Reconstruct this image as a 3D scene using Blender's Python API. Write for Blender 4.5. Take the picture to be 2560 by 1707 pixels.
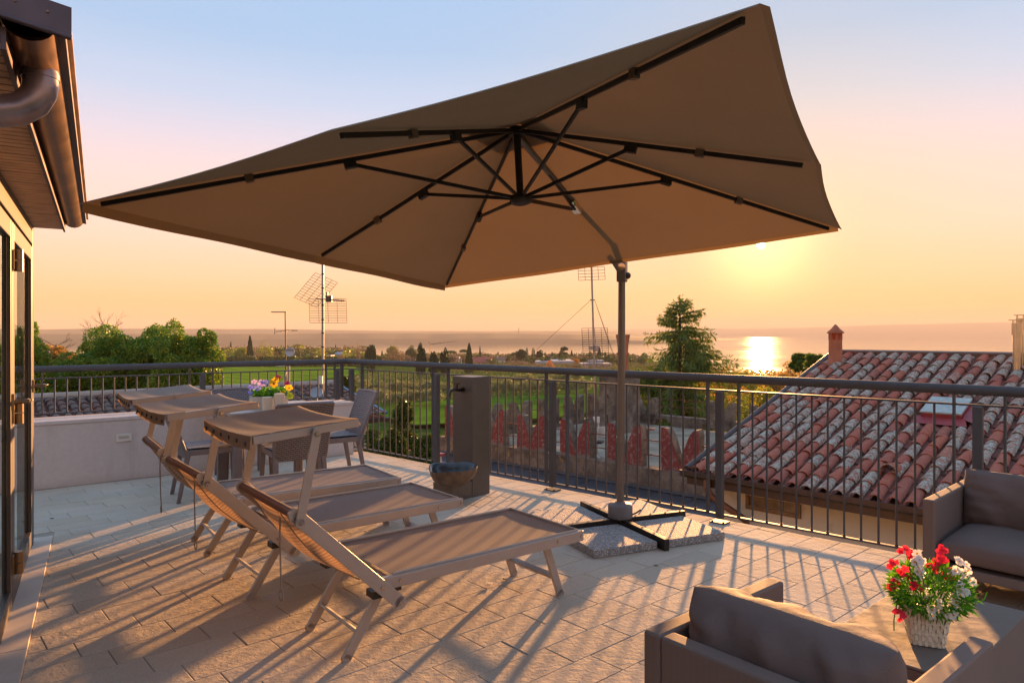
import bpy, bmesh, math, random
import numpy as np
from mathutils import Vector, Matrix
R = math.radians
sc = bpy.context.scene
for o in list(bpy.data.objects): bpy.data.objects.remove(o)

# ------------------------------------------------------------------ camera
F = 1748.0 / 2560.0                       # focal length / image width
CAM = Vector((0.0, 0.0, 1.4))
cam_d = bpy.data.cameras.new('camera'); cam = bpy.data.objects.new('camera', cam_d)
sc.collection.objects.link(cam); sc.camera = cam
cam_d.sensor_width = 36.0; cam_d.lens = 36.0 * F
cam_d.shift_y = -(853.5 - 834.0) / 2560.0
cam_d.clip_start = 0.05; cam_d.clip_end = 60000
cam.location = CAM; cam.rotation_euler = (R(90), 0, 0)

# ------------------------------------------------------------------ sky, sun, exposure
SUN_AZ, SUN_EL = R(19.6), R(6.82)
SUNV = Vector((math.sin(SUN_AZ)*math.cos(SUN_EL), math.cos(SUN_AZ)*math.cos(SUN_EL), math.sin(SUN_EL)))
EXPOSURE = 2.8
SKY_GAIN = 0.184
w = bpy.data.worlds.new('World'); sc.world = w; w.use_nodes = True
nt = w.node_tree; nt.nodes.clear()
def N(t, typ, **kw):
    n = t.nodes.new(typ)
    for k, v in kw.items(): setattr(n, k, v)
    return n
def mth(t, op, a, b=None, clamp=False):
    n = t.nodes.new('ShaderNodeMath'); n.operation = op; n.use_clamp = clamp
    for i, v in enumerate((a, b)):
        if v is None: continue
        if isinstance(v, (int, float)): n.inputs[i].default_value = v
        else: t.links.new(v, n.inputs[i])
    return n.outputs[0]
def ramp(t, fac, stops, interp='LINEAR'):
    n = t.nodes.new('ShaderNodeValToRGB'); cr = n.color_ramp; cr.interpolation = interp
    while len(cr.elements) < len(stops): cr.elements.new(0.5)
    for e, (p, c) in zip(cr.elements, stops):
        e.position = p; e.color = (c[0], c[1], c[2], 1)
    if fac is not None: t.links.new(fac, n.inputs[0])
    return n.outputs[0]
def mixc(t, fac, a, b, mode='MIX'):
    n = t.nodes.new('ShaderNodeMix'); n.data_type = 'RGBA'; n.blend_type = mode
    for s, v in ((n.inputs[0], fac), (n.inputs[6], a), (n.inputs[7], b)):
        if isinstance(v, (int, float)): s.default_value = v
        elif isinstance(v, (tuple, list)): s.default_value = (v[0], v[1], v[2], 1)
        else: t.links.new(v, s)
    return n.outputs[2]
def srgb(r, g, b):
    f = lambda c: (c/255/12.92) if c/255 <= 0.04045 else ((c/255+0.055)/1.055)**2.4
    return (f(r), f(g), f(b))
tc = N(nt, 'ShaderNodeTexCoord'); sep = N(nt, 'ShaderNodeSeparateXYZ')
nt.links.new(tc.outputs['Generated'], sep.inputs[0])
elev = mth(nt, 'MULTIPLY', mth(nt, 'ARCSINE', sep.outputs[2]), 2/math.pi)     # 0 horizon .. 1 zenith
grad = ramp(nt, elev, [(0.0, srgb(255, 186, 110)), (0.026, srgb(254, 192, 126)), (0.047, srgb(254, 202, 158)), (0.085, srgb(254, 210, 191)),
                       (0.13, srgb(236, 209, 206)), (0.164, srgb(212, 205, 219)), (0.195, srgb(185, 200, 224)), (0.243, srgb(157, 188, 221)), (0.32, srgb(150, 184, 222))])
dp = N(nt, 'ShaderNodeVectorMath', operation='DOT_PRODUCT'); nt.links.new(tc.outputs['Generated'], dp.inputs[0])
dp.inputs[1].default_value = SUNV
cosv = mth(nt, 'MAXIMUM', dp.outputs['Value'], 0.0)
glow1 = mth(nt, 'POWER', cosv, 26.0); glow2 = mth(nt, 'POWER', cosv, 600.0)
# away from the sun the sky dims, as it does opposite a sunset
back = mth(nt, 'ADD', mth(nt, 'MULTIPLY', dp.outputs['Value'], 0.05), 0.95)
grad = mixc(nt, 1.0, grad, back, 'MULTIPLY')
wv = N(nt, 'ShaderNodeTexNoise'); wv.inputs['Scale'].default_value = 2.2; wv.inputs['Detail'].default_value = 5
mpw = N(nt, 'ShaderNodeMapping'); mpw.inputs['Scale'].default_value = (1, 1, 6)
nt.links.new(tc.outputs['Generated'], mpw.inputs[0]); nt.links.new(mpw.outputs[0], wv.inputs[0])
wisp = ramp(nt, wv.outputs[0], [(0.55, (0, 0, 0)), (0.8, (1, 1, 1))])
grad = mixc(nt, mth(nt, 'MULTIPLY', wisp, 0.04), grad, (1.0, 0.80, 0.70))
c = mixc(nt, mth(nt, 'MULTIPLY', glow1, 0.45), grad, srgb(255, 204, 120))
c = mixc(nt, glow2, c, (0.95, 0.50, 0.16), 'ADD')
disc = mth(nt, 'GREATER_THAN', dp.outputs['Value'], math.cos(R(0.30)))
c = mixc(nt, disc, c, (14, 11, 7))
bg1 = N(nt, 'ShaderNodeBackground'); nt.links.new(c, bg1.inputs[0]); bg1.inputs[1].default_value = SKY_GAIN
sky = N(nt, 'ShaderNodeTexSky', sky_type='NISHITA', sun_disc=False)
sky.sun_elevation = SUN_EL; sky.sun_rotation = SUN_AZ; sky.altitude = 100; sky.dust_density = 2
bg2 = N(nt, 'ShaderNodeBackground'); nt.links.new(sky.outputs[0], bg2.inputs[0]); bg2.inputs[1].default_value = 0.0001
addw = N(nt, 'ShaderNodeAddShader'); nt.links.new(bg1.outputs[0], addw.inputs[0]); nt.links.new(bg2.outputs[0], addw.inputs[1])
wo = N(nt, 'ShaderNodeOutputWorld'); nt.links.new(addw.outputs[0], wo.inputs[0])

sd = bpy.data.lights.new('sun', 'SUN'); sd.energy = 2.9; sd.angle = R(1.1); sd.color = (1.0, 0.48, 0.17)
sun = bpy.data.objects.new('sun', sd); sc.collection.objects.link(sun)
sun.rotation_euler = SUNV.to_track_quat('Z', 'Y').to_euler(); sun.location = (20, 50, 30)
sc.view_settings.view_transform = 'Standard'; sc.view_settings.look = 'None'
sc.view_settings.exposure = EXPOSURE; sc.view_settings.gamma = 1; sc.view_settings.use_curve_mapping = False
sc.render.engine = 'CYCLES'
cy = sc.cycles
cy.use_denoising = True; cy.max_bounces = 8; cy.diffuse_bounces = 5; cy.glossy_bounces = 3
cy.transmission_bounces = 6; cy.transparent_max_bounces = 12; cy.volume_bounces = 0
cy.sample_clamp_indirect = 4.0; cy.caustics_refractive = False

# ------------------------------------------------------------------ object helpers
COL = sc.collection.objects
WM, KIDS = {}, {}
def tag(o, label=None, cat=None, group=None, kind=None):
    if label: o['label'] = label
    if cat: o['category'] = cat
    if group: o['group'] = group
    if kind: o['kind'] = kind
    return o
def thing(name, label, cat, loc=(0, 0, 0), rot=0.0, group=None):
    o = bpy.data.objects.new(name, None); COL.link(o); o.empty_display_size = 0.2
    o.location = loc; o.rotation_euler = (0, 0, rot)
    WM[o.name] = Matrix.Translation(loc) @ Matrix.Rotation(rot, 4, 'Z'); KIDS[o.name] = []
    return tag(o, label, cat, group)
def link(name, me, parent=None, world=True, kind=None, matrix=None):
    """mesh object; world=True: the mesh is in world coordinates, else in its parent's"""
    o = bpy.data.objects.new(name, me); COL.link(o)
    if matrix is not None: o.matrix_basis = matrix
    M = o.matrix_basis.copy()
    if parent is not None:
        o.parent = parent
        if world: o.matrix_parent_inverse = WM[parent.name].inverted()
        WM[o.name] = M if world else WM[parent.name] @ M
        KIDS[parent.name].append(o)
    else: WM[o.name] = M
    KIDS[o.name] = []
    if kind: o['kind'] = kind
    return o
def copy_tree(o, parent=None):
    c = o.copy(); COL.link(c); KIDS[c.name] = []
    if parent is not None: c.parent = parent; KIDS[parent.name].append(c)
    for ch in KIDS[o.name]: copy_tree(ch, c)
    return c
def place(o, loc, rot):
    o.location = loc; o.rotation_euler = (0, 0, rot)
    WM[o.name] = Matrix.Translation(loc) @ Matrix.Rotation(rot, 4, 'Z')
    return o

class MB:
    """collects shapes into one mesh"""
    def __init__(s): s.v = []; s.f = []; s.m = []; s.cur = 0; s.sm = []; s.smooth = False
    def add(s, vs, fs):
        b = len(s.v); s.v += [tuple(p) for p in vs]
        for f in fs: s.f.append([b+i for i in f]); s.m.append(s.cur); s.sm.append(s.smooth)
    def box(s, c, hx, hy, hz):
        c = Vector(c); hx = Vector(hx); hy = Vector(hy); hz = Vector(hz)
        vs = [c+a*hx+b*hy+d*hz for a in (-1, 1) for b in (-1, 1) for d in (-1, 1)]
        s.add(vs, [(0, 1, 3, 2), (4, 6, 7, 5), (0, 4, 5, 1), (2, 3, 7, 6), (0, 2, 6, 4), (1, 5, 7, 3)]); return s
    def abox(s, x0, x1, y0, y1, z0, z1):
        return s.box(((x0+x1)/2, (y0+y1)/2, (z0+z1)/2), ((x1-x0)/2, 0, 0), (0, (y1-y0)/2, 0), (0, 0, (z1-z0)/2))
    def bar(s, p, q, w_, h_, up=(0, 0, 1)):
        p = Vector(p); q = Vector(q); d = (q-p); l = d.length; d.normalize()
        up = Vector(up)
        if abs(d.dot(up)) > 0.99: up = Vector((0, 1, 0)) if abs(d.y) < 0.9 else Vector((1, 0, 0))
        sd_ = d.cross(up).normalized(); u = sd_.cross(d).normalized()
        return s.box((p+q)/2, d*l/2, sd_*w_/2, u*h_/2)
    def tube(s, pts, r, n=8, caps=True, closed=False):
        pts = [Vector(p) for p in pts]; rr = r if isinstance(r, (list, tuple)) else [r]*len(pts)
        rings = []; prev = None; sm0 = s.smooth; s.smooth = True
        for i, p in enumerate(pts):
            if closed: d = (pts[(i+1) % len(pts)]-pts[i-1]).normalized()
            else: d = (pts[min(i+1, len(pts)-1)]-pts[max(i-1, 0)]).normalized()
            if prev is None:
                a = Vector((0, 0, 1)) if abs(d.z) < 0.9 else Vector((1, 0, 0))
                prev = d.cross(a).normalized()
            x = (prev-d*prev.dot(d)).normalized(); prev = x; y = d.cross(x)
            rings.append([p+(x*math.cos(2*math.pi*k/n)+y*math.sin(2*math.pi*k/n))*rr[i] for k in range(n)])
        vs = [v for rg in rings for v in rg]; fs = []
        m = len(rings)
        for i in range(m if closed else m-1):
            for k in range(n):
                a, b = i*n+k, i*n+(k+1) % n; c2, d2 = ((i+1) % m)*n+(k+1) % n, ((i+1) % m)*n+k
                fs.append((a, b, c2, d2))
        s.add(vs, fs)
        s.smooth = sm0
        if caps and not closed:
            s.add(rings[0], [tuple(reversed(range(n)))]); s.add(rings[-1], [tuple(range(n))])
        return s
    def lathe(s, c, prof, n=16, axis=None):
        """prof: (radius, height) pairs, turned about z at c"""
        c = Vector(c); vs = []; fs = []; sm0 = s.smooth; s.smooth = True
        for (r_, h_) in prof:
            for k in range(n):
                a = 2*math.pi*k/n; vs.append(c+Vector((r_*math.cos(a), r_*math.sin(a), h_)))
        for i in range(len(prof)-1):
            for k in range(n): fs.append((i*n+k, i*n+(k+1) % n, (i+1)*n+(k+1) % n, (i+1)*n+k))
        s.add(vs, fs); s.smooth = sm0
        for i, rev in ((0, True), (len(prof)-1, False)):
            if prof[i][0] > 1e-6:
                ring = vs[i*n:(i+1)*n]; s.add(ring, [tuple(reversed(range(n))) if rev else tuple(range(n))])
        return s
    def disc(s, c, nrm, r, t, n=14):
        c = Vector(c); nrm = Vector(nrm).normalized()
        return s.tube([c-nrm*t/2, c+nrm*t/2], r, n)
    def prism(s, poly, z0, z1):
        n = len(poly); vs = [(p[0], p[1], z0) for p in poly]+[(p[0], p[1], z1) for p in poly]
        fs = [tuple(reversed(range(n))), tuple(range(n, 2*n))]+[(i, (i+1) % n, n+(i+1) % n, n+i) for i in range(n)]
        s.add(vs, fs); return s
    def extrude(s, outline, d):
        """planar outline (3D points) pushed along d"""
        n = len(outline); d = Vector(d); a = [Vector(p) for p in outline]
        s.add(a+[p+d for p in a], [tuple(range(n)), tuple(reversed(range(n, 2*n)))]+[(i, n+i, n+(i+1) % n, (i+1) % n) for i in range(n)])
        return s
    def grid(s, fn, nu, nv, smooth=True):
        sm0 = s.smooth; s.smooth = smooth
        vs = [fn(i/nu, j/nv) for j in range(nv+1) for i in range(nu+1)]
        s.add(vs, [(j*(nu+1)+i, j*(nu+1)+i+1, (j+1)*(nu+1)+i+1, (j+1)*(nu+1)+i) for j in range(nv) for i in range(nu)])
        s.smooth = sm0; return s
    def mesh(s, name, mats, fix=True):
        me = bpy.data.meshes.new(name); me.from_pydata(s.v, [], s.f)
        for m_ in (mats if isinstance(mats, (list, tuple)) else [mats]): me.materials.append(m_)
        me.polygons.foreach_set('material_index', s.m); me.polygons.foreach_set('use_smooth', s.sm)
        if fix:
            bm = bmesh.new(); bm.from_mesh(me); bmesh.ops.recalc_face_normals(bm, faces=bm.faces); bm.to_mesh(me); bm.free()
        me.update(); return me
    def build(s, name, mats, parent=None, world=True, bevel=0, seg=2, kind=None, fix=True):
        o = link(name, s.mesh(name, mats, fix), parent, world, kind)
        if bevel:
            b = o.modifiers.new('bevel', 'BEVEL'); b.width = bevel; b.segments = seg; b.limit_method = 'ANGLE'; b.angle_limit = R(40)
        return o
def quad_mesh(name, V, mats, midx=None, n=4):
    """fast mesh from an (N*n,3) array of n-gons"""
    V = np.asarray(V, dtype=np.float32).reshape(-1, 3); k = len(V)//n
    me = bpy.data.meshes.new(name)
    me.vertices.add(len(V)); me.vertices.foreach_set('co', V.ravel())
    me.loops.add(k*n); me.loops.foreach_set('vertex_index', np.arange(k*n, dtype=np.int32))
    me.polygons.add(k); me.polygons.foreach_set('loop_start', np.arange(0, k*n, n, dtype=np.int32))
    for m_ in (mats if isinstance(mats, (list, tuple)) else [mats]): me.materials.append(m_)
    if midx is not None: me.polygons.foreach_set('material_index', np.asarray(midx, dtype=np.int32))
    me.update(calc_edges=True); return me

# photograph pixels (2560 wide) to points, used only for laying things out on real planes
def atY(x, y, Y): return Vector(((x-1280)/1748*Y, Y, 1.4-(y-834)/1748*Y))
def ground(x, y, z=0.0):
    Y = (1.4-z)*1748/(y-834); return Vector(((x-1280)/1748*Y, Y, z))

# ------------------------------------------------------------------ materials
def new_mat(name):
    m = bpy.data.materials.new(name); m.use_nodes = True
    t = m.node_tree; t.nodes.clear()
    out = t.nodes.new('ShaderNodeOutputMaterial'); p = t.nodes.new('ShaderNodeBsdfPrincipled')
    t.links.new(p.outputs[0], out.inputs[0]); return m, t, p, out
def pos(t): return N(t, 'ShaderNodeNewGeometry').outputs['Position']
def noise(t, vec, scale, detail=4, rough=0.55, sc3=None):
    n = N(t, 'ShaderNodeTexNoise'); n.inputs['Scale'].default_value = scale; n.inputs['Detail'].default_value = detail
    n.inputs['Roughness'].default_value = rough
    if vec is not None:
        if sc3:
            mp = N(t, 'ShaderNodeMapping'); mp.inputs['Scale'].default_value = sc3; t.links.new(vec, mp.inputs[0]); vec = mp.outputs[0]
        t.links.new(vec, n.inputs['Vector'])
    return n.outputs[0]
def bump(t, p, h, strength, dist):
    b = N(t, 'ShaderNodeBump'); b.inputs['Strength'].default_value = strength; b.inputs['Distance'].default_value = dist
    t.links.new(h, b.inputs['Height']); t.links.new(b.outputs[0], p.inputs['Normal'])
def mat(name, col, rough=0.6, metal=0.0, var=0.12, scale=6.0, bscale=None, bstr=0.3, bdist=0.002, spec=0.5, objvec=False, rvar=0.0):
    m, t, p, out = new_mat(name)
    v = N(t, 'ShaderNodeTexCoord').outputs['Object'] if objvec else pos(t)
    n1 = noise(t, v, scale, 5)
    lo = tuple(x*(1-var) for x in col); hi = tuple(min(1, x*(1+var)) for x in col)
    t.links.new(ramp(t, n1, [(0.3, lo), (0.7, hi)]), p.inputs['Base Color'])
    p.inputs['Roughness'].default_value = rough; p.inputs['Metallic'].default_value = metal
    p.inputs['Specular IOR Level'].default_value = spec
    if rvar:
        t.links.new(mth(t, 'ADD', mth(t, 'MULTIPLY', n1, rvar), rough-rvar/2), p.inputs['Roughness'])
    if bscale: bump(t, p, noise(t, v, bscale, 3), bstr, bdist)
    return m
def leaf_mat(name, stops, trans=0.35, rough=0.55):
    """leaf colour varies from leaf to leaf"""
    m, t, p, out = new_mat(name)
    g = N(t, 'ShaderNodeNewGeometry')
    oi = N(t, 'ShaderNodeObjectInfo')
    rnd = mth(t, 'FRACT', mth(t, 'ADD', g.outputs['Random Per Island'], 0.0))
    cl = noise(t, g.outputs['Position'], 0.9, 3)
    fac = mth(t, 'ADD', mth(t, 'MULTIPLY', rnd, 0.55), mth(t, 'MULTIPLY', cl, 0.45))
    col = ramp(t, fac, stops)
    t.links.new(col, p.inputs['Base Color']); p.inputs['Roughness'].default_value = rough
    p.inputs['Specular IOR Level'].default_value = 0.35
    tr = N(t, 'ShaderNodeBsdfTranslucent'); t.links.new(mixc(t, 1.0, col, (1.5, 1.4, 0.6), 'MULTIPLY'), tr.inputs[0])
    mx = N(t, 'ShaderNodeMixShader'); mx.inputs[0].default_value = trans
    t.links.new(p.outputs[0], mx.inputs[1]); t.links.new(tr.outputs[0], mx.inputs[2]); t.links.new(mx.outputs[0], out.inputs[0])
    return m

# ================================================================== TERRAIN, LAKE, HILLS
rng = random.Random(7); nrg = np.random.default_rng(7)
def sstep(a, b, x):
    t = min(1, max(0, (x-a)/(b-a))); return t*t*(3-2*t)
def ground_z(x, y):
    r = math.hypot(x, y); az = math.atan2(x, y)
    z = -7.0-7.0*sstep(30, 105, r)
    if r > 300: z -= 6.0*min(1, (r-300)/320)
    k = sstep(0.19, 0.30, az)
    E_ = 620*(1-k)+240*k
    if az > 0.19: z += 2.0*k*sstep(40, 90, r)
    return max(-52, z-34*sstep(E_, E_+170, r)-3*sstep(E_+150, E_+400, r))
m_ground, t, p, out = new_mat('meadow')
g = pos(t)
big = noise(t, g, 0.02, 3); fine = noise(t, g, 0.6, 6); stripes = noise(t, g, 0.25, 3, 0.5, (1, 0.15, 1))
cc = mixc(t, big, (0.065, 0.130, 0.014), (0.110, 0.135, 0.028))
cc = mixc(t, ramp(t, fine, [(0.35, (0, 0, 0)), (0.7, (1, 1, 1))]), cc, (0.024, 0.050, 0.008))
t.links.new(cc, p.inputs['Base Color']); p.inputs['Roughness'].default_value = 0.95; p.inputs['Specular IOR Level'].default_value = 0.0
bump(t, p, fine, 0.6, 0.25)
rad = [0.5, 6, 15, 25, 40, 60, 80, 105, 135, 170, 210, 260, 320, 400, 480, 560, 620, 680, 740, 800, 900, 1100, 1500, 3000]
NA = 160
V = []
for r_ in rad:
    for k in range(NA):
        a = 2*math.pi*k/NA; x, y = r_*math.sin(a), r_*math.cos(a)
        V.append((x, y, ground_z(x, y)+(0.35*math.sin(x*0.05)*math.cos(y*0.043) if r_ > 90 else 0)))
Fc = [(i*NA+k, i*NA+(k+1) % NA, (i+1)*NA+(k+1) % NA, (i+1)*NA+k) for i in range(len(rad)-1) for k in range(NA)]
gm = MB(); gm.smooth = True; gm.add(V, Fc); gm.add(V[:NA], [tuple(range(NA))])
gm.build('ground', m_ground, kind='structure')

m_field, t, p, out = new_mat('crop_field')
g = pos(t)
wvt = N(t, 'ShaderNodeTexWave'); wvt.inputs['Scale'].default_value = 0.055; wvt.inputs['Distortion'].default_value = 3.0
wvt.inputs['Detail'].default_value = 2; wvt.bands_direction = 'DIAGONAL'; t.links.new(g, wvt.inputs[0])
cc = mixc(t, wvt.outputs[0], (0.085, 0.185, 0.014), (0.165, 0.255, 0.016))
cc = mixc(t, ramp(t, noise(t, g, 0.03, 4), [(0.4, (0, 0, 0)), (0.75, (1, 1, 1))]), cc, (0.12, 0.20, 0.016))
t.links.new(cc, p.inputs['Base Color']); p.inputs['Specular IOR Level'].default_value = 0.0; p.inputs['Roughness'].default_value = 0.95
def sheet(name, pts, z, m_):
    b = MB(); P = [ground(x, y, z) for x, y in pts]; b.add(P, [tuple(range(len(P)))]); return b.build(name, m_, kind='structure')
FZ = -13.2
sheet('crop_field', [(430, 966), (581, 964), (748, 954), (879, 941), (900, 934), (888, 917), (520, 917), (400, 918)], FZ, m_field)
sheet('lawn', [(960, 1040), (1040, 1062), (1450, 1040), (1500, 1010), (1470, 985), (1210, 992), (1000, 1010), (900, 1024)], FZ-0.05, mat('lawn', (0.080, 0.165, 0.014), 0.95, var=0.3, scale=0.15, spec=0.0))
sheet('dirt_track', [(330, 972), (581, 966), (748, 956), (905, 941), (905, 947), (748, 961), (581, 974), (330, 984)], FZ+0.03, mat('dirt', (0.13, 0.115, 0.07), 0.95, var=0.3, scale=0.4, spec=0.0))

m_lake, t, p, out = new_mat('lake_water')
p.inputs['Base Color'].default_value = (0.012, 0.022, 0.030, 1); p.inputs['Roughness'].default_value = 0.045
t.links.new(mth(t, 'ADD', mth(t, 'MULTIPLY', noise(t, pos(t), 0.006, 5, 0.6, (0.35, 1, 1)), 0.16), -0.02), p.inputs['Roughness']); p.inputs['IOR'].default_value = 1.33
g = pos(t)
rip = mth(t, 'ADD', noise(t, g, 0.12, 3, 0.6), mth(t, 'MULTIPLY', noise(t, g, 0.004, 4, 0.5, (0.4, 1, 1)), 2.0))
bump(t, p, rip, 0.16, 0.6)
b = MB(); LZ = -46.0
pts = [(-4000, 150), (6000, 60)]
b.add([(-14500, 60, LZ), (14500, 60, LZ), (14500, 14800, LZ), (-14500, 14800, LZ)], [(0, 1, 2, 3)])
b.build('lake', m_lake, kind='structure')

def ridge(name, r0, r1, az0, az1, ztop, col, seed, na=420, nr=24, rough=1.0):
    rg = np.random.default_rng(seed); ph = rg.uniform(0, 6.28, 14); fr = np.array([3, 5, 8, 13, 21, 34, 55, 89, 120, 170, 240, 330, 470, 640])
    def fn(u, v):
        az = R(az0+(az1-az0)*u); nz = sum(math.sin(az*fr[i]+ph[i])/(fr[i]**0.75) for i in range(14))
        edge = sstep(0, 0.03, u)*sstep(0, 0.14, 1-u)
        sh = 1+0.010*math.sin(az*40+ph[0])+0.004*math.sin(az*110+ph[1])
        r_ = r0*sh+(r1-r0)*v
        zt = ztop(az)
        z = LZ-1.5+(zt-LZ)*(0.30*min(1, v/0.02)+0.70*min(1, v/0.35))*(1+0.13*nz*rough)*edge
        return (r_*math.sin(az), r_*math.cos(az), z)
    b = MB(); b.grid(fn, na, nr); return b.build(name, mat(name, col, 0.95, var=0.45, scale=0.012, spec=0.1), kind='structure')
ridge('wooded_shore', 3500, 4500, -62, 17.5, lambda a: -10+14*sstep(0.25, -0.05, a), (0.028, 0.032, 0.018), 3)
ridge('hills', 5200, 6900, -65, 19, lambda a: 22+18*sstep(-0.1, -0.5, a), (0.06, 0.06, 0.035), 11)
ridge('far_hills', 11000, 13500, -40, 66, lambda a: 62+45*sstep(0.05, 0.3, a)+55*sstep(0.30, 0.65, a), (0.07, 0.07, 0.05), 23)

# ================================================================== TERRACE FLOOR
U = Vector((0.748, 0.664)); Vv = Vector((-0.661, 0.750))
def rail_pt(t_): return Vector((-1.79+0.739*t_, 8.303-0.673*t_, 0))
RD = Vector((0.739, -0.673, 0)); RN = Vector((-0.673, -0.739, 0))     # along the right railing / inwards
W1 = Vector((-4.26, 6.24, 0)); W2 = Vector((-1.84, 8.13, 0))
WD = (W2-W1).normalized(); WN = Vector((-WD.y, WD.x, 0))               # along the low wall / outwards
H0 = Vector((-3.2, 4.68, 0)); HD = Vector((0.509, -0.861, 0)); HN = Vector((0.861, 0.509, 0))
def house(s, n, z): return H0+HD*s+HN*n+Vector((0, 0, z))
edgeA = rail_pt(-0.35)-RN*0.04; edgeB = rail_pt(10.5)-RN*0.04
Wl = W1-WD*2.6
def isect(p, d, q, e):
    k = ((q.x-p.x)*e.y-(q.y-p.y)*e.x)/(d.x*e.y-d.y*e.x); return p+d*k
Wo = Wl+WN*0.2; cnr = isect(Wo, WD, edgeA, RD)
floor_poly = [(Wo.x, Wo.y), (cnr.x, cnr.y), (edgeB.x, edgeB.y), (3.2, -2.5), (-2.5, -2.5), (-5.6, 2.0)]
m_joint = mat('mortar', (0.36, 0.32, 0.26), 0.95, var=0.25, scale=30)
m_conc = mat('concrete', (0.33, 0.29, 0.25), 0.9, var=0.2, scale=3, bscale=40, bstr=0.3, bdist=0.003)
b = MB(); b.prism(floor_poly, -0.45, -0.005); terrace = b.build('terrace_floor', m_joint, kind='structure')
b = MB(); b.prism([(x*0.995, y*0.995) for x, y in floor_poly], -12, -0.45)
tag(b.build('terrace_building', m_conc), 'rendered wall under the sun terrace, below its railing', 'building')

m_tile, t, p, out = new_mat('sandstone_tile')
g = pos(t); oi = N(t, 'ShaderNodeObjectInfo'); geo = N(t, 'ShaderNodeNewGeometry')
rnd = mth(t, 'FRACT', mth(t, 'ADD', oi.outputs['Random'], geo.outputs['Random Per Island']))
base = ramp(t, rnd, [(0.0, (0.55, 0.485, 0.385)), (0.3, (0.67, 0.605, 0.495)), (0.55, (0.60, 0.56, 0.49)), (0.8, (0.70, 0.62, 0.49)), (1.0, (0.58, 0.52, 0.43))])
mot = noise(t, g, 7, 6, 0.65); gr = noise(t, g, 95, 4, 0.7)
col = mixc(t, mth(t, 'MULTIPLY', mot, 0.6), base, (0.52, 0.435, 0.325))
col = mixc(t, ramp(t, gr, [(0.35, (0.35, 0.35, 0.35)), (0.65, (0, 0, 0))]), col, (0.38, 0.30, 0.22))
stain = ramp(t, noise(t, g, 1.6, 5, 0.6), [(0.50, (0, 0, 0)), (0.75, (0.6, 0.6, 0.6))])
col = mixc(t, stain, col, (0.40, 0.33, 0.25))
dots = ramp(t, noise(t, g, 30, 3, 0.5), [(0.70, (0, 0, 0)), (0.76, (0.5, 0.5, 0.5))])
col = mixc(t, dots, col, (0.24, 0.18, 0.12))
t.links.new(col, p.inputs['Base Color']); p.inputs['Roughness'].default_value = 0.88; p.inputs['Specular IOR Level'].default_value = 0.15
hh = mth(t, 'ADD', noise(t, g, 55, 5, 0.62, (1, 1, 1)), mth(t, 'MULTIPLY', noise(t, g, 18, 3), 1.2))
bump(t, p, hh, 0.55, 0.006)

def clip_poly(poly, clip):
    """convex clip; clip is clockwise or not, tested by its centre"""
    cx = sum(q[0] for q in clip)/len(clip); cyy = sum(q[1] for q in clip)/len(clip)
    for i in range(len(clip)):
        a = clip[i]; b_ = clip[(i+1) % len(clip)]
        nx, ny = -(b_[1]-a[1]), b_[0]-a[0]
        if (cx-a[0])*nx+(cyy-a[1])*ny < 0: nx, ny = -nx, -ny
        outp = []
        for k in range(len(poly)):
            P, Q = poly[k], poly[(k+1) % len(poly)]
            dp_, dq = (P[0]-a[0])*nx+(P[1]-a[1])*ny, (Q[0]-a[0])*nx+(Q[1]-a[1])*ny
            if dp_ >= 0: outp.append(P)
            if (dp_ >= 0) != (dq >= 0):
                s_ = dp_/(dp_-dq); outp.append((P[0]+(Q[0]-P[0])*s_, P[1]+(Q[1]-P[1])*s_))
        poly = outp
        if len(poly) < 3: return []
    return poly
def area(q): return abs(sum(q[i][0]*q[(i+1) % len(q)][1]-q[(i+1) % len(q)][0]*q[i][1] for i in range(len(q))))/2
TL, TW, GAP = 0.382, 0.181, 0.0018
def tile_shape(b, poly, z):
    """slab with a small chamfer, top at z"""
    cx = sum(q[0] for q in poly)/len(poly); cyy = sum(q[1] for q in poly)/len(poly); n = len(poly)
    def ins(d):
        r_ = []
        for q in poly:
            l = math.hypot(q[0]-cx, q[1]-cyy); k = max(0, 1-d*1.3/max(l, 1e-6)); r_.append((cx+(q[0]-cx)*k, cyy+(q[1]-cyy)*k))
        return r_
    o_, i_ = ins(0), ins(0.0026)
    vs = [(x, y, -0.0049) for x, y in o_]+[(x, y, z-0.0016) for x, y in o_]+[(x, y, z) for x, y in i_]
    fs = [tuple(range(2*n, 3*n))]
    for lv in (0, 1):
        for k in range(n): fs.append((lv*n+k, lv*n+(k+1) % n, (lv+1)*n+(k+1) % n, (lv+1)*n+k))
    b.add(vs, fs)
strip_edge = [house(-0.11, 0.102, 0), house(7, 0.102, 0)]
tiles = []
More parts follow.
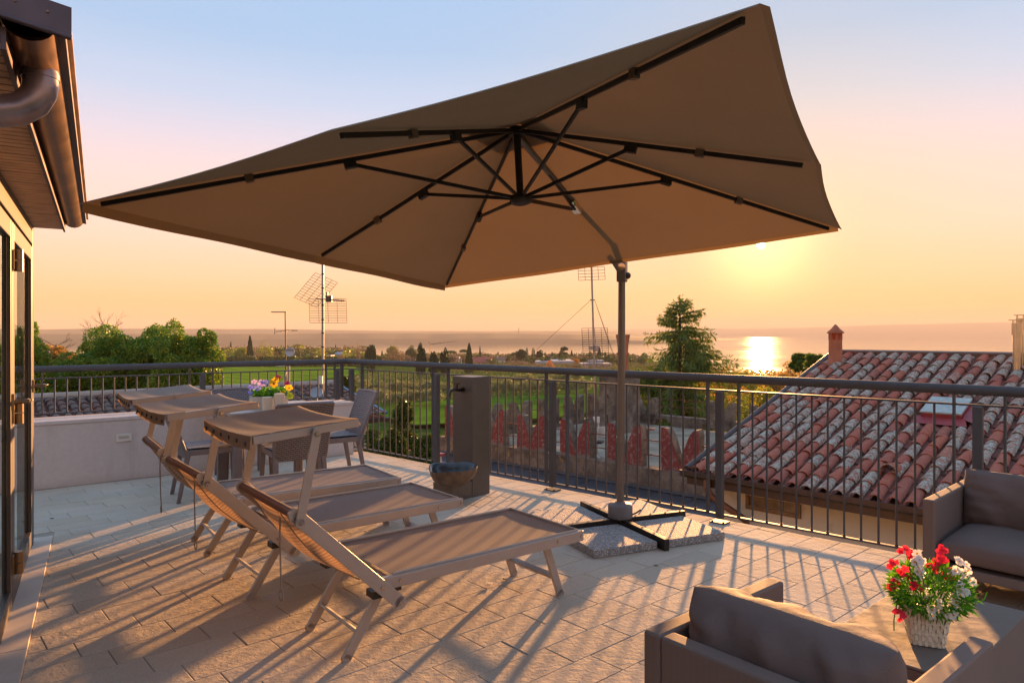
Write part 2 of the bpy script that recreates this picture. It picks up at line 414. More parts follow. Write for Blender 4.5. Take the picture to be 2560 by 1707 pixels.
for k in range(-22, 42):
    for n in range(-26, 30):
        v0 = 2.4256+TW*k; u0 = 1.981+TL*n-0.1*k
        u0 = u0 % TL+TL*(n)      # same bond, kept in range
        q = [(u0+GAP, v0+GAP), (u0+TL-GAP, v0+GAP), (u0+TL-GAP, v0+TW-GAP), (u0+GAP, v0+TW-GAP)]
        det = U.x*Vv.y-U.y*Vv.x
        P = [((u*Vv.y-v*U.y)/det, (v*U.x-u*Vv.x)/det) for u, v in q]
        cxy = (sum(a[0] for a in P)/4, sum(a[1] for a in P)/4)
        if cxy[1] < 0.6: continue
        Pc = clip_poly(P, floor_poly)
        if len(Pc) < 3 or area(Pc) < 0.002: continue
        # the stone threshold along the glass doors replaces the paving
        ax, ay = strip_edge[0].x, strip_edge[0].y
        side = [(x-ax)*HN.x+(y-ay)*HN.y for x, y in Pc]
        alng = [(x-H0.x)*HD.x+(y-H0.y)*HD.y for x, y in Pc]
        if max(alng) > -0.11:
            if max(side) <= 0 and max(side) > -0.102 and min(alng) > -0.11: continue
            if min(side) < 0 < max(side):
                big_ = 50
                e0 = house(-30, 0.104, 0); e1 = house(30, 0.104, 0)
                Pc = clip_poly(Pc, [(e0.x, e0.y), (e1.x, e1.y), (e1.x+HN.x*big_, e1.y+HN.y*big_), (e0.x+HN.x*big_, e0.y+HN.y*big_)])
                if len(Pc) < 3 or area(Pc) < 0.0015: continue
        sx = [1280+1748*x/max(y, 0.2) for x, y in Pc]; sy = [834+1748*1.4/max(y, 0.2) for x, y in Pc]
        vis = max(sx) > -150 and min(sx) < 2710 and min(sy) < 1800
        tiles.append((area(list(zip(sx, sy))) if vis else 0, Pc, len(Pc) == 4 and abs(area(Pc)-area(P)) < 1e-5, cxy, vis))
tiles.sort(key=lambda q: -q[0])
full = MB(); tile_shape(full, [(-(TL/2-GAP), -(TW/2-GAP)), (TL/2-GAP, -(TW/2-GAP)), (TL/2-GAP, TW/2-GAP), (-(TL/2-GAP), TW/2-GAP)], 0)
full_me = full.mesh('paving_tile', m_tile)
rest = MB(); nt_ = 0
for ar, P, isfull, cxy, vis in tiles:
    dz = rng.uniform(-0.0012, 0.0004)
    if vis and nt_ < 298:
        if isfull:
            o = link('paving_tile', full_me, terrace, matrix=Matrix.Translation((cxy[0], cxy[1], dz)) @ Matrix.Rotation(math.atan2(U.y, U.x), 4, 'Z') @ Matrix.Rotation(rng.uniform(-.004, .004), 4, 'X') @ Matrix.Rotation(rng.uniform(-.002, .002), 4, 'Y'))
        else:
            b = MB(); tile_shape(b, P, dz); b.build('paving_tile', m_tile, terrace)
        nt_ += 1
    else: tile_shape(rest, P, dz)
rest.build('paving', m_tile, terrace, kind='stuff')
m_sill = mat('threshold_stone', (0.62, 0.54, 0.45), 0.6, var=0.12, scale=5, bscale=60, bstr=0.15, bdist=0.002)
b = MB()
for s0, s1 in ((-0.11, 1.9), (1.904, 4.0), (4.004, 6.2)):
    a, c_ = house(s0, -0.08, 0), house(s1, 0.102, 0)
    b.box((a+c_)/2+Vector((0, 0, -0.001)), HD*(s1-s0)/2, HN*0.091, (0, 0, 0.0105))
b.build('threshold', m_sill, terrace, bevel=0.003)

# ================================================================== LOW WALL
m_wall, t, p, out = new_mat('pale_plaster')
g = pos(t)
cc = mixc(t, noise(t, g, 2.2, 6, 0.65), (0.52, 0.46, 0.43), (0.64, 0.57, 0.53))
cc = mixc(t, ramp(t, noise(t, g, 28, 5, 0.7), [(0.4, (0.3, 0.3, 0.3)), (0.6, (0, 0, 0))]), cc, (0.46, 0.40, 0.375))
cc = mixc(t, mth(t, 'MULTIPLY', ramp(t, noise(t, g, 2.5, 5, 0.6, (3.0, 3.0, 0.35)), [(0.52, (0, 0, 0)), (0.70, (1, 1, 1))]), 0.35), cc, (0.36, 0.31, 0.28))
sepz = N(t, 'ShaderNodeSeparateXYZ'); t.links.new(g, sepz.inputs[0])
foot_tone = mth(t, 'MULTIPLY', ramp(t, mth(t, 'ADD', sepz.outputs[2], mth(t, 'MULTIPLY', noise(t, g, 3, 4), 0.12)), [(0.03, (1, 1, 1)), (0.14, (0, 0, 0))]), 0.5)  # plaster colour turns darker towards the floor, with an uneven edge
cc = mixc(t, foot_tone, cc, (0.33, 0.27, 0.22))
t.links.new(cc, p.inputs['Base Color']); p.inputs['Roughness'].default_value = 0.85
bump(t, p, noise(t, g, 70, 4), 0.25, 0.003)
lw = thing('low_wall', 'long pale plastered wall with a flat top behind the wicker table', 'wall', tuple(W1))
b = MB(); Lw = (W2-W1).length
cmid = (W1-WD*2.6+W2)/2+WN*0.2
b.box(cmid+Vector((0, 0, 0.2875)), WD*(Lw+2.6)/2, WN*0.2, (0, 0, 0.2875)); b.build('wall_body', m_wall, lw, bevel=0.008)
b = MB(); b.box(cmid+Vector((0, 0, 0.5925)), WD*((Lw+2.6)/2+0.006), WN*0.208, (0, 0, 0.0175)); b.build('coping', m_wall, lw, bevel=0.006)
m_white = mat('white_plastic', (0.62, 0.58, 0.52), 0.45, var=0.06)
a = atY(309, 1088, 6.68)
st = (a-W1).dot(WD)
wl = thing('wall_light', 'white rectangular step light set into the low plaster wall', 'light', tuple(W1+WD*st+Vector((0, 0, 0.38))))
c0 = W1+WD*st+Vector((0, 0, 0.41))
b = MB(); b.box(c0-WN*0.006, WD*0.066, WN*0.0055, (0, 0, 0.036)); b.build('frame', m_white, wl, bevel=0.003)
b = MB(); b.box(c0-WN*0.0125+Vector((0, 0, 0.004)), WD*0.043, WN*0.001, (0, 0, 0.012)); b.build('lens', mat('frosted_lens', (0.42, 0.38, 0.33), 0.3), wl)

# ================================================================== RAILINGS
m_iron = mat('grey_painted_iron', (0.085, 0.085, 0.090), 0.58, var=0.10, scale=9, rvar=0.1, spec=0.22, bscale=120, bstr=0.08, bdist=0.001)
def railing(nm, label, p0, d, n, tmax, flats, posts, bot, step=0.1015, tmin=-0.3, lo=0.03):
    """p0: start on the line at floor level; flats: pairs of flat uprights; posts: stout posts just inside"""
    Z = Vector((0, 0, 1)); r_ = thing(nm, label, 'railing', tuple(p0))
    P = lambda t_, z, off=0.0: p0+d*t_+n*off+Z*z
    b = MB(); b.tube([P(tmin, 1.065), P(tmax, 1.065)], 0.031, 14); b.build('handrail', m_iron, r_)
    b = MB(); b.bar(P(tmin, 0.975), P(tmax, 0.975), 0.030, 0.012); b.build('top_bar', m_iron, r_, bevel=0.002)
    b = MB(); b.bar(P(tmin, bot), P(tmax, bot), 0.032, 0.012); b.build('bottom_bar', m_iron, r_, bevel=0.002)
    me = None
    for t_ in flats:
        b = MB(); b.bar(P(t_, bot), P(t_, 1.045), 0.042, 0.012, up=d); o = b.build('flat_upright', m_iron, r_, bevel=0.0015)
    fl = sorted(flats); bars = []
    for i in range(len(fl)-1):
        gap = fl[i+1]-fl[i]
        if gap < 0.3: continue
        k = max(2, round(gap/step)); bars += [fl[i]+gap*j/k for j in range(1, k)]
    bar_me = None
    for t_ in bars:
        if bar_me is None:
            b = MB(); b.tube([(0, 0, bot), (0, 0, 0.972)], 0.0072, 8); b.tube([(0, 0, bot+0.005), (0, 0, bot+0.02)], 0.010, 8); bar_me = b.mesh('baluster', m_iron)
        q = P(t_, 0); link('baluster', bar_me, r_, matrix=Matrix.Translation(q))
    for t_ in posts:
        b = MB(); c_ = P(t_, 0, 0.055)
        b.box(c_+Z*((0.972+lo)/2), d*0.025, n*0.025, Z*((0.972-lo)/2)); po = b.build('post', m_iron, r_, bevel=0.003)
        if lo < 0.2:
            b = MB(); b.box(c_+Z*0.005, d*0.06, n*0.05, Z*0.005); b.build('base_plate', m_iron, po, bevel=0.002)
            b = MB()
            for sx in (-1, 1): b.tube([c_+d*0.043*sx+n*0.03+Z*0.01, c_+d*0.043*sx+n*0.03+Z*0.018], 0.008, 6)
            b.build('anchor_bolt', m_iron, po)
    return r_
fl = [0.02, 1.288, 1.526, 2.846, 3.089, 4.437, 4.683, 6.045, 6.30, 7.65, 7.9, 9.25]
po = [-0.12, 1.407, 2.965, 4.56, 6.175, 7.775]
railing('terrace_railing', 'grey iron railing on the terrace edge in front of the castle and lake', rail_pt(0), RD, RN, 9.4, fl, po, 0.045)
P0 = rail_pt(-0.29)
LD = -WD
# positions of the flats along the left run, measured from the corner
def lt(sx):
    q = (sx-1280)/1748; return (q*P0.y-P0.x)/(LD.x-q*LD.y)
fl2 = [0.06, lt(532), lt(473), lt(105), lt(46), lt(46)+1.5, lt(46)+1.75]
fl2 = [0.06, 0.16]+sorted([lt(853), lt(815), lt(532), lt(473), lt(105), lt(105)+0.26, lt(105)+1.5])
railing('wall_railing', 'grey iron railing standing on the low plaster wall, trees behind it', P0, LD, -WN, 7.4, fl2, [lt(834)-0.02, lt(503), lt(105)+0.13], 0.645, lo=0.612, tmin=0)

# ================================================================== HOUSE WITH GLASS DOORS
m_copper = mat('aged_copper', (0.30, 0.17, 0.10), 0.38, metal=0.75, var=0.35, scale=7, rvar=0.25, bscale=15, bstr=0.1, bdist=0.003)
m_copper_d = mat('dark_copper_sheet', (0.10, 0.075, 0.085), 0.45, metal=0.7, var=0.3, scale=5, rvar=0.2)
m_wood = mat('soffit_board', (0.58, 0.38, 0.24), 0.6, var=0.2, scale=9)
m_alu = mat('bronze_aluminium', (0.105, 0.086, 0.07), 0.42, metal=0.15, var=0.06, scale=8)
m_gask = mat('black_gasket', (0.018, 0.016, 0.018), 0.5)
m_glass, t, p, out = new_mat('door_glass')
p.inputs['Base Color'].default_value = (0.86, 0.93, 0.88, 1); p.inputs['Roughness'].default_value = 0.0
p.inputs['Transmission Weight'].default_value = 1.0; p.inputs['IOR'].default_value = 1.02; p.inputs['Specular IOR Level'].default_value = 0.6
hs = thing('glazed_house', 'house corner with folding glass doors, wooden soffit and copper gutter', 'house', tuple(H0))
Zv = Vector((0, 0, 1))
def hbox(b, s0, s1, n0, n1, z0, z1):
    b.box(house((s0+s1)/2, (n0+n1)/2, (z0+z1)/2), HD*(s1-s0)/2, HN*(n1-n0)/2, Zv*(z1-z0)/2)
b = MB(); hbox(b, 0.0, 0.10, -0.09, 0.0, 0.0, 2.12); b.build('jamb', m_alu, hs, bevel=0.003)
b = MB(); hbox(b, 0.102, 6.2, -0.09, 0.0, 1.985, 2.12); b.build('head_panel', m_alu, hs, bevel=0.003)
b = MB(); hbox(b, 0.102, 6.2, -0.08, -0.005, -0.012, 0.03); b.build('track', m_alu, hs)
LEAF = 1.22
m_brass = mat('hinge_bronze', (0.28, 0.20, 0.12), 0.3, metal=0.8, var=0.1)
for i in range(5):
    s0 = 0.112+i*(LEAF+0.012); s1 = s0+LEAF
    b = MB(); ST = 0.085
    hbox(b, s0, s0+ST, -0.042, 0.0, 0.036, 1.965); hbox(b, s1-ST, s1, -0.042, 0.0, 0.036, 1.965)
    hbox(b, s0+ST+.0005, s1-ST-.0005, -0.042, 0.0, 0.036, 0.125); hbox(b, s0+ST+.0005, s1-ST-.0005, -0.042, 0.0, 1.875, 1.965)
    lf = b.build('door', m_alu, hs, bevel=0.003)
    b = MB()
    for q0, q1 in ((s0+ST+.001, s0+ST+0.014), (s1-ST-0.014, s1-ST-.001)): hbox(b, q0, q1, -0.030, -0.016, 0.126, 1.874)
    b.build('gasket', m_gask, lf)
    b = MB(); hbox(b, s0+ST+0.015, s1-ST-0.015, -0.027, -0.019, 0.126, 1.874); b.build('pane', m_glass, lf)
    if i < 3:
        for zz in (1.77, 1.0, 0.245):
            b = MB(); b.tube([house(s1+0.006, 0.024, zz-0.055), house(s1+0.006, 0.024, zz-0.002)], 0.022, 10); b.tube([house(s1+0.006, 0.024, zz+0.002), house(s1+0.006, 0.024, zz+0.055)], 0.022, 10)
            hbox(b, s1-0.05, s1+0.06, 0.001, 0.010, zz-0.048, zz+0.048); b.build('hinge', m_brass, lf)
    if i < 2:
        sh = s0+0.045
        b = MB(); hbox(b, sh-0.018, sh+0.018, 0.001, 0.012, 1.02, 1.10)
        b.tube([house(sh, 0.01, 1.06), house(sh, 0.05, 1.06), house(sh-0.0, 0.075, 1.06)], 0.011, 8)
        b.tube([house(sh, 0.06, 1.062), house(sh-0.10, 0.062, 1.058)], 0.010, 8)
        ring = [house(sh-0.115+0.016*math.cos(q), 0.062+0.016*math.sin(q), 1.058) for q in np.linspace(0, 2*math.pi, 14)[:-1]]
        b.tube(ring, 0.0055, 6, closed=True); b.build('handle', m_brass, lf)
# soffit of narrow boards
sof = MB(); hbox(sof, -0.02, 3.55, -0.09, 0.165, 2.125, 2.130); sof_o = sof.build('soffit', mat('soffit_backing', (0.07, 0.04, 0.025), 0.8), hs)
bw = 0.062; k = 0
me_b = None
while k*bw < 3.5:
    s0 = -0.02+k*bw
    b = MB(); hbox(b, 0.002, bw-0.004, -0.0, 0.164, 2.112, 2.124)
    dz = 0
    if me_b is None:
        me_b = MB(); q = [HD*0.002, HD*(bw-0.004)]
        me_b.box((q[0]+q[1])/2+HN*0.082, HD*(bw-0.010)/2, HN*0.082, Zv*0.006); me_b = me_b.mesh('soffit_board', m_wood)
    link('soffit_board', me_b, sof_o, matrix=Matrix.Translation(house(s0, 0.0, 2.1165+rng.uniform(-.0008, .0008)))); k += 1
b = MB(); hbox(b, -0.03, 3.55, 0.166, 0.178, 2.095, 2.15); b.build('drip_edge', m_copper_d, hs)
b = MB(); hbox(b, -0.03, 3.56, -0.02, -0.001, 2.085, 2.109); b.build('trim', m_alu, hs)
# half-round copper gutter
b = MB()
prof = [(0.225+0.062*math.cos(q), 2.186+0.062*math.sin(q)) for q in np.linspace(math.pi*0.98, 2*math.pi, 12)]
prof += [(0.292, 2.200), (0.312, 2.200), (0.312, 2.186), (0.296, 2.190)]
inner = [(0.225+0.058*math.cos(q), 2.190+0.058*math.sin(q)) for q in np.linspace(2*math.pi, math.pi*0.98, 12)]
ol = [house(0.0, n_, z_) for n_, z_ in prof+inner[1:]]
nn = len(ol); vs = ol+[q+HD*3.56 for q in ol]
b.smooth = True; b.add(vs, [(i, (i+1) % nn, nn+(i+1) % nn, nn+i) for i in range(nn)]); b.smooth = False
b.add([house(0.003, n_, z_) for n_, z_ in prof[:12]], [tuple(range(12))])
gut = b.build('gutter', m_copper, hs, fix=True)
b = MB(); path = [(0.232, 2.135), (0.233, 2.10), (0.230, 2.075), (0.215, 2.045), (0.185, 2.02), (0.14, 2.007), (0.08, 2.003), (-0.05, 2.0), (-0.35, 1.99)]
b.tube([house(3.30, n_, z_) for n_, z_ in path], 0.044, 20); b.tube([house(3.30, 0.232, 2.128), house(3.30, 0.232, 2.112)], 0.0465, 20)
b.build('downpipe', mat('oxidised_pipe', (0.30, 0.235, 0.245), 0.33, metal=0.6, var=0.35, scale=9, rvar=0.2), hs)
# roof slab with copper verge
b = MB(); rt = [house(0.0, 0.30, 2.205), house(3.58, 0.30, 2.205), house(3.58, -3.2, 2.205+3.5*0.17), house(0.0, -3.2, 2.205+3.5*0.17)]
b.add(rt+[q-Zv*0.05 for q in rt], [(0, 1, 2, 3), (4, 5, 6, 7), (0, 1, 5, 4), (1, 2, 6, 5), (2, 3, 7, 6), (3, 0, 4, 7)])
rf = b.build('roof', m_copper_d, hs)
b = MB(); q0 = house(3.585, 0.315, 2.212); q1 = house(3.585, -3.2, 2.212+3.5*0.17)
b.add([q0, q1, q1-Zv*0.078, q0-Zv*0.078, q0+HD*0.012, q1+HD*0.012, q1-Zv*0.078+HD*0.012, q0-Zv*0.078+HD*0.012], [(0, 1, 2, 3), (4, 5, 6, 7), (0, 1, 5, 4), (1, 2, 6, 5), (2, 3, 7, 6), (3, 0, 4, 7)])
b.tube([q0-Zv*0.076+HD*0.012, q1-Zv*0.076+HD*0.012], 0.007, 8); b.build('verge_flashing', m_copper_d, rf)
b = MB()
for dn in (0.05, 0.115): b.disc(house(3.599, 0.315-dn, 2.212-0.03+dn*0.17), HD, 0.003, 0.004, 8)
b.build('rivet', m_copper, rf)

# ================================================================== SUN LOUNGERS
m_frame = mat('taupe_frame', (0.40, 0.355, 0.32), 0.38, metal=0.35, var=0.05, scale=10, rvar=0.08)
m_bolt = mat('steel_bolt', (0.45, 0.42, 0.40), 0.25, metal=1.0, var=0.05)
m_dark = mat('dark_plastic', (0.035, 0.03, 0.028), 0.5, var=0.1)
def textile(name, col, scl, trans, ax='xy', rel=0.0006):
    """woven mesh cloth: fine weave lines in the object's own axes, light passes through"""
    m, t, p, out = new_mat(name)
    v = N(t, 'ShaderNodeTexCoord').outputs['Object']
    w1 = N(t, 'ShaderNodeTexWave'); w1.inputs['Scale'].default_value = scl; w1.bands_direction = 'X'; t.links.new(v, w1.inputs[0])
    w2 = N(t, 'ShaderNodeTexWave'); w2.inputs['Scale'].default_value = scl; w2.bands_direction = 'Y'; t.links.new(v, w2.inputs[0])
    wv_ = mth(t, 'MULTIPLY', w1.outputs[0], w2.outputs[0])
    cl = noise(t, v, 3.0, 4)
    base = mixc(t, mth(t, 'MULTIPLY', cl, 0.5), col, tuple(c_*0.7 for c_ in col))
    cc = mixc(t, mth(t, 'MULTIPLY', wv_, 0.5 if scl < 100 else 0.28), base, tuple(min(1, c_*1.5) for c_ in col))
    if scl < 40: cc = mixc(t, wv_, mixc(t, 0.5, base, (0.08, 0.065, 0.055)), tuple(min(1, c_*1.45) for c_ in col))
    t.links.new(cc, p.inputs['Base Color']); p.inputs['Roughness'].default_value = 0.75
    p.inputs['Specular IOR Level'].default_value = 0.25
    if scl == 150:
        cr = mth(t, 'ADD', mth(t, 'MULTIPLY', noise(t, v, 5, 3, 0.5, (1, 1, 1)), 1.0), mth(t, 'MULTIPLY', noise(t, v, 16, 4, 0.6), 0.25)); bump(t, p, mth(t, 'ADD', cr, mth(t, 'MULTIPLY', wv_, 0.02)), 0.55, 0.03)
    elif rel: bump(t, p, wv_, 0.4, rel)
    if trans:
        tr = N(t, 'ShaderNodeBsdfTranslucent'); t.links.new(mixc(t, 1.0, cc, (1.5, 1.05, 0.7), 'MULTIPLY'), tr.inputs[0])
        mx = N(t, 'ShaderNodeMixShader'); mx.inputs[0].default_value = trans
        t.links.new(p.outputs[0], mx.inputs[1]); t.links.new(tr.outputs[0], mx.inputs[2]); t.links.new(mx.outputs[0], out.inputs[0])
    return m
m_sling = textile('lounger_mesh', (0.345, 0.305, 0.28), 26, 0.30)
m_shade = textile('shade_cloth', (0.31, 0.28, 0.245), 60, 0.25)
m_pipe = mat('pale_piping', (0.50, 0.43, 0.36), 0.6, var=0.05)
m_cord = mat('grey_cord', (0.32, 0.27, 0.22), 0.8)
LT = R(38.0)
def make_lounger(label):
    r_ = thing('sun_lounger', label, 'sun lounger', (0, 0, 0), 0, 'sun loungers in a row on the terrace')
    W_ = 0.60; XE = 1.146; A = dict(world=False)
    b = MB()
    for y in (0.0, W_): b.abox(-0.06, XE, y-0.014, y+0.014, 0.308, 0.362)
    b.abox(XE-0.03, XE-0.001, 0.0145, W_-0.0145, 0.312, 0.358); b.abox(0.02, 0.045, 0.0145, W_-0.0145, 0.300, 0.335); b.abox(0.96, 0.985, 0.0145, W_-0.0145, 0.300, 0.330)
    b.build('frame', m_frame, r_, bevel=0.004, **A)
    b = MB()
    def sl(u, v):
        return (0.03+u*(XE-0.055), 0.012+v*(W_-0.024), 0.356-0.009*math.sin(math.pi*v)*math.sin(math.pi*min(1, u*1.02))**0.5)
    b.grid(sl, 18, 10); b.build('sling_seat', m_sling, r_, **A)
    b = MB()
    for y in (0.012, W_-0.012): b.tube([(0.03, y, 0.364), (XE-0.02, y, 0.364)], 0.006, 8)
    b.tube([(XE-0.022, 0.012, 0.364), (XE-0.022, W_-0.012, 0.364)], 0.006, 8); b.build('piping', m_pipe, r_, **A)
    for (xt, xb) in ((0.965, 1.08), (0.055, -0.145)):
        for y in (0.10, 0.50):
            b = MB(); p0 = Vector((xt, y+(0.035 if y < .3 else -.035)*0, 0.325)); p1 = Vector((xb, y, 0.012))
            b.bar(p0, p1, 0.018, 0.042, up=(1, 0, 0)); b.tube([Vector((xb, y-0.009, 0.014)), Vector((xb, y+0.009, 0.014))], 0.021, 12)
            b.build('leg', m_frame, r_, bevel=0.003, **A)
        k = 0.70; xm = xt+(xb-xt)*k
        b = MB(); b.bar((xm, 0.112, 0.325*(1-k)+0.01), (xm, 0.488, 0.325*(1-k)+0.01), 0.035, 0.014, up=(xb-xt, 0, -0.31)); b.build('leg_brace', m_frame, r_, bevel=0.002, **A)
        b = MB()
        for y in (0.055, 0.545): b.abox(xt-0.035, xt+0.035, y-0.04, y+0.04, 0.300, 0.318)
        b.build('leg_bracket', m_frame, r_, bevel=0.002, **A)
    b = MB()
    for x in (0.965, 0.055, 1.13): 
        for y, s_ in ((0.0, -1), (W_, 1)): b.disc((x, y+s_*0.016, 0.335), (0, 1, 0), 0.009, 0.006, 10)
    b.build('bolt', m_bolt, r_, **A)
    # backrest: rails from low front to high rear
    q0 = Vector((0.045, 0, 0.247)); q1 = Vector((-0.416, 0, 0.695)); d = (q1-q0).normalized(); nrm = Vector((-d.z, 0, d.x))
    for y in (-0.026, W_+0.026):
        b = MB(); o_ = Vector((0, y, 0)); b.bar(q0+o_, q1+o_, 0.016, 0.056, up=nrm)
        for e in (q0, q1): b.tube([e+o_-Vector((0, 0.008, 0)), e+o_+Vector((0, 0.008, 0))], 0.028, 14)
        b.build('back_rail', m_frame, r_, bevel=0.0025, **A)
    b = MB()
    for e in (q0, q1, q0+d*0.12):
        for y, s_ in ((-0.036, -1), (W_+0.036, 1)): b.disc(e+Vector((0, y, 0)), (0, 1, 0), 0.010, 0.006, 10)
    b.build('back_bolt', m_bolt, r_, **A)
    b = MB(); b.tube([q1+Vector((0, -0.018, 0)), q1+Vector((0, W_+0.018, 0))], 0.019, 12); b.build('head_bar', m_sling, r_, **A)
    b = MB()
    def bk(u, v):
        q = q0+d*(0.13+u*((q1-q0).length-0.135)); s_ = 0.075*math.sin(math.pi*v)**0.8*math.sin(math.pi*(0.08+u*0.86))
        return tuple(q+Vector((0, -0.012+v*(W_+0.024), 0))-nrm*(s_ if nrm.z > 0 else -s_))
    b.grid(bk, 14, 12); b.build('sling_back', m_sling, r_, **A)
    b = MB()
    for v in (0.22, 0.78):
        b.tube([Vector(bk(0.0+u, v))-nrm*(0.006 if nrm.z > 0 else -0.006) for u in np.linspace(0.02, 0.98, 9)], 0.0028, 5)
    b.build('lacing', m_cord, r_, **A)
    for y in (0.05, W_-0.05):
        b = MB(); b.abox(-0.06, 0.02, y-0.035, y+0.035, 0.268, 0.300); b.abox(0.0199, 0.09, y-0.012, y+0.012, 0.272, 0.298)
        b.build('ratchet', m_dark, r_, bevel=0.003, **A)
    # sunshade on two arms
    for y in (-0.046, W_+0.046):
        b = MB(); p0 = Vector((-0.404, y, 0.665)); p1 = Vector((-0.335, y, 1.012)); b.bar(p0, p1, 0.012, 0.036, up=(1, 0, 0))
        for e in (p0, p1): b.tube([e-Vector((0, 0.006, 0)), e+Vector((0, 0.006, 0))], 0.0185, 12)
        b.build('shade_arm', m_frame, r_, bevel=0.002, **A)
    b = MB()
    for e in ((-0.404, 0.665), (-0.335, 1.008)):
        for y in (-0.055, W_+0.055): b.disc((e[0], y, e[1]), (0, 1, 0), 0.0085, 0.006, 10)
    b.build('arm_bolt', m_bolt, r_, **A)
    za = lambda x: 0.998+(x+0.576)/0.431*0.034
    for y in (-0.02, W_+0.02):
        b = MB(); b.bar((-0.576, y, za(-0.576)), (-0.145, y, za(-0.145)), 0.016, 0.032); b.build('shade_rail', m_frame, r_, bevel=0.003, **A)
    b = MB()
    def sh(u, v):
        x = -0.585+u*0.450; dz = -0.024*math.sin(math.pi*v)*(0.5+0.5*math.cos((u-0.5)*3.0))+0.0016*math.sin(u*19+v*5)*math.sin(math.pi*v)
        e = 0
        if u > 0.97: e = -0.03
        return (x, -0.022+v*(W_+0.044), za(x)+0.019+dz+e)
    b.grid(sh, 30, 14)
    b.grid(lambda u, v: (-0.585-0.002*u, -0.022+v*(W_+0.044), za(-0.585)+0.019-0.024*math.sin(math.pi*v)*0.53-u*0.052), 2, 14)
    b.build('shade_cloth', m_shade, r_, fix=False, **A)
    for j in range(6):
        y = 0.03+j*0.108
        b = MB(); b.tube([(-0.592, y, za(-0.585)-0.016), (-0.586, y, za(-0.585)-0.016)], 0.0085, 8); b.build('eyelet', m_dark, r_, **A)
    # pull cord with a ring
    y = 0.19; e = q1+Vector((0.02, y, -0.025))
    b = MB(); b.tube([e, e+Vector((-0.004, -0.006, -0.10)), e+Vector((0.0, -0.005, -0.26)), e+Vector((0.004, -0.003, -0.335))], 0.0035, 6)
    ring = [e+Vector((0.004, 0.022*math.cos(q), -0.357+0.022*math.sin(q))) for q in np.linspace(0, 2*math.pi, 15)[:-1]]
    b.tube(ring, 0.003, 6, closed=True); b.build('pull_cord', m_cord, r_, **A)
    return r_
L1 = make_lounger('taupe sun lounger with raised sunshade, nearest the camera and beside the parasol slabs')
L2 = copy_tree(L1); L2['label'] = 'middle one of the three sun loungers, its foot end pointing at the stone bowl'
L3 = copy_tree(L1); L3['label'] = 'farthest sun lounger, just in front of the wicker dining chairs'
place(L1, (-0.533, 2.997, 0), LT); place(L2, (-1.205, 3.70, 0), LT-R(-1.0)); place(L3, (-1.745, 4.405, 0), LT-R(3.0))

# ================================================================== CANTILEVER PARASOL
k = 1.79
def can(p): return Vector(p)
r3 = lambda x, y: Vector(((x*1.0884-1280)/1748, 1.0, (834-y*1.0884)/1748))
CA, CB, CC, CD = [q*k*s_+Vector((0, 0, 1.4)) for q, s_ in ((r3(190, 465), 1.72544), (r3(1022, 655), 3.11589), (r3(1925, 524), 2.39044), (r3(1745, 8), 1.0))]
ctr = (CA+CC)/2; nrmC = (CB-CA).cross(CD-CA).normalized()
if nrmC.z < 0: nrmC = -nrmC
peak = ctr+nrmC*0.50; hub_low = ctr+nrmC*0.10
corners = [CA, CB, CC, CD]; mids = [(corners[i]+corners[(i+1) % 4])/2 for i in range(4)]
rim = []
for i in range(4): rim += [corners[i], mids[i]]
PB = Vector((0.777, 5.02, 0))
ua = Vector((0.918, 0.396, 0)); va = Vector((-0.396, 0.918, 0))
par = thing('parasol', 'large square taupe cantilever parasol with dark ribs standing on a paved base', 'parasol', tuple(PB))
m_can, t, p, out = new_mat('canopy_fabric')
g = pos(t)
cc = mixc(t, noise(t, g, 2.4, 4), (0.20, 0.152, 0.105), (0.25, 0.19, 0.132))
cc = mixc(t, mth(t, 'MULTIPLY', noise(t, g, 160, 2), 0.35), cc, (0.15, 0.115, 0.075))
t.links.new(cc, p.inputs['Base Color']); p.inputs['Roughness'].default_value = 0.8; p.inputs['Specular IOR Level'].default_value = 0.2
bump(t, p, mth(t, 'ADD', noise(t, g, 5, 4), mth(t, 'MULTIPLY', noise(t, g, 260, 2), 0.05)), 0.5, 0.006)
tr = N(t, 'ShaderNodeBsdfTranslucent'); t.links.new(mixc(t, 1.0, cc, (1.4, 1.05, 0.66), 'MULTIPLY'), tr.inputs[0])
mx = N(t, 'ShaderNodeMixShader'); mx.inputs[0].default_value = 0.16
t.links.new(p.outputs[0], mx.inputs[1]); t.links.new(tr.outputs[0], mx.inputs[2]); t.links.new(mx.outputs[0], out.inputs[0])
m_rib = mat('dark_bronze_rib', (0.030, 0.026, 0.024), 0.45, metal=0.3, var=0.15, scale=20)
m_pole = mat('bronze_pole', (0.17, 0.155, 0.145), 0.38, metal=0.5, var=0.06, scale=10, rvar=0.1)
b = MB()
for i in range(8):
    e0, e1 = rim[i], rim[(i+1) % 8]
    def fn(u, v, e0=e0, e1=e1):
        ed = e0.lerp(e1, v); q = peak.lerp(ed, 0.03+0.97*u)
        sag = 0.045*math.sin(math.pi*v)*u*(1.15-u*0.97)
        edge_in = 0.02*math.sin(math.pi*v)*u**3
        q = q-nrmC*(sag-0.0045*u*(1-u)*4*math.sin(v*31+u*6+e0.x*9)*math.sin(math.pi*v)-0.003*math.sin(u*17+v*9+e0.y*7)*math.sin(math.pi*v)*u*(1-u)*2)+(peak-nrmC*0.5-ed).normalized()*edge_in
        return tuple(q)
    b.grid(fn, 16, 10)
can_o = b.build('canopy', m_can, par, fix=False)
b = MB()
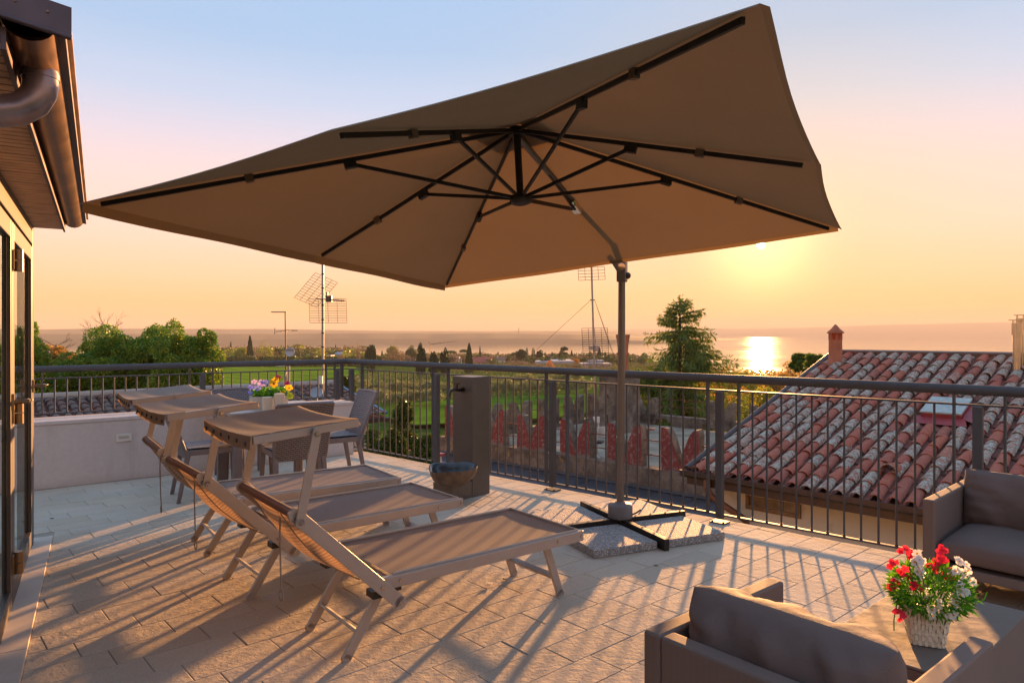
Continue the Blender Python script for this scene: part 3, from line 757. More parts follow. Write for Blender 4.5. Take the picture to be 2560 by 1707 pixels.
for i in range(8):
    e0, e1 = rim[i], rim[(i+1) % 8]
    def fv(u, v, e0=e0, e1=e1):
        ed = e0.lerp(e1, v); q = ed+(peak-nrmC*0.5-ed).normalized()*0.02*math.sin(math.pi*v)
        dr = (-nrmC*(0.046 if i < 2 else 0.022) if i < 4 else (mids[i//2]-ctr).normalized()*0.022-nrmC*0.016)
        return tuple(q-nrmC*(0.045*math.sin(math.pi*v)*0.18)+dr*u*(1+0.08*math.sin(v*9+i)))
    b.grid(fv, 2, 10)
b.build('valance', m_can, par, fix=False)
b = MB(); vt = peak+nrmC*0.075
for i in range(8):
    e0 = peak.lerp(rim[i], 0.14)+nrmC*0.015; e1 = peak.lerp(rim[(i+1) % 8], 0.14)+nrmC*0.015
    b.grid(lambda u, v: tuple(vt.lerp(e0.lerp(e1, v), u)), 4, 3)
b.build('vent_cap', m_can, par, fix=False)
m_pocket = mat('corner_pocket', (0.07, 0.055, 0.045), 0.8)
for i in range(8):
    if i == 3:  # the carrying side has a short spreader to the clamp
        pass
    full_ = rim[i]; e1 = peak.lerp(full_, 0.965); st_ = peak.lerp(full_, 0.02)-nrmC*0.024; e1 = e1-nrmC*0.024
    if i == 3: e1 = peak.lerp(full_, 0.52)-nrmC*0.026
    b = MB(); b.bar(st_, e1, 0.014, 0.021, up=nrmC); rb = b.build('rib', m_rib, par, bevel=0.002)
    if i == 3: continue
    j = peak.lerp(full_, 0.43)-nrmC*0.045
    b = MB(); b.bar(hub_low+(j-hub_low).normalized()*0.03, j, 0.013, 0.018, up=nrmC); b.build('strut', m_rib, rb, bevel=0.0015)
    b = MB(); dd = (full_-peak).normalized(); b.bar(j-dd*0.03, j+dd*0.03, 0.03, 0.045, up=nrmC); b.build('joint', m_rib, rb, bevel=0.002)
    b = MB(); q = peak.lerp(full_, 0.66)-nrmC*0.026; b.bar(q-dd*0.02, q+dd*0.02, 0.026, 0.036, up=nrmC); b.build('cloth_tie', m_can, rb)
b = MB(); b.tube([hub_low+nrmC*0.01, peak-nrmC*0.01], 0.019, 12); b.tube([peak-nrmC*0.055, peak-nrmC*0.015], 0.045, 14)
b.build('centre_post', m_rib, par)
b = MB(); b.tube([hub_low-nrmC*0.030, hub_low-nrmC*0.022, hub_low+nrmC*0.012, hub_low+nrmC*0.018], [0.035, 0.055, 0.058, 0.035], 18); b.build('hub', m_rib, par)
ptop = Vector((0.790, 5.02, 1.845)); clampP = peak.lerp(mids[1], 0.52)+nrmC*0.0
pk = peak-nrmC*0.05
b = MB(); b.tube([PB+Vector((0, 0, 0.06)), ptop+Vector((0, 0, -0.02))], 0.0265, 16); b.build('pole', m_pole, par)
b = MB(); b.tube([ptop+Vector((0, 0, -0.07)), ptop+Vector((0, 0, 0.20))], 0.024, 14); b.build('pole_insert', m_pole, par)
armdir = (clampP-ptop).normalized()
b = MB(); b.tube([ptop+Vector((0.0, 0.0, 0.185)), clampP+nrmC*0.012, clampP+(pk-clampP)*0.97], 0.0175, 10); b.build('arm', m_pole, par)
m_chrome = mat('chrome', (0.72, 0.68, 0.62), 0.15, metal=1.0, var=0.05)
b = MB(); b.tube([clampP-armdir*0.05, clampP+armdir*0.06], 0.027, 12); b.bar(clampP-armdir*0.05-Vector((0, 0, .02)), clampP+armdir*0.04-Vector((0, 0, .02)), 0.05, 0.02); b.build('clamp', m_chrome, par, bevel=0.002)
b = MB(); b.bar(hub_low, clampP-armdir*0.0+Vector((-0.02, -0.03, -0.03)), 0.014, 0.020, up=nrmC); b.build('spreader', m_rib, par)
b = MB()
xr = Vector((0.92, -0.39, 0))
b.box(ptop+Vector((0, 0, 0.0)), xr*0.034, Vector((0.39, 0.92, 0))*0.034, (0, 0, 0.075))
b.tube([ptop+Vector((-0.09, -0.07, 0.10)), ptop+Vector((0.0, 0.0, -0.02))], 0.021, 10)
b.build('joint_housing', m_pole, par, bevel=0.008)
b = MB(); b.disc(ptop+Vector((-0.012, -0.045, 0.03)), (0.1, -1, 0.1), 0.027, 0.016, 18); b.build('joint_cap', m_chrome, par)
b = MB(); b.tube([ptop+xr*0.03+Vector((0, 0, -0.03)), ptop+xr*0.05+Vector((0, 0, -0.03)), ptop+xr*0.062+Vector((0, 0, -0.03))], [0.024, 0.024, 0.012], 12); b.build('crank_knob', m_dark, par)
b = MB(); b.tube([PB+Vector((0, 0, 0.62)), PB+Vector((0, 0, 0.66))], 0.0300, 16); b.build('pole_ring', m_pole, par)
b = MB()
for d_ in (ua, -ua, va, -va): b.bar(PB+d_*0.03+Vector((0, 0, 0.043)), PB+d_*0.56+Vector((0, 0, 0.039)), 0.038, 0.076)
b.build('cross_base', m_rib, par, bevel=0.002)
m_drum = mat('grey_drum', (0.17, 0.165, 0.165), 0.6, var=0.12, scale=12)
b = MB(); b.lathe(PB+Vector((0, 0, 0.085)), [(0.085, 0), (0.088, 0.006), (0.088, 0.085), (0.078, 0.098), (0.04, 0.100), (0.034, 0.115)], 24); b.build('base_drum', m_drum, par)
b = MB(); b.tube([PB+Vector((0.08, 0.0, 0.10)), PB+Vector((0.115, 0.0, 0.115)), PB+Vector((0.15, 0.01, 0.135))], 0.006, 6); b.build('locking_lever', m_dark, par)
# four washed-gravel slabs weigh the base down
m_gravel, t, p, out = new_mat('washed_gravel_slab')
g = pos(t)
vo = N(t, 'ShaderNodeTexVoronoi'); vo.inputs['Scale'].default_value = 95; t.links.new(g, vo.inputs['Vector'])
cc = ramp(t, mth(t, 'FRACT', mth(t, 'MULTIPLY', N(t, 'ShaderNodeSeparateColor').outputs[0], 1.0)), [(0, (0, 0, 0)), (1, (1, 1, 1))])
sepc = N(t, 'ShaderNodeSeparateColor'); t.links.new(vo.outputs['Color'], sepc.inputs[0])
cc = ramp(t, sepc.outputs[0], [(0.0, (0.12, 0.105, 0.10)), (0.3, (0.30, 0.28, 0.27)), (0.55, (0.46, 0.44, 0.43)), (0.8, (0.62, 0.60, 0.58)), (1.0, (0.36, 0.27, 0.24))])
cc = mixc(t, ramp(t, vo.outputs['Distance'], [(0.3, (0, 0, 0)), (0.62, (1, 1, 1))]), cc, (0.26, 0.25, 0.235))
t.links.new(cc, p.inputs['Base Color']); p.inputs['Roughness'].default_value = 0.75
inv = mth(t, 'SUBTRACT', 1.0, vo.outputs['Distance']); bump(t, p, inv, 0.8, 0.006)
lbl = ['washed gravel slab under the parasol, nearest the lounger and camera', 'washed gravel slab of the parasol base on the right, towards the railing post', 'far washed gravel slab of the parasol base, beside the railing', 'washed gravel slab of the parasol base half hidden behind the near lounger']
for i, (a_, c_) in enumerate(((-ua, -va), (ua, -va), (ua, va), (-ua, va))):
    c0 = PB+(a_+c_)*0.275+Vector((0, 0, 0.027))
    b = MB(); b.box(c0, ua*0.236, va*0.236, (0, 0, 0.0265)); o = b.build('base_slab', m_gravel, bevel=0.006)
    tag(o, lbl[i], 'paving slab', 'gravel slabs weighing down the parasol base')

# ================================================================== WATER FOUNTAIN
m_fount = mat('anthracite_sheet', (0.105, 0.095, 0.085), 0.42, metal=0.25, var=0.12, scale=6, rvar=0.1, bscale=200, bstr=0.1, bdist=0.0006)
fx = Vector((-0.76, 0.65, 0)).normalized(); fy = Vector((0.65, 0.76, 0)).normalized()   # fx to the left face's far edge, fy along the right face
F0 = Vector((-0.338, 5.98, 0))
ft = thing('water_fountain', 'square metal water fountain column with a brass tap and low plinth', 'fountain', tuple(F0))
b = MB(); b.box(F0+fx*0.12+fy*0.11+Vector((0, 0, 0.512)), fx*0.12, fy*0.11, (0, 0, 0.512)); b.build('column', m_fount, ft, bevel=0.004)
b = MB(); b.box(F0+fx*0.12+fy*0.11+Vector((0, 0, 1.026)), fx*0.1195, fy*0.1095, (0, 0, 0.0015)); b.build('lid', m_fount, ft)
b = MB(); b.box(F0+fx*0.117-fy*0.122+Vector((0, 0, 0.07)), fx*0.114, fy*0.121, (0, 0, 0.07)); b.build('plinth', m_fount, ft, bevel=0.004)
m_tap = mat('dark_brass', (0.06, 0.05, 0.045), 0.3, metal=0.9, var=0.1)
b = MB(); tb = F0+fx*0.115-fy*0.001+Vector((0, 0, 0.915))
b.disc(tb-fy*0.004, fy, 0.024, 0.008, 16)
b.tube([tb, tb-fy*0.06, tb-fy*0.105+Vector((0, 0, 0.012)), tb-fy*0.145+Vector((0, 0, 0.0)), tb-fy*0.160+Vector((0, 0, -0.03)), tb-fy*0.162+Vector((0, 0, -0.055))], [0.013, 0.013, 0.014, 0.012, 0.0105, 0.0125], 10)
b.tube([tb-fy*0.07, tb-fy*0.07+Vector((0, 0, 0.055))], 0.010, 10); b.bar(tb-fy*0.07-fx*0.03+Vector((0, 0, 0.058)), tb-fy*0.07+fx*0.03+Vector((0, 0, 0.058)), 0.012, 0.009)
b.build('tap', m_tap, ft)
# river-stone bowl
m_stone, t, p, out = new_mat('river_stone')
g = pos(t)
cc = ramp(t, noise(t, g, 9, 6, 0.65), [(0.3, (0.045, 0.035, 0.028)), (0.55, (0.14, 0.095, 0.06)), (0.75, (0.24, 0.17, 0.11))])
t.links.new(cc, p.inputs['Base Color']); p.inputs['Roughness'].default_value = 0.6; bump(t, p, noise(t, g, 40, 5), 0.6, 0.006)
m_stone_in = mat('polished_stone', (0.05, 0.058, 0.065), 0.22, var=0.25, scale=14)
BC = Vector((-0.505, 5.80, 0.14))
bw_ = thing('stone_bowl', 'river stone wash bowl resting on the plinth of the fountain', 'basin', tuple(BC))
def bowl_r(a): return 1+0.10*math.cos(a*2+0.6)+0.07*math.sin(a*3+1)+0.04*math.cos(a*5)
def rimz(a): return 0.155+0.018*math.cos(a-0.9)+0.008*math.sin(a*3)
NB = 36; b = MB(); b.smooth = True
prof = [(0.0, 0.001), (0.075, 0.001), (0.115, 0.02), (0.155, 0.065), (0.178, 0.115), (0.186, 0.148), (0.184, 0.163)]
vs = []
for (r_, h_) in prof:
    for q in range(NB):
        a = 2*math.pi*q/NB; vs.append(BC+Vector((r_*bowl_r(a)*math.cos(a), r_*bowl_r(a)*math.sin(a), h_*rimz(a)/0.163)))
b.add(vs, [(i*NB+q, i*NB+(q+1) % NB, (i+1)*NB+(q+1) % NB, (i+1)*NB+q) for i in range(len(prof)-1) for q in range(NB)])
b.build('shell', m_stone, bw_)
b = MB(); b.smooth = True; vs = []
prof = [(0.184, 0.163), (0.165, 0.160), (0.150, 0.12), (0.12, 0.065), (0.06, 0.042), (0.0, 0.04)]
for (r_, h_) in prof:
    for q in range(NB):
        a = 2*math.pi*q/NB; vs.append(BC+Vector((r_*bowl_r(a)*math.cos(a), r_*bowl_r(a)*math.sin(a), h_*rimz(a)/0.163)))
b.add(vs, [(i*NB+q, i*NB+(q+1) % NB, (i+1)*NB+(q+1) % NB, (i+1)*NB+q) for i in range(len(prof)-1) for q in range(NB)])
b.build('hollow', m_stone_in, bw_)

# ================================================================== DINING TABLE AND WICKER CHAIRS
def wicker(name, col):
    m, t, p, out = new_mat(name)
    v = N(t, 'ShaderNodeTexCoord').outputs['Object']
    br = N(t, 'ShaderNodeTexBrick'); br.inputs['Scale'].default_value = 1.0
    br.inputs['Brick Width'].default_value = 0.036; br.inputs['Row Height'].default_value = 0.013; br.inputs['Mortar Size'].default_value = 0.0028
    br.inputs['Mortar Smooth'].default_value = 0.6
    sp = N(t, 'ShaderNodeSeparateXYZ'); t.links.new(v, sp.inputs[0])
    cb = N(t, 'ShaderNodeCombineXYZ'); t.links.new(sp.outputs[1], cb.inputs[0]); t.links.new(mth(t, 'ADD', sp.outputs[2], mth(t, 'MULTIPLY', sp.outputs[0], 0.8)), cb.inputs[1])
    t.links.new(cb.outputs[0], br.inputs['Vector'])
    br.inputs['Color1'].default_value = (*col, 1); br.inputs['Color2'].default_value = (*[c_*0.8 for c_ in col], 1); br.inputs['Mortar'].default_value = (*[c_*0.22 for c_ in col], 1)
    t.links.new(br.outputs['Color'], p.inputs['Base Color']); p.inputs['Roughness'].default_value = 0.5
    bump(t, p, mth(t, 'SUBTRACT', 1.0, br.outputs['Fac']), 0.8, 0.004); return m
m_wick = wicker('wicker_weave', (0.235, 0.21, 0.22))
m_resin = mat('resin_taupe', (0.18, 0.155, 0.155), 0.5, var=0.08, scale=12, bscale=90, bstr=0.25, bdist=0.002)
def make_chair(label):
    """local: +x is the way the chair faces"""
    r_ = thing('wicker_chair', label, 'chair', (0, 0, 0), 0, 'wicker chairs round the dining table'); A = dict(world=False)
    b = MB()
    def seat(u, v): return (-0.21+u*0.44, -0.205+v*0.41+(0.01*u*(v-0.5)*2), 0.445-0.012*math.sin(math.pi*v)*math.sin(math.pi*u)+0.006*u)
    b.grid(seat, 8, 8); b.grid(lambda u, v: tuple(Vector(seat(u, v))-Vector((0, 0, 0.018))), 8, 8); b.build('seat', m_wick, r_, **A)
    b = MB(); b.abox(-0.20, 0.215, -0.212, -0.192, 0.385, 0.432); b.abox(-0.20, 0.215, 0.192, 0.212, 0.385, 0.432); b.abox(0.216, 0.236, -0.212, 0.212, 0.385, 0.436); b.abox(-0.222, -0.202, -0.205, 0.205, 0.385, 0.432)
    b.build('apron', m_resin, r_, bevel=0.004, **A)
    def bk(u, v, o=0.0):
        y = -0.215+v*0.43; y *= 1+0.05*u
        return (-0.205-0.15*u-0.02*u*u-0.030*(1-(2*v-1)**2)+o, y, 0.36+0.47*u+0.006*math.sin(math.pi*v))
    b = MB(); b.grid(lambda u, v: bk(u, v), 10, 10); b.grid(lambda u, v: bk(u, v, -0.018), 10, 10); b.build('backrest', m_wick, r_, **A)
    b = MB()
    b.tube([Vector(bk(u, 0))+Vector((-0.009, 0, 0)) for u in np.linspace(0, 1, 7)], 0.0145, 8); b.tube([Vector(bk(u, 1))+Vector((-0.009, 0, 0)) for u in np.linspace(0, 1, 7)], 0.0145, 8)
    b.tube([Vector(bk(1, v))+Vector((-0.009, 0, 0)) for v in np.linspace(0, 1, 9)], 0.0145, 8); b.build('back_frame', m_resin, r_, **A)
    for sx, sy in ((1, 1), (1, -1), (-1, 1), (-1, -1)):
        x0 = 0.212 if sx > 0 else -0.205; xb = 0.225 if sx > 0 else -0.285
        b = MB(); top = Vector((x0, sy*0.195, 0.43)); bot = Vector((xb, sy*0.205, 0.0)); q = 0.021
        for (c_, h_) in ((0, 0),):
            vs = [bot+Vector((a*0.015, d_*0.015, 0)) for a, d_ in ((-1, -1), (1, -1), (1, 1), (-1, 1))]+[top+Vector((a*q, d_*q, 0)) for a, d_ in ((-1, -1), (1, -1), (1, 1), (-1, 1))]
            b.add(vs, [(3, 2, 1, 0), (4, 5, 6, 7), (0, 1, 5, 4), (1, 2, 6, 5), (2, 3, 7, 6), (3, 0, 4, 7)])
        b.build('leg', m_resin, r_, bevel=0.004, **A)
    b = MB(); b.abox(-0.242, -0.238, 0.02, 0.075, 0.375, 0.393); b.build('label_plate', m_white, r_, **A)
    return r_
TC = Vector((-2.2, 6.36, 0)); a1 = Vector((0.84, 0.54, 0)).normalized(); a2 = Vector((-a1.y, a1.x, 0)); ang = math.atan2(a1.y, a1.x)
ch = make_chair('wicker chair at the near side of the table, its back to the loungers')
place(ch, tuple(TC-a2*0.52+a1*0.06), ang+R(90))
for off, rot, lb in ((-a1*0.50, ang, 'wicker chair on the left of the table, seen from its open side'),
                     (a1*0.55, ang+R(180), 'wicker chair on the right of the table, tilted back against the wall end'),
                     (a2*0.60-a1*0.10, ang-R(90), 'wicker chair behind the table, half hidden by the blue pansies')):
    c_ = copy_tree(ch); c_['label'] = lb; place(c_, tuple(TC+off), rot)
m_top = mat('table_top', (0.43, 0.38, 0.34), 0.45, var=0.10, scale=5)
tb_ = thing('dining_table', 'square pale topped wicker legged table between four chairs', 'table', tuple(TC), ang)
b = MB(); b.box(TC+Vector((0, 0, 0.725)), a1*0.42, a2*0.42, (0, 0, 0.015)); b.build('tabletop', m_top, tb_, bevel=0.004)
b = MB()
for s_ in (-1, 1):
    b.box(TC+a2*s_*0.405+Vector((0, 0, 0.678)), a1*0.42, a2*0.012, (0, 0, 0.031)); b.box(TC+a1*s_*0.405+Vector((0, 0, 0.678)), a1*0.012, a2*0.392, (0, 0, 0.031))
b.build('apron', m_resin, tb_, bevel=0.003)
for sx in (-1, 1):
    for sy in (-1, 1):
        b = MB(); b.box(TC+a1*sx*0.352+a2*sy*0.352+Vector((0, 0, 0.354)), a1*0.036, a2*0.036, (0, 0, 0.3535)); b.build('leg', m_resin, tb_, bevel=0.004)
# candles and pansies on the table
m_wax = mat('candle_wax', (0.74, 0.62, 0.45), 0.5, var=0.05); 
for (x_, z1, lb) in ((673, 0.115, 'short square white candle, left of the pair in front of the pansies'), (703, 0.145, 'taller square white candle, right of the pair before the flower box')):
    c0 = atY(x_-5, 1026, 6.03); c0.z = 0.74
    cd = thing('candle', lb, 'candle', tuple(c0), ang, 'square candles on the dining table')
    b = MB(); b.box(c0+Vector((0, 0, z1/2)), a1*0.036, a2*0.036, (0, 0, z1/2)); b.build('wax', m_wax, cd, bevel=0.004)
    b = MB(); b.tube([c0+Vector((0, 0, z1-0.002)), c0+Vector((0.001, 0, z1+0.010))], 0.0018, 5); b.build('wick', m_dark, cd)

# ------------------------------------------------------------------ flowers
m_leafb = leaf_mat('bedding_leaf', [(0.0, (0.035, 0.14, 0.014)), (0.5, (0.085, 0.28, 0.022)), (1.0, (0.19, 0.42, 0.04))], 0.5, 0.4)
def petal_mat(name, c0, c1):
    m, t, p, out = new_mat(name); g = N(t, 'ShaderNodeNewGeometry')
    t.links.new(mixc(t, g.outputs['Random Per Island'], c0, c1), p.inputs['Base Color']); p.inputs['Roughness'].default_value = 0.6
    p.inputs['Specular IOR Level'].default_value = 0.2
    tr = N(t, 'ShaderNodeBsdfTranslucent'); t.links.new(mixc(t, g.outputs['Random Per Island'], c0, c1), tr.inputs[0])
    mx = N(t, 'ShaderNodeMixShader'); mx.inputs[0].default_value = 0.5; t.links.new(p.outputs[0], mx.inputs[1]); t.links.new(tr.outputs[0], mx.inputs[2]); t.links.new(mx.outputs[0], out.inputs[0]); return m
m_blue = petal_mat('petal_blue', (0.16, 0.16, 0.72), (0.35, 0.36, 0.85)); m_yel = petal_mat('petal_yellow', (0.85, 0.42, 0.01), (0.85, 0.55, 0.02))
m_lil = petal_mat('petal_lilac', (0.45, 0.30, 0.68), (0.62, 0.45, 0.75)); m_mar = petal_mat('petal_maroon', (0.11, 0.008, 0.035), (0.22, 0.015, 0.09))
m_red = petal_mat('petal_red', (0.75, 0.018, 0.03), (0.80, 0.05, 0.10)); m_wht = petal_mat('petal_white', (0.82, 0.80, 0.80), (0.85, 0.82, 0.78))
m_ora = petal_mat('flower_eye', (0.75, 0.28, 0.01), (0.8, 0.40, 0.02))
def flower(b, c, n, r, petals=5, eye=1, slots=(0, 1), tilt=0.35, rg=rng):
    """petal fan with a coloured eye; slots are material indices"""
    c = Vector(c); n = Vector(n).normalized(); x = n.orthogonal().normalized(); y = n.cross(x); b.cur = slots[0]; b.smooth = False
    a0 = rg.uniform(0, 6.28)
    for i in range(petals):
        a = a0+2*math.pi*i/petals; d = x*math.cos(a)+y*math.sin(a); s_ = x*-math.sin(a)+y*math.cos(a)
        rr = r*rg.uniform(0.85, 1.1); up = n*r*tilt
        b.add([c+n*0.001, c+d*rr*0.55+s_*rr*0.48+up*0.4, c+d*rr+s_*rr*0.28+up*0.75, c+d*rr-s_*rr*0.28+up*0.75, c+d*rr*0.55-s_*rr*0.48+up*0.4], [(0, 1, 2, 3, 4)])
    b.cur = slots[1]
    k_ = [c+n*r*0.10+(x*math.cos(q)+y*math.sin(q))*r*0.26 for q in np.linspace(0, 2*math.pi, 7)[:-1]]
    b.add(k_, [tuple(range(6))]); b.cur = 0
def leaves(b, base, tip_fn, n, l, w_, rg=rng):
    for i in range(n):
        p0, d = tip_fn(i); d = d.normalized(); s_ = d.cross(Vector((rg.uniform(-1, 1), rg.uniform(-1, 1), rg.uniform(0.2, 1)))).normalized()
        ll = l*rg.uniform(0.6, 1.25); ww = w_*rg.uniform(0.7, 1.2); nn = d.cross(s_)
        b.add([p0, p0+d*ll*0.45+s_*ww+nn*ll*0.08, p0+d*ll-Vector((0, 0, ll*0.12)), p0+d*ll*0.45-s_*ww+nn*ll*0.08], [(0, 1, 2), (0, 2, 3)])
def rsph(rg=rng):
    while True:
        q = Vector((rg.uniform(-1, 1), rg.uniform(-1, 1), rg.uniform(-1, 1)))
        if 0.05 < q.length < 1: return q
FB = atY(672, 1018, 6.20); FB.z = 0.74
fbx = thing('flower_box', 'white wooden box of blue and yellow pansies on the dining table', 'flower box', tuple(FB), ang)
m_wbox = mat('whitewashed_wood', (0.60, 0.53, 0.44), 0.7, var=0.15, scale=20)
b = MB()
for s_ in (-1, 1):
    b.box(FB+a2*s_*0.066+Vector((0, 0, 0.055)), a1*0.150, a2*0.006, (0, 0, 0.055)); b.box(FB+a1*s_*0.144+Vector((0, 0, 0.055)), a1*0.006, a2*0.0595, (0, 0, 0.0545))
b.build('box', m_wbox, fbx, bevel=0.002)
b = MB(); b.box(FB+Vector((0, 0, 0.048)), a1*0.1375, a2*0.0595, (0, 0, 0.045)); b.build('soil', mat('soil', (0.03, 0.02, 0.013), 0.95), fbx)
b = MB()
def lf1(i):
    p0 = FB+a1*rng.uniform(-0.14, 0.15)+a2*rng.uniform(-0.065, 0.065)+Vector((0, 0, rng.uniform(0.09, 0.17)))
    return p0, Vector((rng.uniform(-1, 1), rng.uniform(-1, 1), rng.uniform(-0.3, 0.9)))
leaves(b, None, lf1, 420, 0.045, 0.012); b.build('foliage', m_leafb, fbx, fix=False)
for (u_, v_, h_, r_, m1, m2, nm) in ((-0.115, -0.07, 0.185, 0.034, m_blue, m_yel, 'blue'), (-0.07, -0.045, 0.225, 0.036, m_lil, m_blue, 'lilac'), (-0.155, 0.0, 0.19, 0.026, m_blue, m_blue, 'b'), (-0.03, -0.02, 0.235, 0.030, m_blue, m_yel, 'b'), (-0.12, 0.03, 0.235, 0.028, m_lil, m_yel, 'l'),
                                (-0.165, -0.04, 0.15, 0.024, m_blue, m_yel, 'b'), (0.03, -0.05, 0.215, 0.042, m_yel, m_mar, 'y'), (0.055, 0.0, 0.245, 0.034, m_yel, m_mar, 'y'), (0.085, 0.02, 0.265, 0.027, m_mar, m_yel, 'm'), (0.155, -0.02, 0.215, 0.026, m_mar, m_mar, 'm'), (0.165, -0.05, 0.175, 0.031, m_yel, m_mar, 'y'), (0.11, -0.06, 0.14, 0.022, m_yel, m_yel, 'y'), (0.17, 0.02, 0.18, 0.024, m_yel, m_mar, 'y')):
    b = MB(); c0 = FB+a1*u_+a2*v_+Vector((0, 0, h_)); flower(b, c0, Vector((0.25, -0.85, 0.55))+rsph()*0.4, r_, 5, slots=(0, 1), tilt=0.15)
    b.tube([c0-Vector((0, 0, 0.05)), c0-Vector((0, 0, 0.002))], 0.0012, 4); b.build('pansy', [m1, m2], fbx, fix=False)
b = MB(); flower(b, FB+a1*0.165-a2*0.08+Vector((0, 0, 0.105)), (0.3, -0.9, 0.3), 0.032, 6, slots=(0, 0)); b.build('pale_leaf', petal_mat('pale_leaf', (0.45, 0.55, 0.03), (0.5, 0.6, 0.05)), fbx, fix=False)

# ================================================================== ARMCHAIR, SOFA, COFFEE TABLE
m_uph = textile('upholstery_weave', (0.20, 0.142, 0.118), 120, 0.0, rel=0.0005)
m_cush = textile('cushion_cloth', (0.175, 0.122, 0.105), 150, 0.0, rel=0.0004)
def cushion(b, c, ax, ay, az, puff=0.35, wr=0.004, seed=1, n=26, pipe=True):
    """soft pillow: half extents ax, ay, az (vectors); az the thin way"""
    ph = [random.Random(seed+i).uniform(0, 6.28) for i in range(8)]
    c = Vector(c); ax, ay, az = Vector(ax), Vector(ay), Vector(az)
    def side(sg):
        def fn(u, v):
            x, y = math.sin((2*u-1)*math.pi/2), math.sin((2*v-1)*math.pi/2)
            e = max(0, (1-abs(x)**4))*max(0, (1-abs(y)**4)); h = (1-puff)*(e**0.22 if e > 0 else 0)+puff*((max(0, 1-x**6)*max(0, 1-abs(y)**2.4))**0.5 if e > 0 else 0)
            wrk = 0.0
            if e > 0: wrk = wr*(math.sin(x*9+ph[0]+2*math.sin(y*2+ph[1]))*math.sin(y*3+ph[2])+0.6*math.sin(x*21+ph[3]+y*5)*abs(y)**1.5+0.5*math.sin(y*17+ph[4]+x*3)*abs(x)**2)*min(1, e*3)
            pin = 1-0.035*(abs(y)**2)*(1-abs(x)**2)*0-0.02*(1-e)
            return tuple(c+ax*x*pin+ay*y*pin+az*sg*h+az.normalized()*wrk*sg)
        return fn
    b.grid(side(1), n, n); b.grid(side(-1), n, n)
def sofa(nm, label, cat, P, dx, dy, W_, D_, ht, arm, back, seat_z, seed, ncush=1, CZ=0.165, CH=0.185, CY0=0.125, CT=0.105):
    """P: rear left corner seen from behind; dx across, dy forward (unit vectors)"""
    r_ = thing(nm, label, cat, tuple(P)); Z = Vector((0, 0, 1)); C_ = lambda x, y, z: P+dx*x+dy*y+Z*z
    def bb(b, x0, x1, y0, y1, z0, z1): b.box(C_((x0+x1)/2, (y0+y1)/2, (z0+z1)/2), dx*(x1-x0)/2, dy*(y1-y0)/2, Z*(z1-z0)/2)
    for x0, x1 in ((0, arm), (W_-arm, W_)):
        b = MB(); bb(b, x0, x1, 0, D_, 0.05, ht); b.build('armrest', m_uph, r_, bevel=0.010, seg=3)
    b = MB(); bb(b, arm+0.001, W_-arm-0.001, 0.0, back, 0.05, ht); b.build('backrest', m_uph, r_, bevel=0.010, seg=3)
    b = MB(); bb(b, arm+0.001, W_-arm-0.001, back+0.001, D_-0.012, 0.14, seat_z-0.15); b.build('seat_base', m_uph, r_, bevel=0.008)
    b = MB()
    for x in (0.03, W_-0.03):
        for y in (0.03, D_-0.03): b.tube([C_(x, y, 0.0), C_(x, y, 0.05)], 0.018, 10)
    b.build('foot', m_dark, r_)
    wi = (W_-2*arm)/ncush
    for i in range(ncush):
        xc = arm+wi*(i+0.5)
        b = MB(); cushion(b, C_(xc, back+(D_-back)/2+0.005, seat_z-0.075), dx*(wi/2-0.004), dy*((D_-back)/2), Z*0.075, 0.18, 0.002, seed+i*7, 20); b.build('seat_cushion', m_cush, r_, fix=True)
        tl = R(12); up = (Z*math.cos(tl)-dy*math.sin(tl)); th = (dy*math.cos(tl)+Z*math.sin(tl))
        b = MB(); cushion(b, C_(xc, back+CY0, seat_z+CZ), dx*(wi/2+0.012), up*CH, th*CT, 0.9, 0.014 if nm == 'armchair' else 0.009, seed+20+i*5, 40); b.build('back_cushion', m_cush, r_, fix=True)
        if nm == 'armchair': continue
        b = MB(); rimp = [(-1, -1), (1, -1), (1, 1), (-1, 1)]; pts = []
        for q in range(4):
            a, e = rimp[q], rimp[(q+1) % 4]
            for s_ in np.linspace(0, 1, 8)[:-1]:
                x, y = a[0]+(e[0]-a[0])*s_, a[1]+(e[1]-a[1])*s_
                pts.append(C_(xc, back+CY0, seat_z+CZ)+dx*(wi/2+0.012)*x*0.982+up*CH*y*0.982)
        b.tube(pts, 0.0028, 6, closed=True); b.build('piping', m_cush, r_)
    return r_
P1 = Vector((0.390, 2.082, 0)); dY = Vector((0.765, 0.644, 0)).normalized(); dX = Vector((dY.y, -dY.x, 0))
sofa('armchair', 'brown upholstered armchair with a plump back cushion, its back to the camera', 'armchair', P1, dX, dY, 0.70, 0.706, 0.52, 0.062, 0.062, 0.36, 3, 1, 0.110, 0.160, 0.150, 0.135)
S0 = Vector((2.187, 3.728, 0)); sF = Vector((-0.73, -0.683, 0)).normalized(); sX = Vector((0.683, -0.73, 0)).normalized()
sofa('sofa', 'brown upholstered two seat sofa standing against the railing on the right', 'sofa', S0-sF*0.74, sX, sF, 1.45, 0.74, 0.52, 0.06, 0.06, 0.34, 41, 2, 0.115, 0.165)
F_ = Vector((1.741, 3.09, 0)); tu = Vector((0.745, 0.667, 0)).normalized(); tv = Vector((0.69, -0.724, 0)).normalized()
ct = thing('coffee_table', 'low boxy brown cloth covered coffee table between armchair and sofa', 'coffee table', tuple(F_-tu*0.42+tv*0.22))
tc0 = F_-tu*0.42+tv*0.22
m_ctop = textile('table_cloth_weave', (0.19, 0.152, 0.128), 150, 0.0, rel=0.0004)
b = MB(); b.box(tc0+Vector((0, 0, 0.145)), tu*0.418, tv*0.218, (0, 0, 0.143)); b.build('table_body', m_uph, ct, bevel=0.006)
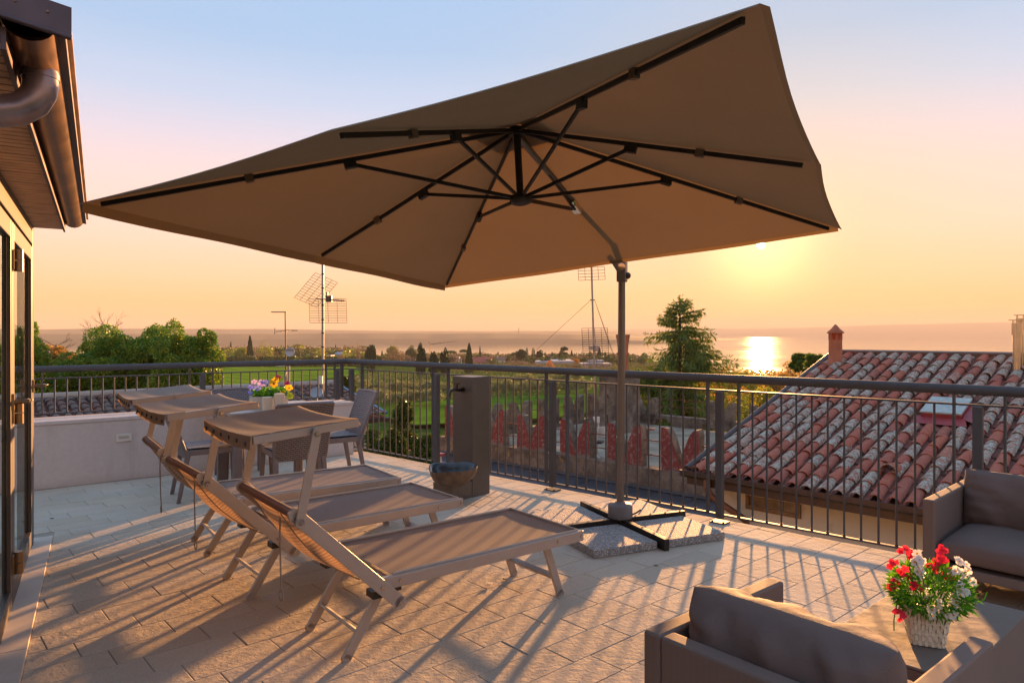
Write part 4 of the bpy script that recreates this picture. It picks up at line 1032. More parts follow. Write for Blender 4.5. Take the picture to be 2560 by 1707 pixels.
b = MB(); b.box(tc0+Vector((0, 0, 0.2945)), tu*0.42, tv*0.22, (0, 0, 0.0055)); b.build('tabletop', m_ctop, ct, bevel=0.004)

# ------------------------------------------------------------------ flower basket on the coffee table
BK = Vector((1.478, 2.500, 0.300))
bk_ = thing('flower_basket', 'white wicker basket of red and white flowers on the coffee table', 'flower basket', tuple(BK))
m_bask = mat('white_wicker', (0.72, 0.66, 0.50), 0.6, var=0.12, scale=30)
ba, bb_ = Vector((0.93, -0.36, 0)), Vector((0.36, 0.93, 0))
def bq(a, h, off=0.0):
    """point on the tapered square basket wall; a in 0..4 round the sides"""
    hw = 0.050+0.022*h/0.14+off; i = int(a) % 4; f_ = a-int(a)
    cs = [(-1, -1), (1, -1), (1, 1), (-1, 1)]; p0, p1 = cs[i], cs[(i+1) % 4]
    x, y = p0[0]+(p1[0]-p0[0])*f_, p0[1]+(p1[1]-p0[1])*f_
    r_ = 0.90+0.10*min(1, 1.0); l = math.hypot(x, y); rr = min(1.0, 1.28/l)
    return BK+ba*x*rr*hw+bb_*y*rr*hw+Vector((0, 0, h))
b = MB()
b.grid(lambda u, v: tuple(bq(u*3.9999, 0.002+v*0.132, -0.005)), 24, 3, smooth=False); b.add([bq(q, 0.002, -0.005) for q in (0, 1, 2, 3)], [(3, 2, 1, 0)]); b.build('liner', mat('basket_liner', (0.32, 0.28, 0.2), 0.8), bk_)
NS = 44
for i in range(NS):
    a = 4*i/NS; b = MB()
    pts = [bq(a+0.004*math.sin(j*2.1+i), 0.004+0.136*j/7, 0.0022*(1 if (i+j) % 2 else -0.6)) for j in range(8)]
    tn = (bq(a+0.02, 0.07)-bq(a-0.02 if a > 0.02 else a, 0.07)).normalized()
    for j in range(7): b.bar(pts[j], pts[j+1]+(pts[j+1]-pts[j])*0.06, 0.0098, 0.0022, up=tn.cross(Vector((0, 0, 1))))
    b.build('wicker_strip', m_bask, bk_)
b = MB()
for h in (0.012, 0.048, 0.088, 0.134): b.tube([bq(4*i/48, h, (-0.0005 if h < 0.13 else 0.001)+0.0008*(i % 2)) for i in range(48)], 0.0024 if h < 0.13 else 0.0040, 6, closed=True)
b.build('wicker_hoop', m_bask, bk_)
b = MB(); fr_ = random.Random(5)
def lf2(i):
    q = rsph(fr_); c0 = BK+Vector((0.015, 0, 0.185)); k_ = q.normalized()*(0.4+0.6*q.length)
    p0 = c0+Vector((k_.x*0.125, k_.y*0.125, k_.z*0.085)); d = Vector((k_.x, k_.y, 0.25+k_.z*0.6))+rsph(fr_)*0.7
    if i < 130: 
        a = fr_.uniform(0, 6.28); p0 = BK+Vector((math.cos(a)*0.07, math.sin(a)*0.07, 0.14)); d = Vector((math.cos(a), math.sin(a), -0.35+fr_.uniform(-.5, .5)))
    return p0, d
leaves(b, None, lf2, 1500, 0.038, 0.0050, fr_)
stems = []
heads = [(-0.125, 0.0, 0.285, 'r'), (-0.085, -0.02, 0.255, 'r'), (-0.11, 0.0, 0.205, 'r'), (-0.06, 0.02, 0.315, 'r'), (-0.05, -0.03, 0.30, 'w'), (-0.02, -0.01, 0.305, 'w'), (-0.055, -0.04, 0.265, 'w'), (-0.065, -0.05, 0.21, 'r'),
         (0.035, 0.0, 0.305, 'r'), (0.055, 0.01, 0.285, 'r'), (0.03, 0.0, 0.26, 'r'), (0.075, 0.02, 0.315, 'r'), (0.10, -0.02, 0.29, 'w'), (0.12, -0.03, 0.27, 'w'), (0.085, -0.04, 0.265, 'w'), (0.12, -0.05, 0.235, 'w'),
         (0.065, -0.07, 0.225, 'w'), (0.09, -0.08, 0.205, 'w'), (0.05, -0.09, 0.195, 'w'), (-0.02, -0.095, 0.175, 'w'), (0.02, -0.105, 0.15, 'w'), (-0.03, -0.10, 0.145, 'w'), (0.045, -0.10, 0.165, 'w'),
         (-0.125, -0.06, 0.115, 'r'), (-0.02, 0.03, 0.30, 'r'), (0.07, -0.02, 0.245, 'r')]
for (x_, y_, z_, kk) in heads:
    top = BK+Vector((x_, y_, z_)); root = BK+Vector((x_*0.35, y_*0.35, 0.13)); stems.append((root, top))
sp = [(BK+Vector((0.07, -0.02, 0.15)), BK+Vector((0.13, -0.05, 0.145)), BK+Vector((0.17, -0.06, 0.175)), BK+Vector((0.18, -0.06, 0.20))), (BK+Vector((-0.06, 0, 0.18)), BK+Vector((-0.11, -0.02, 0.16)), BK+Vector((-0.14, -0.05, 0.10)), BK+Vector((-0.145, -0.06, 0.065))),
      (BK+Vector((0.08, -0.03, 0.20)), BK+Vector((0.12, -0.03, 0.235)), BK+Vector((0.16, -0.03, 0.225)))]
b.build('foliage', m_leafb, bk_, fix=False)
b = MB()
for r0_, t0_ in stems: b.tube([r0_, r0_.lerp(t0_, 0.6)+Vector((0, 0, 0.01)), t0_], 0.0014, 5)
for s_ in sp: b.tube(list(s_), 0.0022, 5)
b.build('stem', m_leafb, bk_)
for (x_, y_, z_, kk) in heads:
    top = BK+Vector((x_, y_, z_))
    for q in range(4 if kk == 'w' else 5):
        b = MB(); o_ = rsph(fr_); o_.y -= 0.2
        flower(b, top+o_*0.020, Vector((-0.1, -0.9, 0.45))+o_*0.8, fr_.uniform(0.013, 0.017) if kk == 'w' else fr_.uniform(0.010, 0.014), 5, slots=(0, 1), tilt=0.12 if kk == 'w' else 0.45, rg=fr_)
        b.build('white_blossom' if kk == 'w' else 'red_blossom', [m_wht, m_ora] if kk == 'w' else [m_red, m_red], bk_, fix=False)

# small things dropped on the paving
fq = ground(1219, 1464); ff = thing('fallen_flower', 'small fallen white blossom lying on the paving under the near lounger', 'flower', tuple(fq))
b = MB(); flower(b, fq+Vector((0, 0, 0.010)), (0.2, -0.5, 0.8), 0.016, 5, slots=(0, 1)); flower(b, fq+Vector((0.02, 0.006, 0.009)), (-0.4, -0.3, 0.8), 0.012, 5, slots=(0, 1)); b.build('petal', [m_wht, m_ora], ff, fix=False)
for (x, y, lb) in ((130, 1297, 'single brown dry leaf on the paving left of the loungers'), (1262, 1449, 'tiny yellow leaf on a paving joint beside the fallen blossom'), (1640, 1415, 'brown crumb of dry leaf on the paving near the gravel slab')):
    q = ground(x, y); b = MB(); b.grid(lambda u, v: (q.x+(u-.5)*0.030+(v-.5)*0.008, q.y+(v-.5)*0.016*math.sin(math.pi*(u*.9+.05)), 0.002+0.006*(2*u-1)**2+0.003*(2*v-1)**2), 5, 3)
    tag(b.build('dry_leaf', mat('dry_leaf', (0.24, 0.12, 0.05), 0.8, var=0.3, scale=40), fix=False), lb, 'leaf', 'dry leaves on the paving')

# ================================================================== TILED HOUSE ON THE RIGHT
EV = Vector((0.694, -0.72, 0)).normalized()                 # along the eave, towards us
UPh = Vector((0.72, 0.694, 0)).normalized(); SLOPE = 0.30
E0 = Vector((3.99, 8.95, -0.63)); SL0 = -1.93; SL1 = 3.3; LR = 5.25
UPv = Vector((UPh.x, UPh.y, SLOPE)); ULEN = UPv.length; UPn = UPv.normalized(); NR = EV.cross(UPn).normalized()
if NR.z < 0: NR = -NR
def rp(s, l, h=0.0): return E0+EV*s+UPv*l+NR*h
def tile_mat(name, clean, weathered, lich, amt):
    m, t, p, out = new_mat(name)
    g = pos(t); oi = N(t, 'ShaderNodeObjectInfo'); ge = N(t, 'ShaderNodeNewGeometry')
    rnd = mth(t, 'FRACT', mth(t, 'ADD', oi.outputs['Random'], ge.outputs['Random Per Island']))
    r2 = mth(t, 'FRACT', mth(t, 'MULTIPLY', rnd, 7.31))
    base = ramp(t, r2, clean)
    base = mixc(t, mth(t, 'MULTIPLY', noise(t, g, 14, 4), 0.5), base, tuple(c_*0.6 for c_ in clean[0][1]))
    old = mixc(t, noise(t, g, 22, 5, 0.7), weathered[0], weathered[1])
    isold = ramp(t, rnd, [(amt-0.05, (1, 1, 1)), (amt+0.05, (0.12, 0.12, 0.12))])
    spots = ramp(t, noise(t, g, 16, 6, 0.72), [(0.40, (0, 0, 0)), (0.56, (1, 1, 1))])
    k = mth(t, 'MULTIPLY', isold, mth(t, 'ADD', mth(t, 'MULTIPLY', spots, 0.85), 0.15))
    cc = mixc(t, k, base, old)
    fine = ramp(t, noise(t, g, 38, 6, 0.78), [(0.50, (0, 0, 0)), (0.58, (1, 1, 1))])
    cc = mixc(t, mth(t, 'MULTIPLY', mth(t, 'MULTIPLY', fine, isold), 0.7), cc, lich)
    t.links.new(cc, p.inputs['Base Color']); p.inputs['Roughness'].default_value = 0.85; p.inputs['Specular IOR Level'].default_value = 0.25
    bump(t, p, mth(t, 'ADD', noise(t, g, 45, 5), spots), 0.35, 0.006); return m
m_coppo = tile_mat('terracotta_tile', [(0.0, (0.44, 0.095, 0.055)), (0.5, (0.52, 0.135, 0.07)), (1.0, (0.34, 0.095, 0.065))], ((0.27, 0.26, 0.185), (0.66, 0.64, 0.53)), (0.045, 0.043, 0.038), 0.58)
m_pan = mat('pan_tile', (0.24, 0.09, 0.065), 0.9, var=0.3, scale=8)
m_fascia = mat('brown_gutter', (0.075, 0.05, 0.045), 0.45, metal=0.4, var=0.15, scale=6)
th = thing('tiled_house', 'neighbouring cream house with a mossy terracotta tile roof', 'house', tuple(E0))
b = MB(); b.add([rp(SL0, 0, -0.02), rp(SL1, 0, -0.02), rp(SL1, LR, -0.02), rp(SL0, LR, -0.02), rp(SL0, 0, -0.14), rp(SL1, 0, -0.14), rp(SL1, LR, -0.14), rp(SL0, LR, -0.14)],
               [(0, 1, 2, 3), (7, 6, 5, 4), (0, 4, 5, 1), (1, 5, 6, 2), (2, 6, 7, 3), (3, 7, 4, 0)])
roof = b.build('roof', m_pan, th)
PITCH, TLn, EXP = 0.205, 0.40, 0.325
def coppo(n=7, r0=0.080, r1=0.064, th_=0.012, l=TLn):
    """half round cover tile, wide end down the slope; local x across, y up the slope"""
    b = MB(); b.smooth = True; vs = []
    for (y, r_, lift) in ((0, r0, 0.012), (l, r1, -0.006)):
        for rr in (r_, r_-th_):
            for i in range(n):
                a = math.pi*(0.02+0.96*i/(n-1)); vs.append((rr*math.cos(a), y, rr*0.86*math.sin(a)+lift))
    for i in range(n-1):
        b.add([vs[i], vs[i+1], vs[2*n+i+1], vs[2*n+i]], [(0, 1, 2, 3)])
    b2 = MB(); b2.smooth = True; fs = [(i, i+1, 2*n+i+1, 2*n+i) for i in range(n-1)]+[(n+i, 3*n+i, 3*n+i+1, n+i+1) for i in range(n-1)]
    b2.add(vs, fs); b2.smooth = False
    b2.add(vs, [(i, n+i, n+i+1, i+1) for i in range(n-1)]+[(0, 2*n, 3*n, n), (n-1, 2*n-1, 4*n-1, 3*n-1)])
    return b2
coppo_b = coppo(); coppo_me = coppo_b.mesh('roof_tile', m_coppo, fix=True)
MR = Matrix((EV, UPn, NR)).transposed().to_4x4()
SK = (1.62, 1.02+1.55)   # skylight position along the eave and up the slope
cands = []
ncol = int((2.75-SL0)/PITCH); nrow = int(LR*ULEN/EXP)
skyc = atY(2368, 1040, 1.0)-CAM
# ray to the roof plane
tt = (E0-CAM).dot(NR)/skyc.dot(NR); skp = CAM+skyc*tt
sk_s = (skp-E0).dot(EV); sk_l = (skp-E0).dot(UPn)
for i in range(ncol):
    for j in range(nrow+1):
        s_ = SL0+0.10+PITCH*i; l_ = -0.06+EXP*j
        if abs(s_-sk_s) < 0.36 and abs(l_+0.2-sk_l) < 0.42: continue
        pt = E0+EV*s_+UPn*(l_+0.15)
        cands.append(((pt-CAM).length, s_, l_))
cands.sort(); rest = MB()
for n_, (d_, s_, l_) in enumerate(cands):
    j1, j2 = rng.uniform(-.014, .014), rng.uniform(-.030, .022)-(0.05 if rng.random() < 0.04 else 0)
    M = Matrix.Translation(E0+EV*(s_+j1)+UPn*(l_+j2)+NR*(0.034+rng.uniform(-.004, .006))) @ MR @ Matrix.Rotation(rng.gauss(0, .035), 4, 'Z') @ Matrix.Rotation(rng.gauss(0, .03), 4, 'Y') @ Matrix.Rotation(0.020+rng.uniform(-.01, .015), 4, 'X')
    if n_ < 296: link('roof_tile', coppo_me, roof, matrix=M)
    else: rest.smooth = True; rest.add([M @ Vector(v) for v in coppo_b.v], coppo_b.f)
rest.build('roof_tiles_beyond', m_coppo, roof, kind='stuff', fix=False)
# channel tiles between the covers, and the open end tile sticking up
b = MB(); b.smooth = True
for i in range(ncol+1):
    s_ = SL0-0.002+PITCH*i
    for j in range(nrow+1):
        l_ = -0.09+EXP*j; l1 = min(l_+TLn, LR*ULEN)
        vs = []
        for (y, r_, z_) in ((l_, 0.066, 0.068), (l1, 0.078, 0.060)):
            for q in range(5):
                a = math.pi*(1.08+0.84*q/4); vs.append(tuple(E0+EV*(s_+r_*math.cos(a))+UPn*y+NR*(r_*0.7*math.sin(a)+z_-0.012+0.006*(y == l_))))
        b.add(vs, [(q, q+1, 5+q+1, 5+q) for q in range(4)])
b.build('channel_tiles', m_pan, roof, kind='stuff', fix=False)
vb = coppo(9, 0.105, 0.105, 0.014, 0.28); vc = atY(2228, 1194, 1)-CAM; tt = (E0-CAM).dot(NR)/vc.dot(NR); vp = CAM+vc*tt
o = link('vent_tile', vb.mesh('vent_tile', m_coppo), roof, matrix=Matrix.Translation(vp+NR*0.13-UPn*0.10) @ MR @ Matrix.Rotation(-0.30, 4, 'X'))
# gutter, fascia, verge and ridge flashing
def along(b, pts2, s0, s1, l0=0.0):
    """profile of (outwards, up) points from the eave line, run along the eave"""
    o_ = -UPh; ol = [E0+EV*s0+o_*a+Vector((0, 0, z_)) for a, z_ in pts2]; n = len(ol)
    b.add(ol+[q+EV*(s1-s0) for q in ol], [(i, (i+1) % n, n+(i+1) % n, n+i) for i in range(n)]+[tuple(range(n)), tuple(range(2*n-1, n-1, -1))])
b = MB(); along(b, [(0.03, 0.0), (0.05, -0.055), (0.11, -0.075), (0.155, -0.04), (0.16, 0.03), (0.145, 0.03), (0.14, -0.03), (0.105, -0.06), (0.06, -0.045), (0.045, 0.0)], SL0-0.10, SL1); b.build('gutter', m_fascia, th)
b = MB(); along(b, [(-0.01, -0.03), (0.02, -0.03), (0.02, -0.19), (-0.01, -0.19)], SL0-0.06, SL1); b.build('fascia', m_fascia, th)
b = MB(); along(b, [(-0.012, -0.155), (-0.55, -0.155), (-0.55, -0.175), (-0.012, -0.175)], SL0-0.05, SL1); b.build('soffit', mat('brown_soffit', (0.12, 0.075, 0.05), 0.7, var=0.2), th)
b = MB(); b.tube([rp(SL0-0.05, -0.03, 0.04), rp(SL0-0.05, LR+0.01, 0.04)], 0.055, 10); b.bar(rp(SL0-0.06, -0.02, -0.06), rp(SL0-0.06, LR, -0.06), 0.02, 0.15, up=NR); b.build('verge_flashing', m_fascia, th)
m_lead = mat('ridge_lead', (0.22, 0.17, 0.15), 0.5, metal=0.4, var=0.2)
b = MB(); b.bar(rp(SL0-0.1, LR+0.06, 0.10), rp(SL1, LR+0.06, 0.10), 0.05, 0.035, up=NR); b.bar(rp(SL0-0.1, LR+0.11, 0.03), rp(SL1, LR+0.11, 0.03), 0.03, 0.16, up=(0, 0, 1)); b.build('ridge_flashing', m_lead, th)
b = MB()
for i in range(ncol+8): b.bar(rp(SL0+0.1+PITCH*i-0.06, LR-0.02, 0.03), rp(SL0+0.1+PITCH*i+0.06, LR-0.02, 0.03), 0.10, 0.05, up=NR)
b.build('mortar_bedding', m_conc, roof)
# downpipe at the near left corner
b = MB(); c_ = E0+EV*(SL0+0.32); o_ = -UPh
b.tube([c_+o_*0.10+Vector((0, 0, -0.06)), c_+o_*0.10+Vector((0, 0, -0.20)), c_+o_*0.08+EV*0.05+Vector((0, 0, -0.30)), c_-o_*0.22+EV*0.42+Vector((0, 0, -0.62)), c_-o_*0.28+EV*0.46+Vector((0, 0, -0.8)), c_-o_*0.28+EV*0.46+Vector((0, 0, -5))], 0.05, 10); b.build('downpipe', mat('rusty_pipe', (0.22, 0.10, 0.06), 0.5, metal=0.5, var=0.3), th)
m_cream, t, p, out = new_mat('cream_render')
g = pos(t); cc = mixc(t, noise(t, g, 0.9, 5, 0.6), (0.58, 0.49, 0.37), (0.70, 0.61, 0.48))
cc = mixc(t, ramp(t, noise(t, g, 5, 6, 0.7), [(0.55, (0, 0, 0)), (0.75, (0.5, 0.5, 0.5))]), cc, (0.30, 0.23, 0.16)); t.links.new(cc, p.inputs['Base Color']); p.inputs['Roughness'].default_value = 0.9
bump(t, p, noise(t, g, 60, 4), 0.3, 0.004)
wa = E0+UPh*0.40; wz = -0.22
b = MB(); A0 = wa+EV*(SL0+0.30); A1 = wa+EV*SL1; D_ = UPh*4.6
b.add([Vector((q.x, q.y, z_)) for z_ in (-9.5, E0.z+wz) for q in (A0, A1, A1+D_, A0+D_)], [(0, 1, 2, 3), (4, 5, 6, 7), (0, 1, 5, 4), (1, 2, 6, 5), (2, 3, 7, 6), (3, 0, 4, 7)])
gb = [Vector((q.x, q.y, z_)) for q, z_ in ((A0, E0.z+wz), (A0+D_, E0.z+wz), (A0+D_, E0.z+wz+SLOPE*4.6))]
b.add(gb, [(0, 1, 2)]); b.build('wall', m_cream, th)
# shuttered window under the eave
w0 = atY(1866, 1244, 1)-CAM; den = w0.dot(UPh); tt = (wa-CAM).dot(UPh)/den; wp0 = CAM+w0*tt
w1 = atY(2003, 1296, 1)-CAM; tt = (wa-CAM).dot(UPh)/w1.dot(UPh); wp1 = CAM+w1*tt
s0, s1 = (wp0-wa).dot(EV), (wp1-wa).dot(EV); zt, zb = wp0.z+0.10, wp1.z
zt = E0.z-0.24
m_shut = mat('weathered_wood', (0.22, 0.13, 0.065), 0.75, var=0.4, scale=9, bscale=30, bstr=0.4, bdist=0.006)
b = MB(); cw = wa+EV*((s0+s1)/2); hw = (s1-s0)/2
for a_, c__, x0, x1 in ((zb, zb+0.06, -hw, hw), (zt-0.05, zt, -hw, hw)): b.box(Vector((cw.x, cw.y, (a_+c__)/2))-UPh*0.01, EV*hw, UPh*0.02, (0, 0, (c__-a_)/2))
for x_ in (-hw+0.025, hw-0.025): b.box(Vector((cw.x, cw.y, (zb+zt)/2))+EV*x_-UPh*0.0105, EV*0.025, UPh*0.02, (0, 0, (zt-zb)/2-0.062))
wn = b.build('window', m_shut, th)
b = MB(); b.box(Vector((cw.x, cw.y, (zb+zt)/2))+UPh*0.0-UPh*0.004, EV*(hw-0.052), UPh*0.003, (0, 0, (zt-zb)/2-0.065)); b.build('pane', mat('dusty_pane', (0.20, 0.14, 0.08), 0.25, var=0.5, scale=7), wn)
b = MB()
for x_ in (-0.12, 0.14): b.box(Vector((cw.x, cw.y, (zb+zt)/2))+EV*x_-UPh*0.014, EV*0.018, UPh*0.006, (0, 0, (zt-zb)/2-0.066))
b.build('mullion', m_shut, wn)
# skylight hatch
m_redp = mat('red_sheet', (0.30, 0.045, 0.05), 0.5, var=0.15, scale=8)
sk = MB(); MSK = Matrix.Translation(E0+EV*sk_s+UPn*sk_l+NR*0.10) @ MR
def xf(b, M): b.v = [tuple(M @ Vector(v)) for v in b.v]; return b
b = MB(); b.abox(-0.25, 0.25, -0.30, 0.30, -0.10, 0.055); sko = xf(b, MSK).build('skylight', m_redp, roof)
b = MB(); b.abox(-0.265, 0.265, -0.315, 0.31, 0.056, 0.082); xf(b, MSK).build('skylight_lid', mat('hatch_lid', (0.36, 0.40, 0.36), 0.35, var=0.2, scale=12), roof, bevel=0.004)
b = MB(); b.add([(-0.30, -0.31, 0.0), (0.30, -0.31, 0.0), (0.36, -0.47, -0.045), (-0.36, -0.47, -0.045)], [(0, 1, 2, 3)]); b.add([(0.26, -0.3, 0.0), (0.40, -0.36, -0.03), (0.40, 0.30, -0.03), (0.26, 0.3, 0.0)], [(0, 1, 2, 3)]); xf(b, MSK).build('skylight_apron', m_redp, roof)
# terracotta chimney pot on the ridge corner
cp = rp(SL0+0.25, LR-0.55, 0.0)
m_terr = mat('terracotta_pot', (0.40, 0.125, 0.055), 0.75, var=0.18, scale=6, bscale=50, bstr=0.3, bdist=0.004)
b = MB(); n = 16
b.lathe(cp, [(0.165, -0.05), (0.165, 0.03), (0.125, 0.05), (0.120, 0.36), (0.118, 0.50)], n)
chm = b.build('chimney', m_terr, th)
b = MB()
for i in range(6):
    a = 2*math.pi*i/6+0.35; c__ = cp+Vector((0.102*math.cos(a), 0.102*math.sin(a), 0.562)); b.box(c__, (0.02*math.cos(a), 0.02*math.sin(a), 0), (-0.022*math.sin(a), 0.022*math.cos(a), 0), (0, 0, 0.065))
b.lathe(cp, [(0.150, 0.625), (0.155, 0.645), (0.085, 0.71), (0.02, 0.79), (0.0, 0.80)], n); b.build('chimney_cap', m_terr, chm)
# steel flues at the right end
m_steel = mat('flue_steel', (0.55, 0.48, 0.42), 0.22, metal=1.0, var=0.1)
for i, (sx, sy, Yd, top, rr) in enumerate(((2543, 936, 11.6, 800, 0.062), (2551, 930, 11.9, 800, 0.05))):
    v_ = atY(sx, sy, 1)-CAM; tt = (E0-CAM).dot(NR)/v_.dot(NR); q = CAM+v_*tt; zt = 1.4+(834-top)/1748*q.y-0.02*i
    b = MB(); b.tube([q-Vector((0, 0, 0.1)), Vector((q.x, q.y, zt-0.22+0.10*i))], rr, 14); b.tube([Vector((q.x, q.y, zt-0.24+0.10*i)), Vector((q.x, q.y, zt-0.05+0.10*i))], rr*1.25, 12); b.disc((q.x, q.y, zt+0.10*i), (0, 0, 1), rr*1.9, 0.012, 14)
    for k_ in range(4):
        a = k_*1.57; b.bar((q.x+rr*1.2*math.cos(a), q.y+rr*1.2*math.sin(a), zt-0.06+0.10*i), (q.x+rr*1.2*math.cos(a), q.y+rr*1.2*math.sin(a), zt+0.10*i), 0.008, 0.008)
    b.build('flue', m_steel, th)

# ================================================================== CASTLE TOWER TERRACE
m_castle, t, p, out = new_mat('old_castle_stone')
g = pos(t)
cc = mixc(t, ramp(t, noise(t, g, 1.8, 8, 0.75), [(0.35, (0, 0, 0)), (0.65, (1, 1, 1))]), (0.070, 0.050, 0.036), (0.28, 0.215, 0.155))
cc = mixc(t, ramp(t, noise(t, g, 7, 6, 0.72), [(0.48, (0, 0, 0)), (0.72, (0.8, 0.8, 0.8))]), cc, (0.075, 0.064, 0.055))
cc = mixc(t, ramp(t, noise(t, g, 3.1, 5, 0.7), [(0.60, (0, 0, 0)), (0.70, (0.8, 0.8, 0.8))]), cc, (0.38, 0.25, 0.05))
t.links.new(cc, p.inputs['Base Color']); p.inputs['Roughness'].default_value = 0.95; bump(t, p, noise(t, g, 12, 6, 0.7), 0.8, 0.03)
m_merl, t, p, out = new_mat('flaking_red_plaster')
g = pos(t); ge = N(t, 'ShaderNodeNewGeometry')
red = mixc(t, noise(t, g, 2.5, 5), (0.16, 0.030, 0.026), (0.25, 0.056, 0.044))
fl_ = ramp(t, noise(t, g, 11, 6, 0.78), [(0.53, (0, 0, 0)), (0.60, (1, 1, 1))])
red = mixc(t, mth(t, 'MULTIPLY', fl_, 0.75), red, (0.30, 0.22, 0.19))
gry = mixc(t, noise(t, g, 8, 6, 0.75), (0.09, 0.075, 0.062), (0.30, 0.26, 0.21))
sepN = N(t, 'ShaderNodeSeparateXYZ'); t.links.new(N(t, 'ShaderNodeTexCoord').outputs['Object'], sepN.inputs[0])
# bare stone towards the worn tips and feet
hz = mth(t, 'ADD', sepN.outputs[2], mth(t, 'MULTIPLY', noise(t, g, 4, 5), 0.5))
wear = mth(t, 'MAXIMUM', ramp(t, hz, [(1.06, (0, 0, 0)), (1.26, (1, 1, 1))]), ramp(t, hz, [(0.24, (1, 1, 1)), (0.34, (0, 0, 0))]))
t.links.new(mixc(t, wear, red, gry), p.inputs['Base Color']); p.inputs['Roughness'].default_value = 0.95; bump(t, p, noise(t, g, 14, 6, 0.7), 0.7, 0.02)
CE = Vector((0.729, -0.684, 0)).normalized(); CNn = Vector((-CE.y, CE.x, 0)); CNn = CNn if CNn.y > 0 else -CNn   # along near side / away from us
M1c = Vector((0.485, 19.96, 0)); ZP = -1.92; ZFL = -2.15; SPC = 1.59
def merlon_outline(W_, H_, rg):
    """swallow tail: two curved horns with a notch"""
    pts = [(-W_/2, 0), (-W_/2, H_*0.55), (-W_/2, H_*0.88), (-W_*0.485, H_*0.97), (-W_*0.455, H_)]
    for z in (0.97, 0.90, 0.80, 0.68, 0.54, 0.40, 0.26, 0.14):
        pts.append((-W_/2+W_*0.07+W_*0.43*max(0, 1-(z-0.13)/0.87)**0.50, H_*z))
    pts[-1] = (0.0, H_*0.13)
    pts += [(-x, z) for x, z in reversed(pts[:-1])]
    return [(x+rg.uniform(-.012, .012), z+rg.uniform(-.015, .012) if 0 < i_ < len(pts)-1 else 0) for i_, (x, z) in enumerate(pts)]
def merlon(c, ex, ny, W_, H_, T_, parent, seed, name='merlon', inner=False):
    """c: foot centre of the face towards us; ex across; ny into the wall"""
    rg = random.Random(seed); b = MB(); ol = merlon_outline(W_, H_, rg)
    v0 = [Vector((x, 0, z)) for x, z in ol]; n = len(v0); b.cur = 0
    half = n//2
    v1 = [q+Vector((rg.uniform(-.01, .01), T_, rg.uniform(-.02, .02))) for q in v0]
    # each face is split in left and right fan round the notch foot
    for vv, sl in ((v0, 0), (v1, 1)):
        b.cur = sl; mid = Vector((0, vv[0].y, 0)); L = vv[:half+1]+[mid]; Rr = [mid]+vv[half:]
        b.add(L, [tuple(range(len(L)))]); b.add(Rr, [tuple(range(len(Rr)))])
    b.cur = 1; b.add(v0+v1, [(i, n+i, n+i+1, i+1) for i in range(n-1)])
    M = Matrix.Translation(c) @ Matrix((ex, ny, Vector((0, 0, 1)))).transposed().to_4x4()
    o = link(name, b.mesh(name, [m_castle, m_castle] if inner else [m_merl, m_castle]), parent, matrix=M); return o
cs = thing('castle_tower', 'old castle tower top with red swallow tail battlements below the terrace railing', 'castle', tuple(M1c+Vector((2, 4, -9))))
Ac = M1c+CE*SPC*(-2.45); Bc = M1c+CE*SPC*4.35; DEP = 9.0
Dc = Ac+CNn*DEP; Cc = Bc+CNn*DEP
for kk in range(-2, 5):
    q = M1c+CE*SPC*kk
    merlon(Vector((q.x, q.y, ZP-0.002))+CNn*0.07, CE, CNn, 1.02+rng.uniform(-.03, .03), 1.03+rng.uniform(-.03, .03), 0.26, cs, 100+kk)
for kk in range(0, 6):
    q = Ac+CNn*(0.55+1.55*kk)+CE*0.34
    if kk == 0: continue
    merlon(Vector((q.x, q.y, ZP-0.1)), -CNn, -CE, 1.02, 1.0, 0.24, cs, 200+kk, inner=True)
for kk in range(0, 7):
    q = Dc-CNn*0.34+CE*(0.6+1.6*kk)
    if (q-Ac).length > 0 and kk in (2,): continue
    merlon(Vector((q.x, q.y, ZP-0.15)), CE, CNn, 1.02, 1.0, 0.24, cs, 300+kk, inner=True)
for kk in range(1, 5):
    q = Bc+CNn*(0.3+1.7*kk)-CE*0.0
    merlon(Vector((q.x, q.y, ZP-0.1)), -CNn, -CE, 1.0, 1.0, 0.24, cs, 400+kk)
# tower body, deck and parapets (two of them pierced by arches)
b = MB(); b.prism([(q.x, q.y) for q in (Ac+CNn*0.35+CE*0.35, Bc+CNn*0.35-CE*0.35, Cc-CNn*0.35-CE*0.35, Dc-CNn*0.35+CE*0.35)], -14, ZFL-0.002); b.build('tower_body', m_castle, cs)
m_deck = mat('deck_felt', (0.32, 0.26, 0.19), 0.95, var=0.35, scale=1.2, spec=0.05, bscale=9, bstr=0.3, bdist=0.01)
b = MB(); b.prism([(q.x, q.y) for q in (Ac+CNn*0.36+CE*0.36, Bc+CNn*0.36-CE*0.36, Cc-CNn*0.36-CE*0.36, Dc-CNn*0.36+CE*0.36)], ZFL-0.001, ZFL+0.02); b.build('deck', m_deck, cs)
b = MB(); mid = (Ac+Bc)/2; b.box(Vector((mid.x, mid.y, (ZP-14)/2))+CNn*0.17, CE*((Bc-Ac).length/2), CNn*0.175, (0, 0, (ZP+14)/2)); b.build('parapet', m_castle, cs)
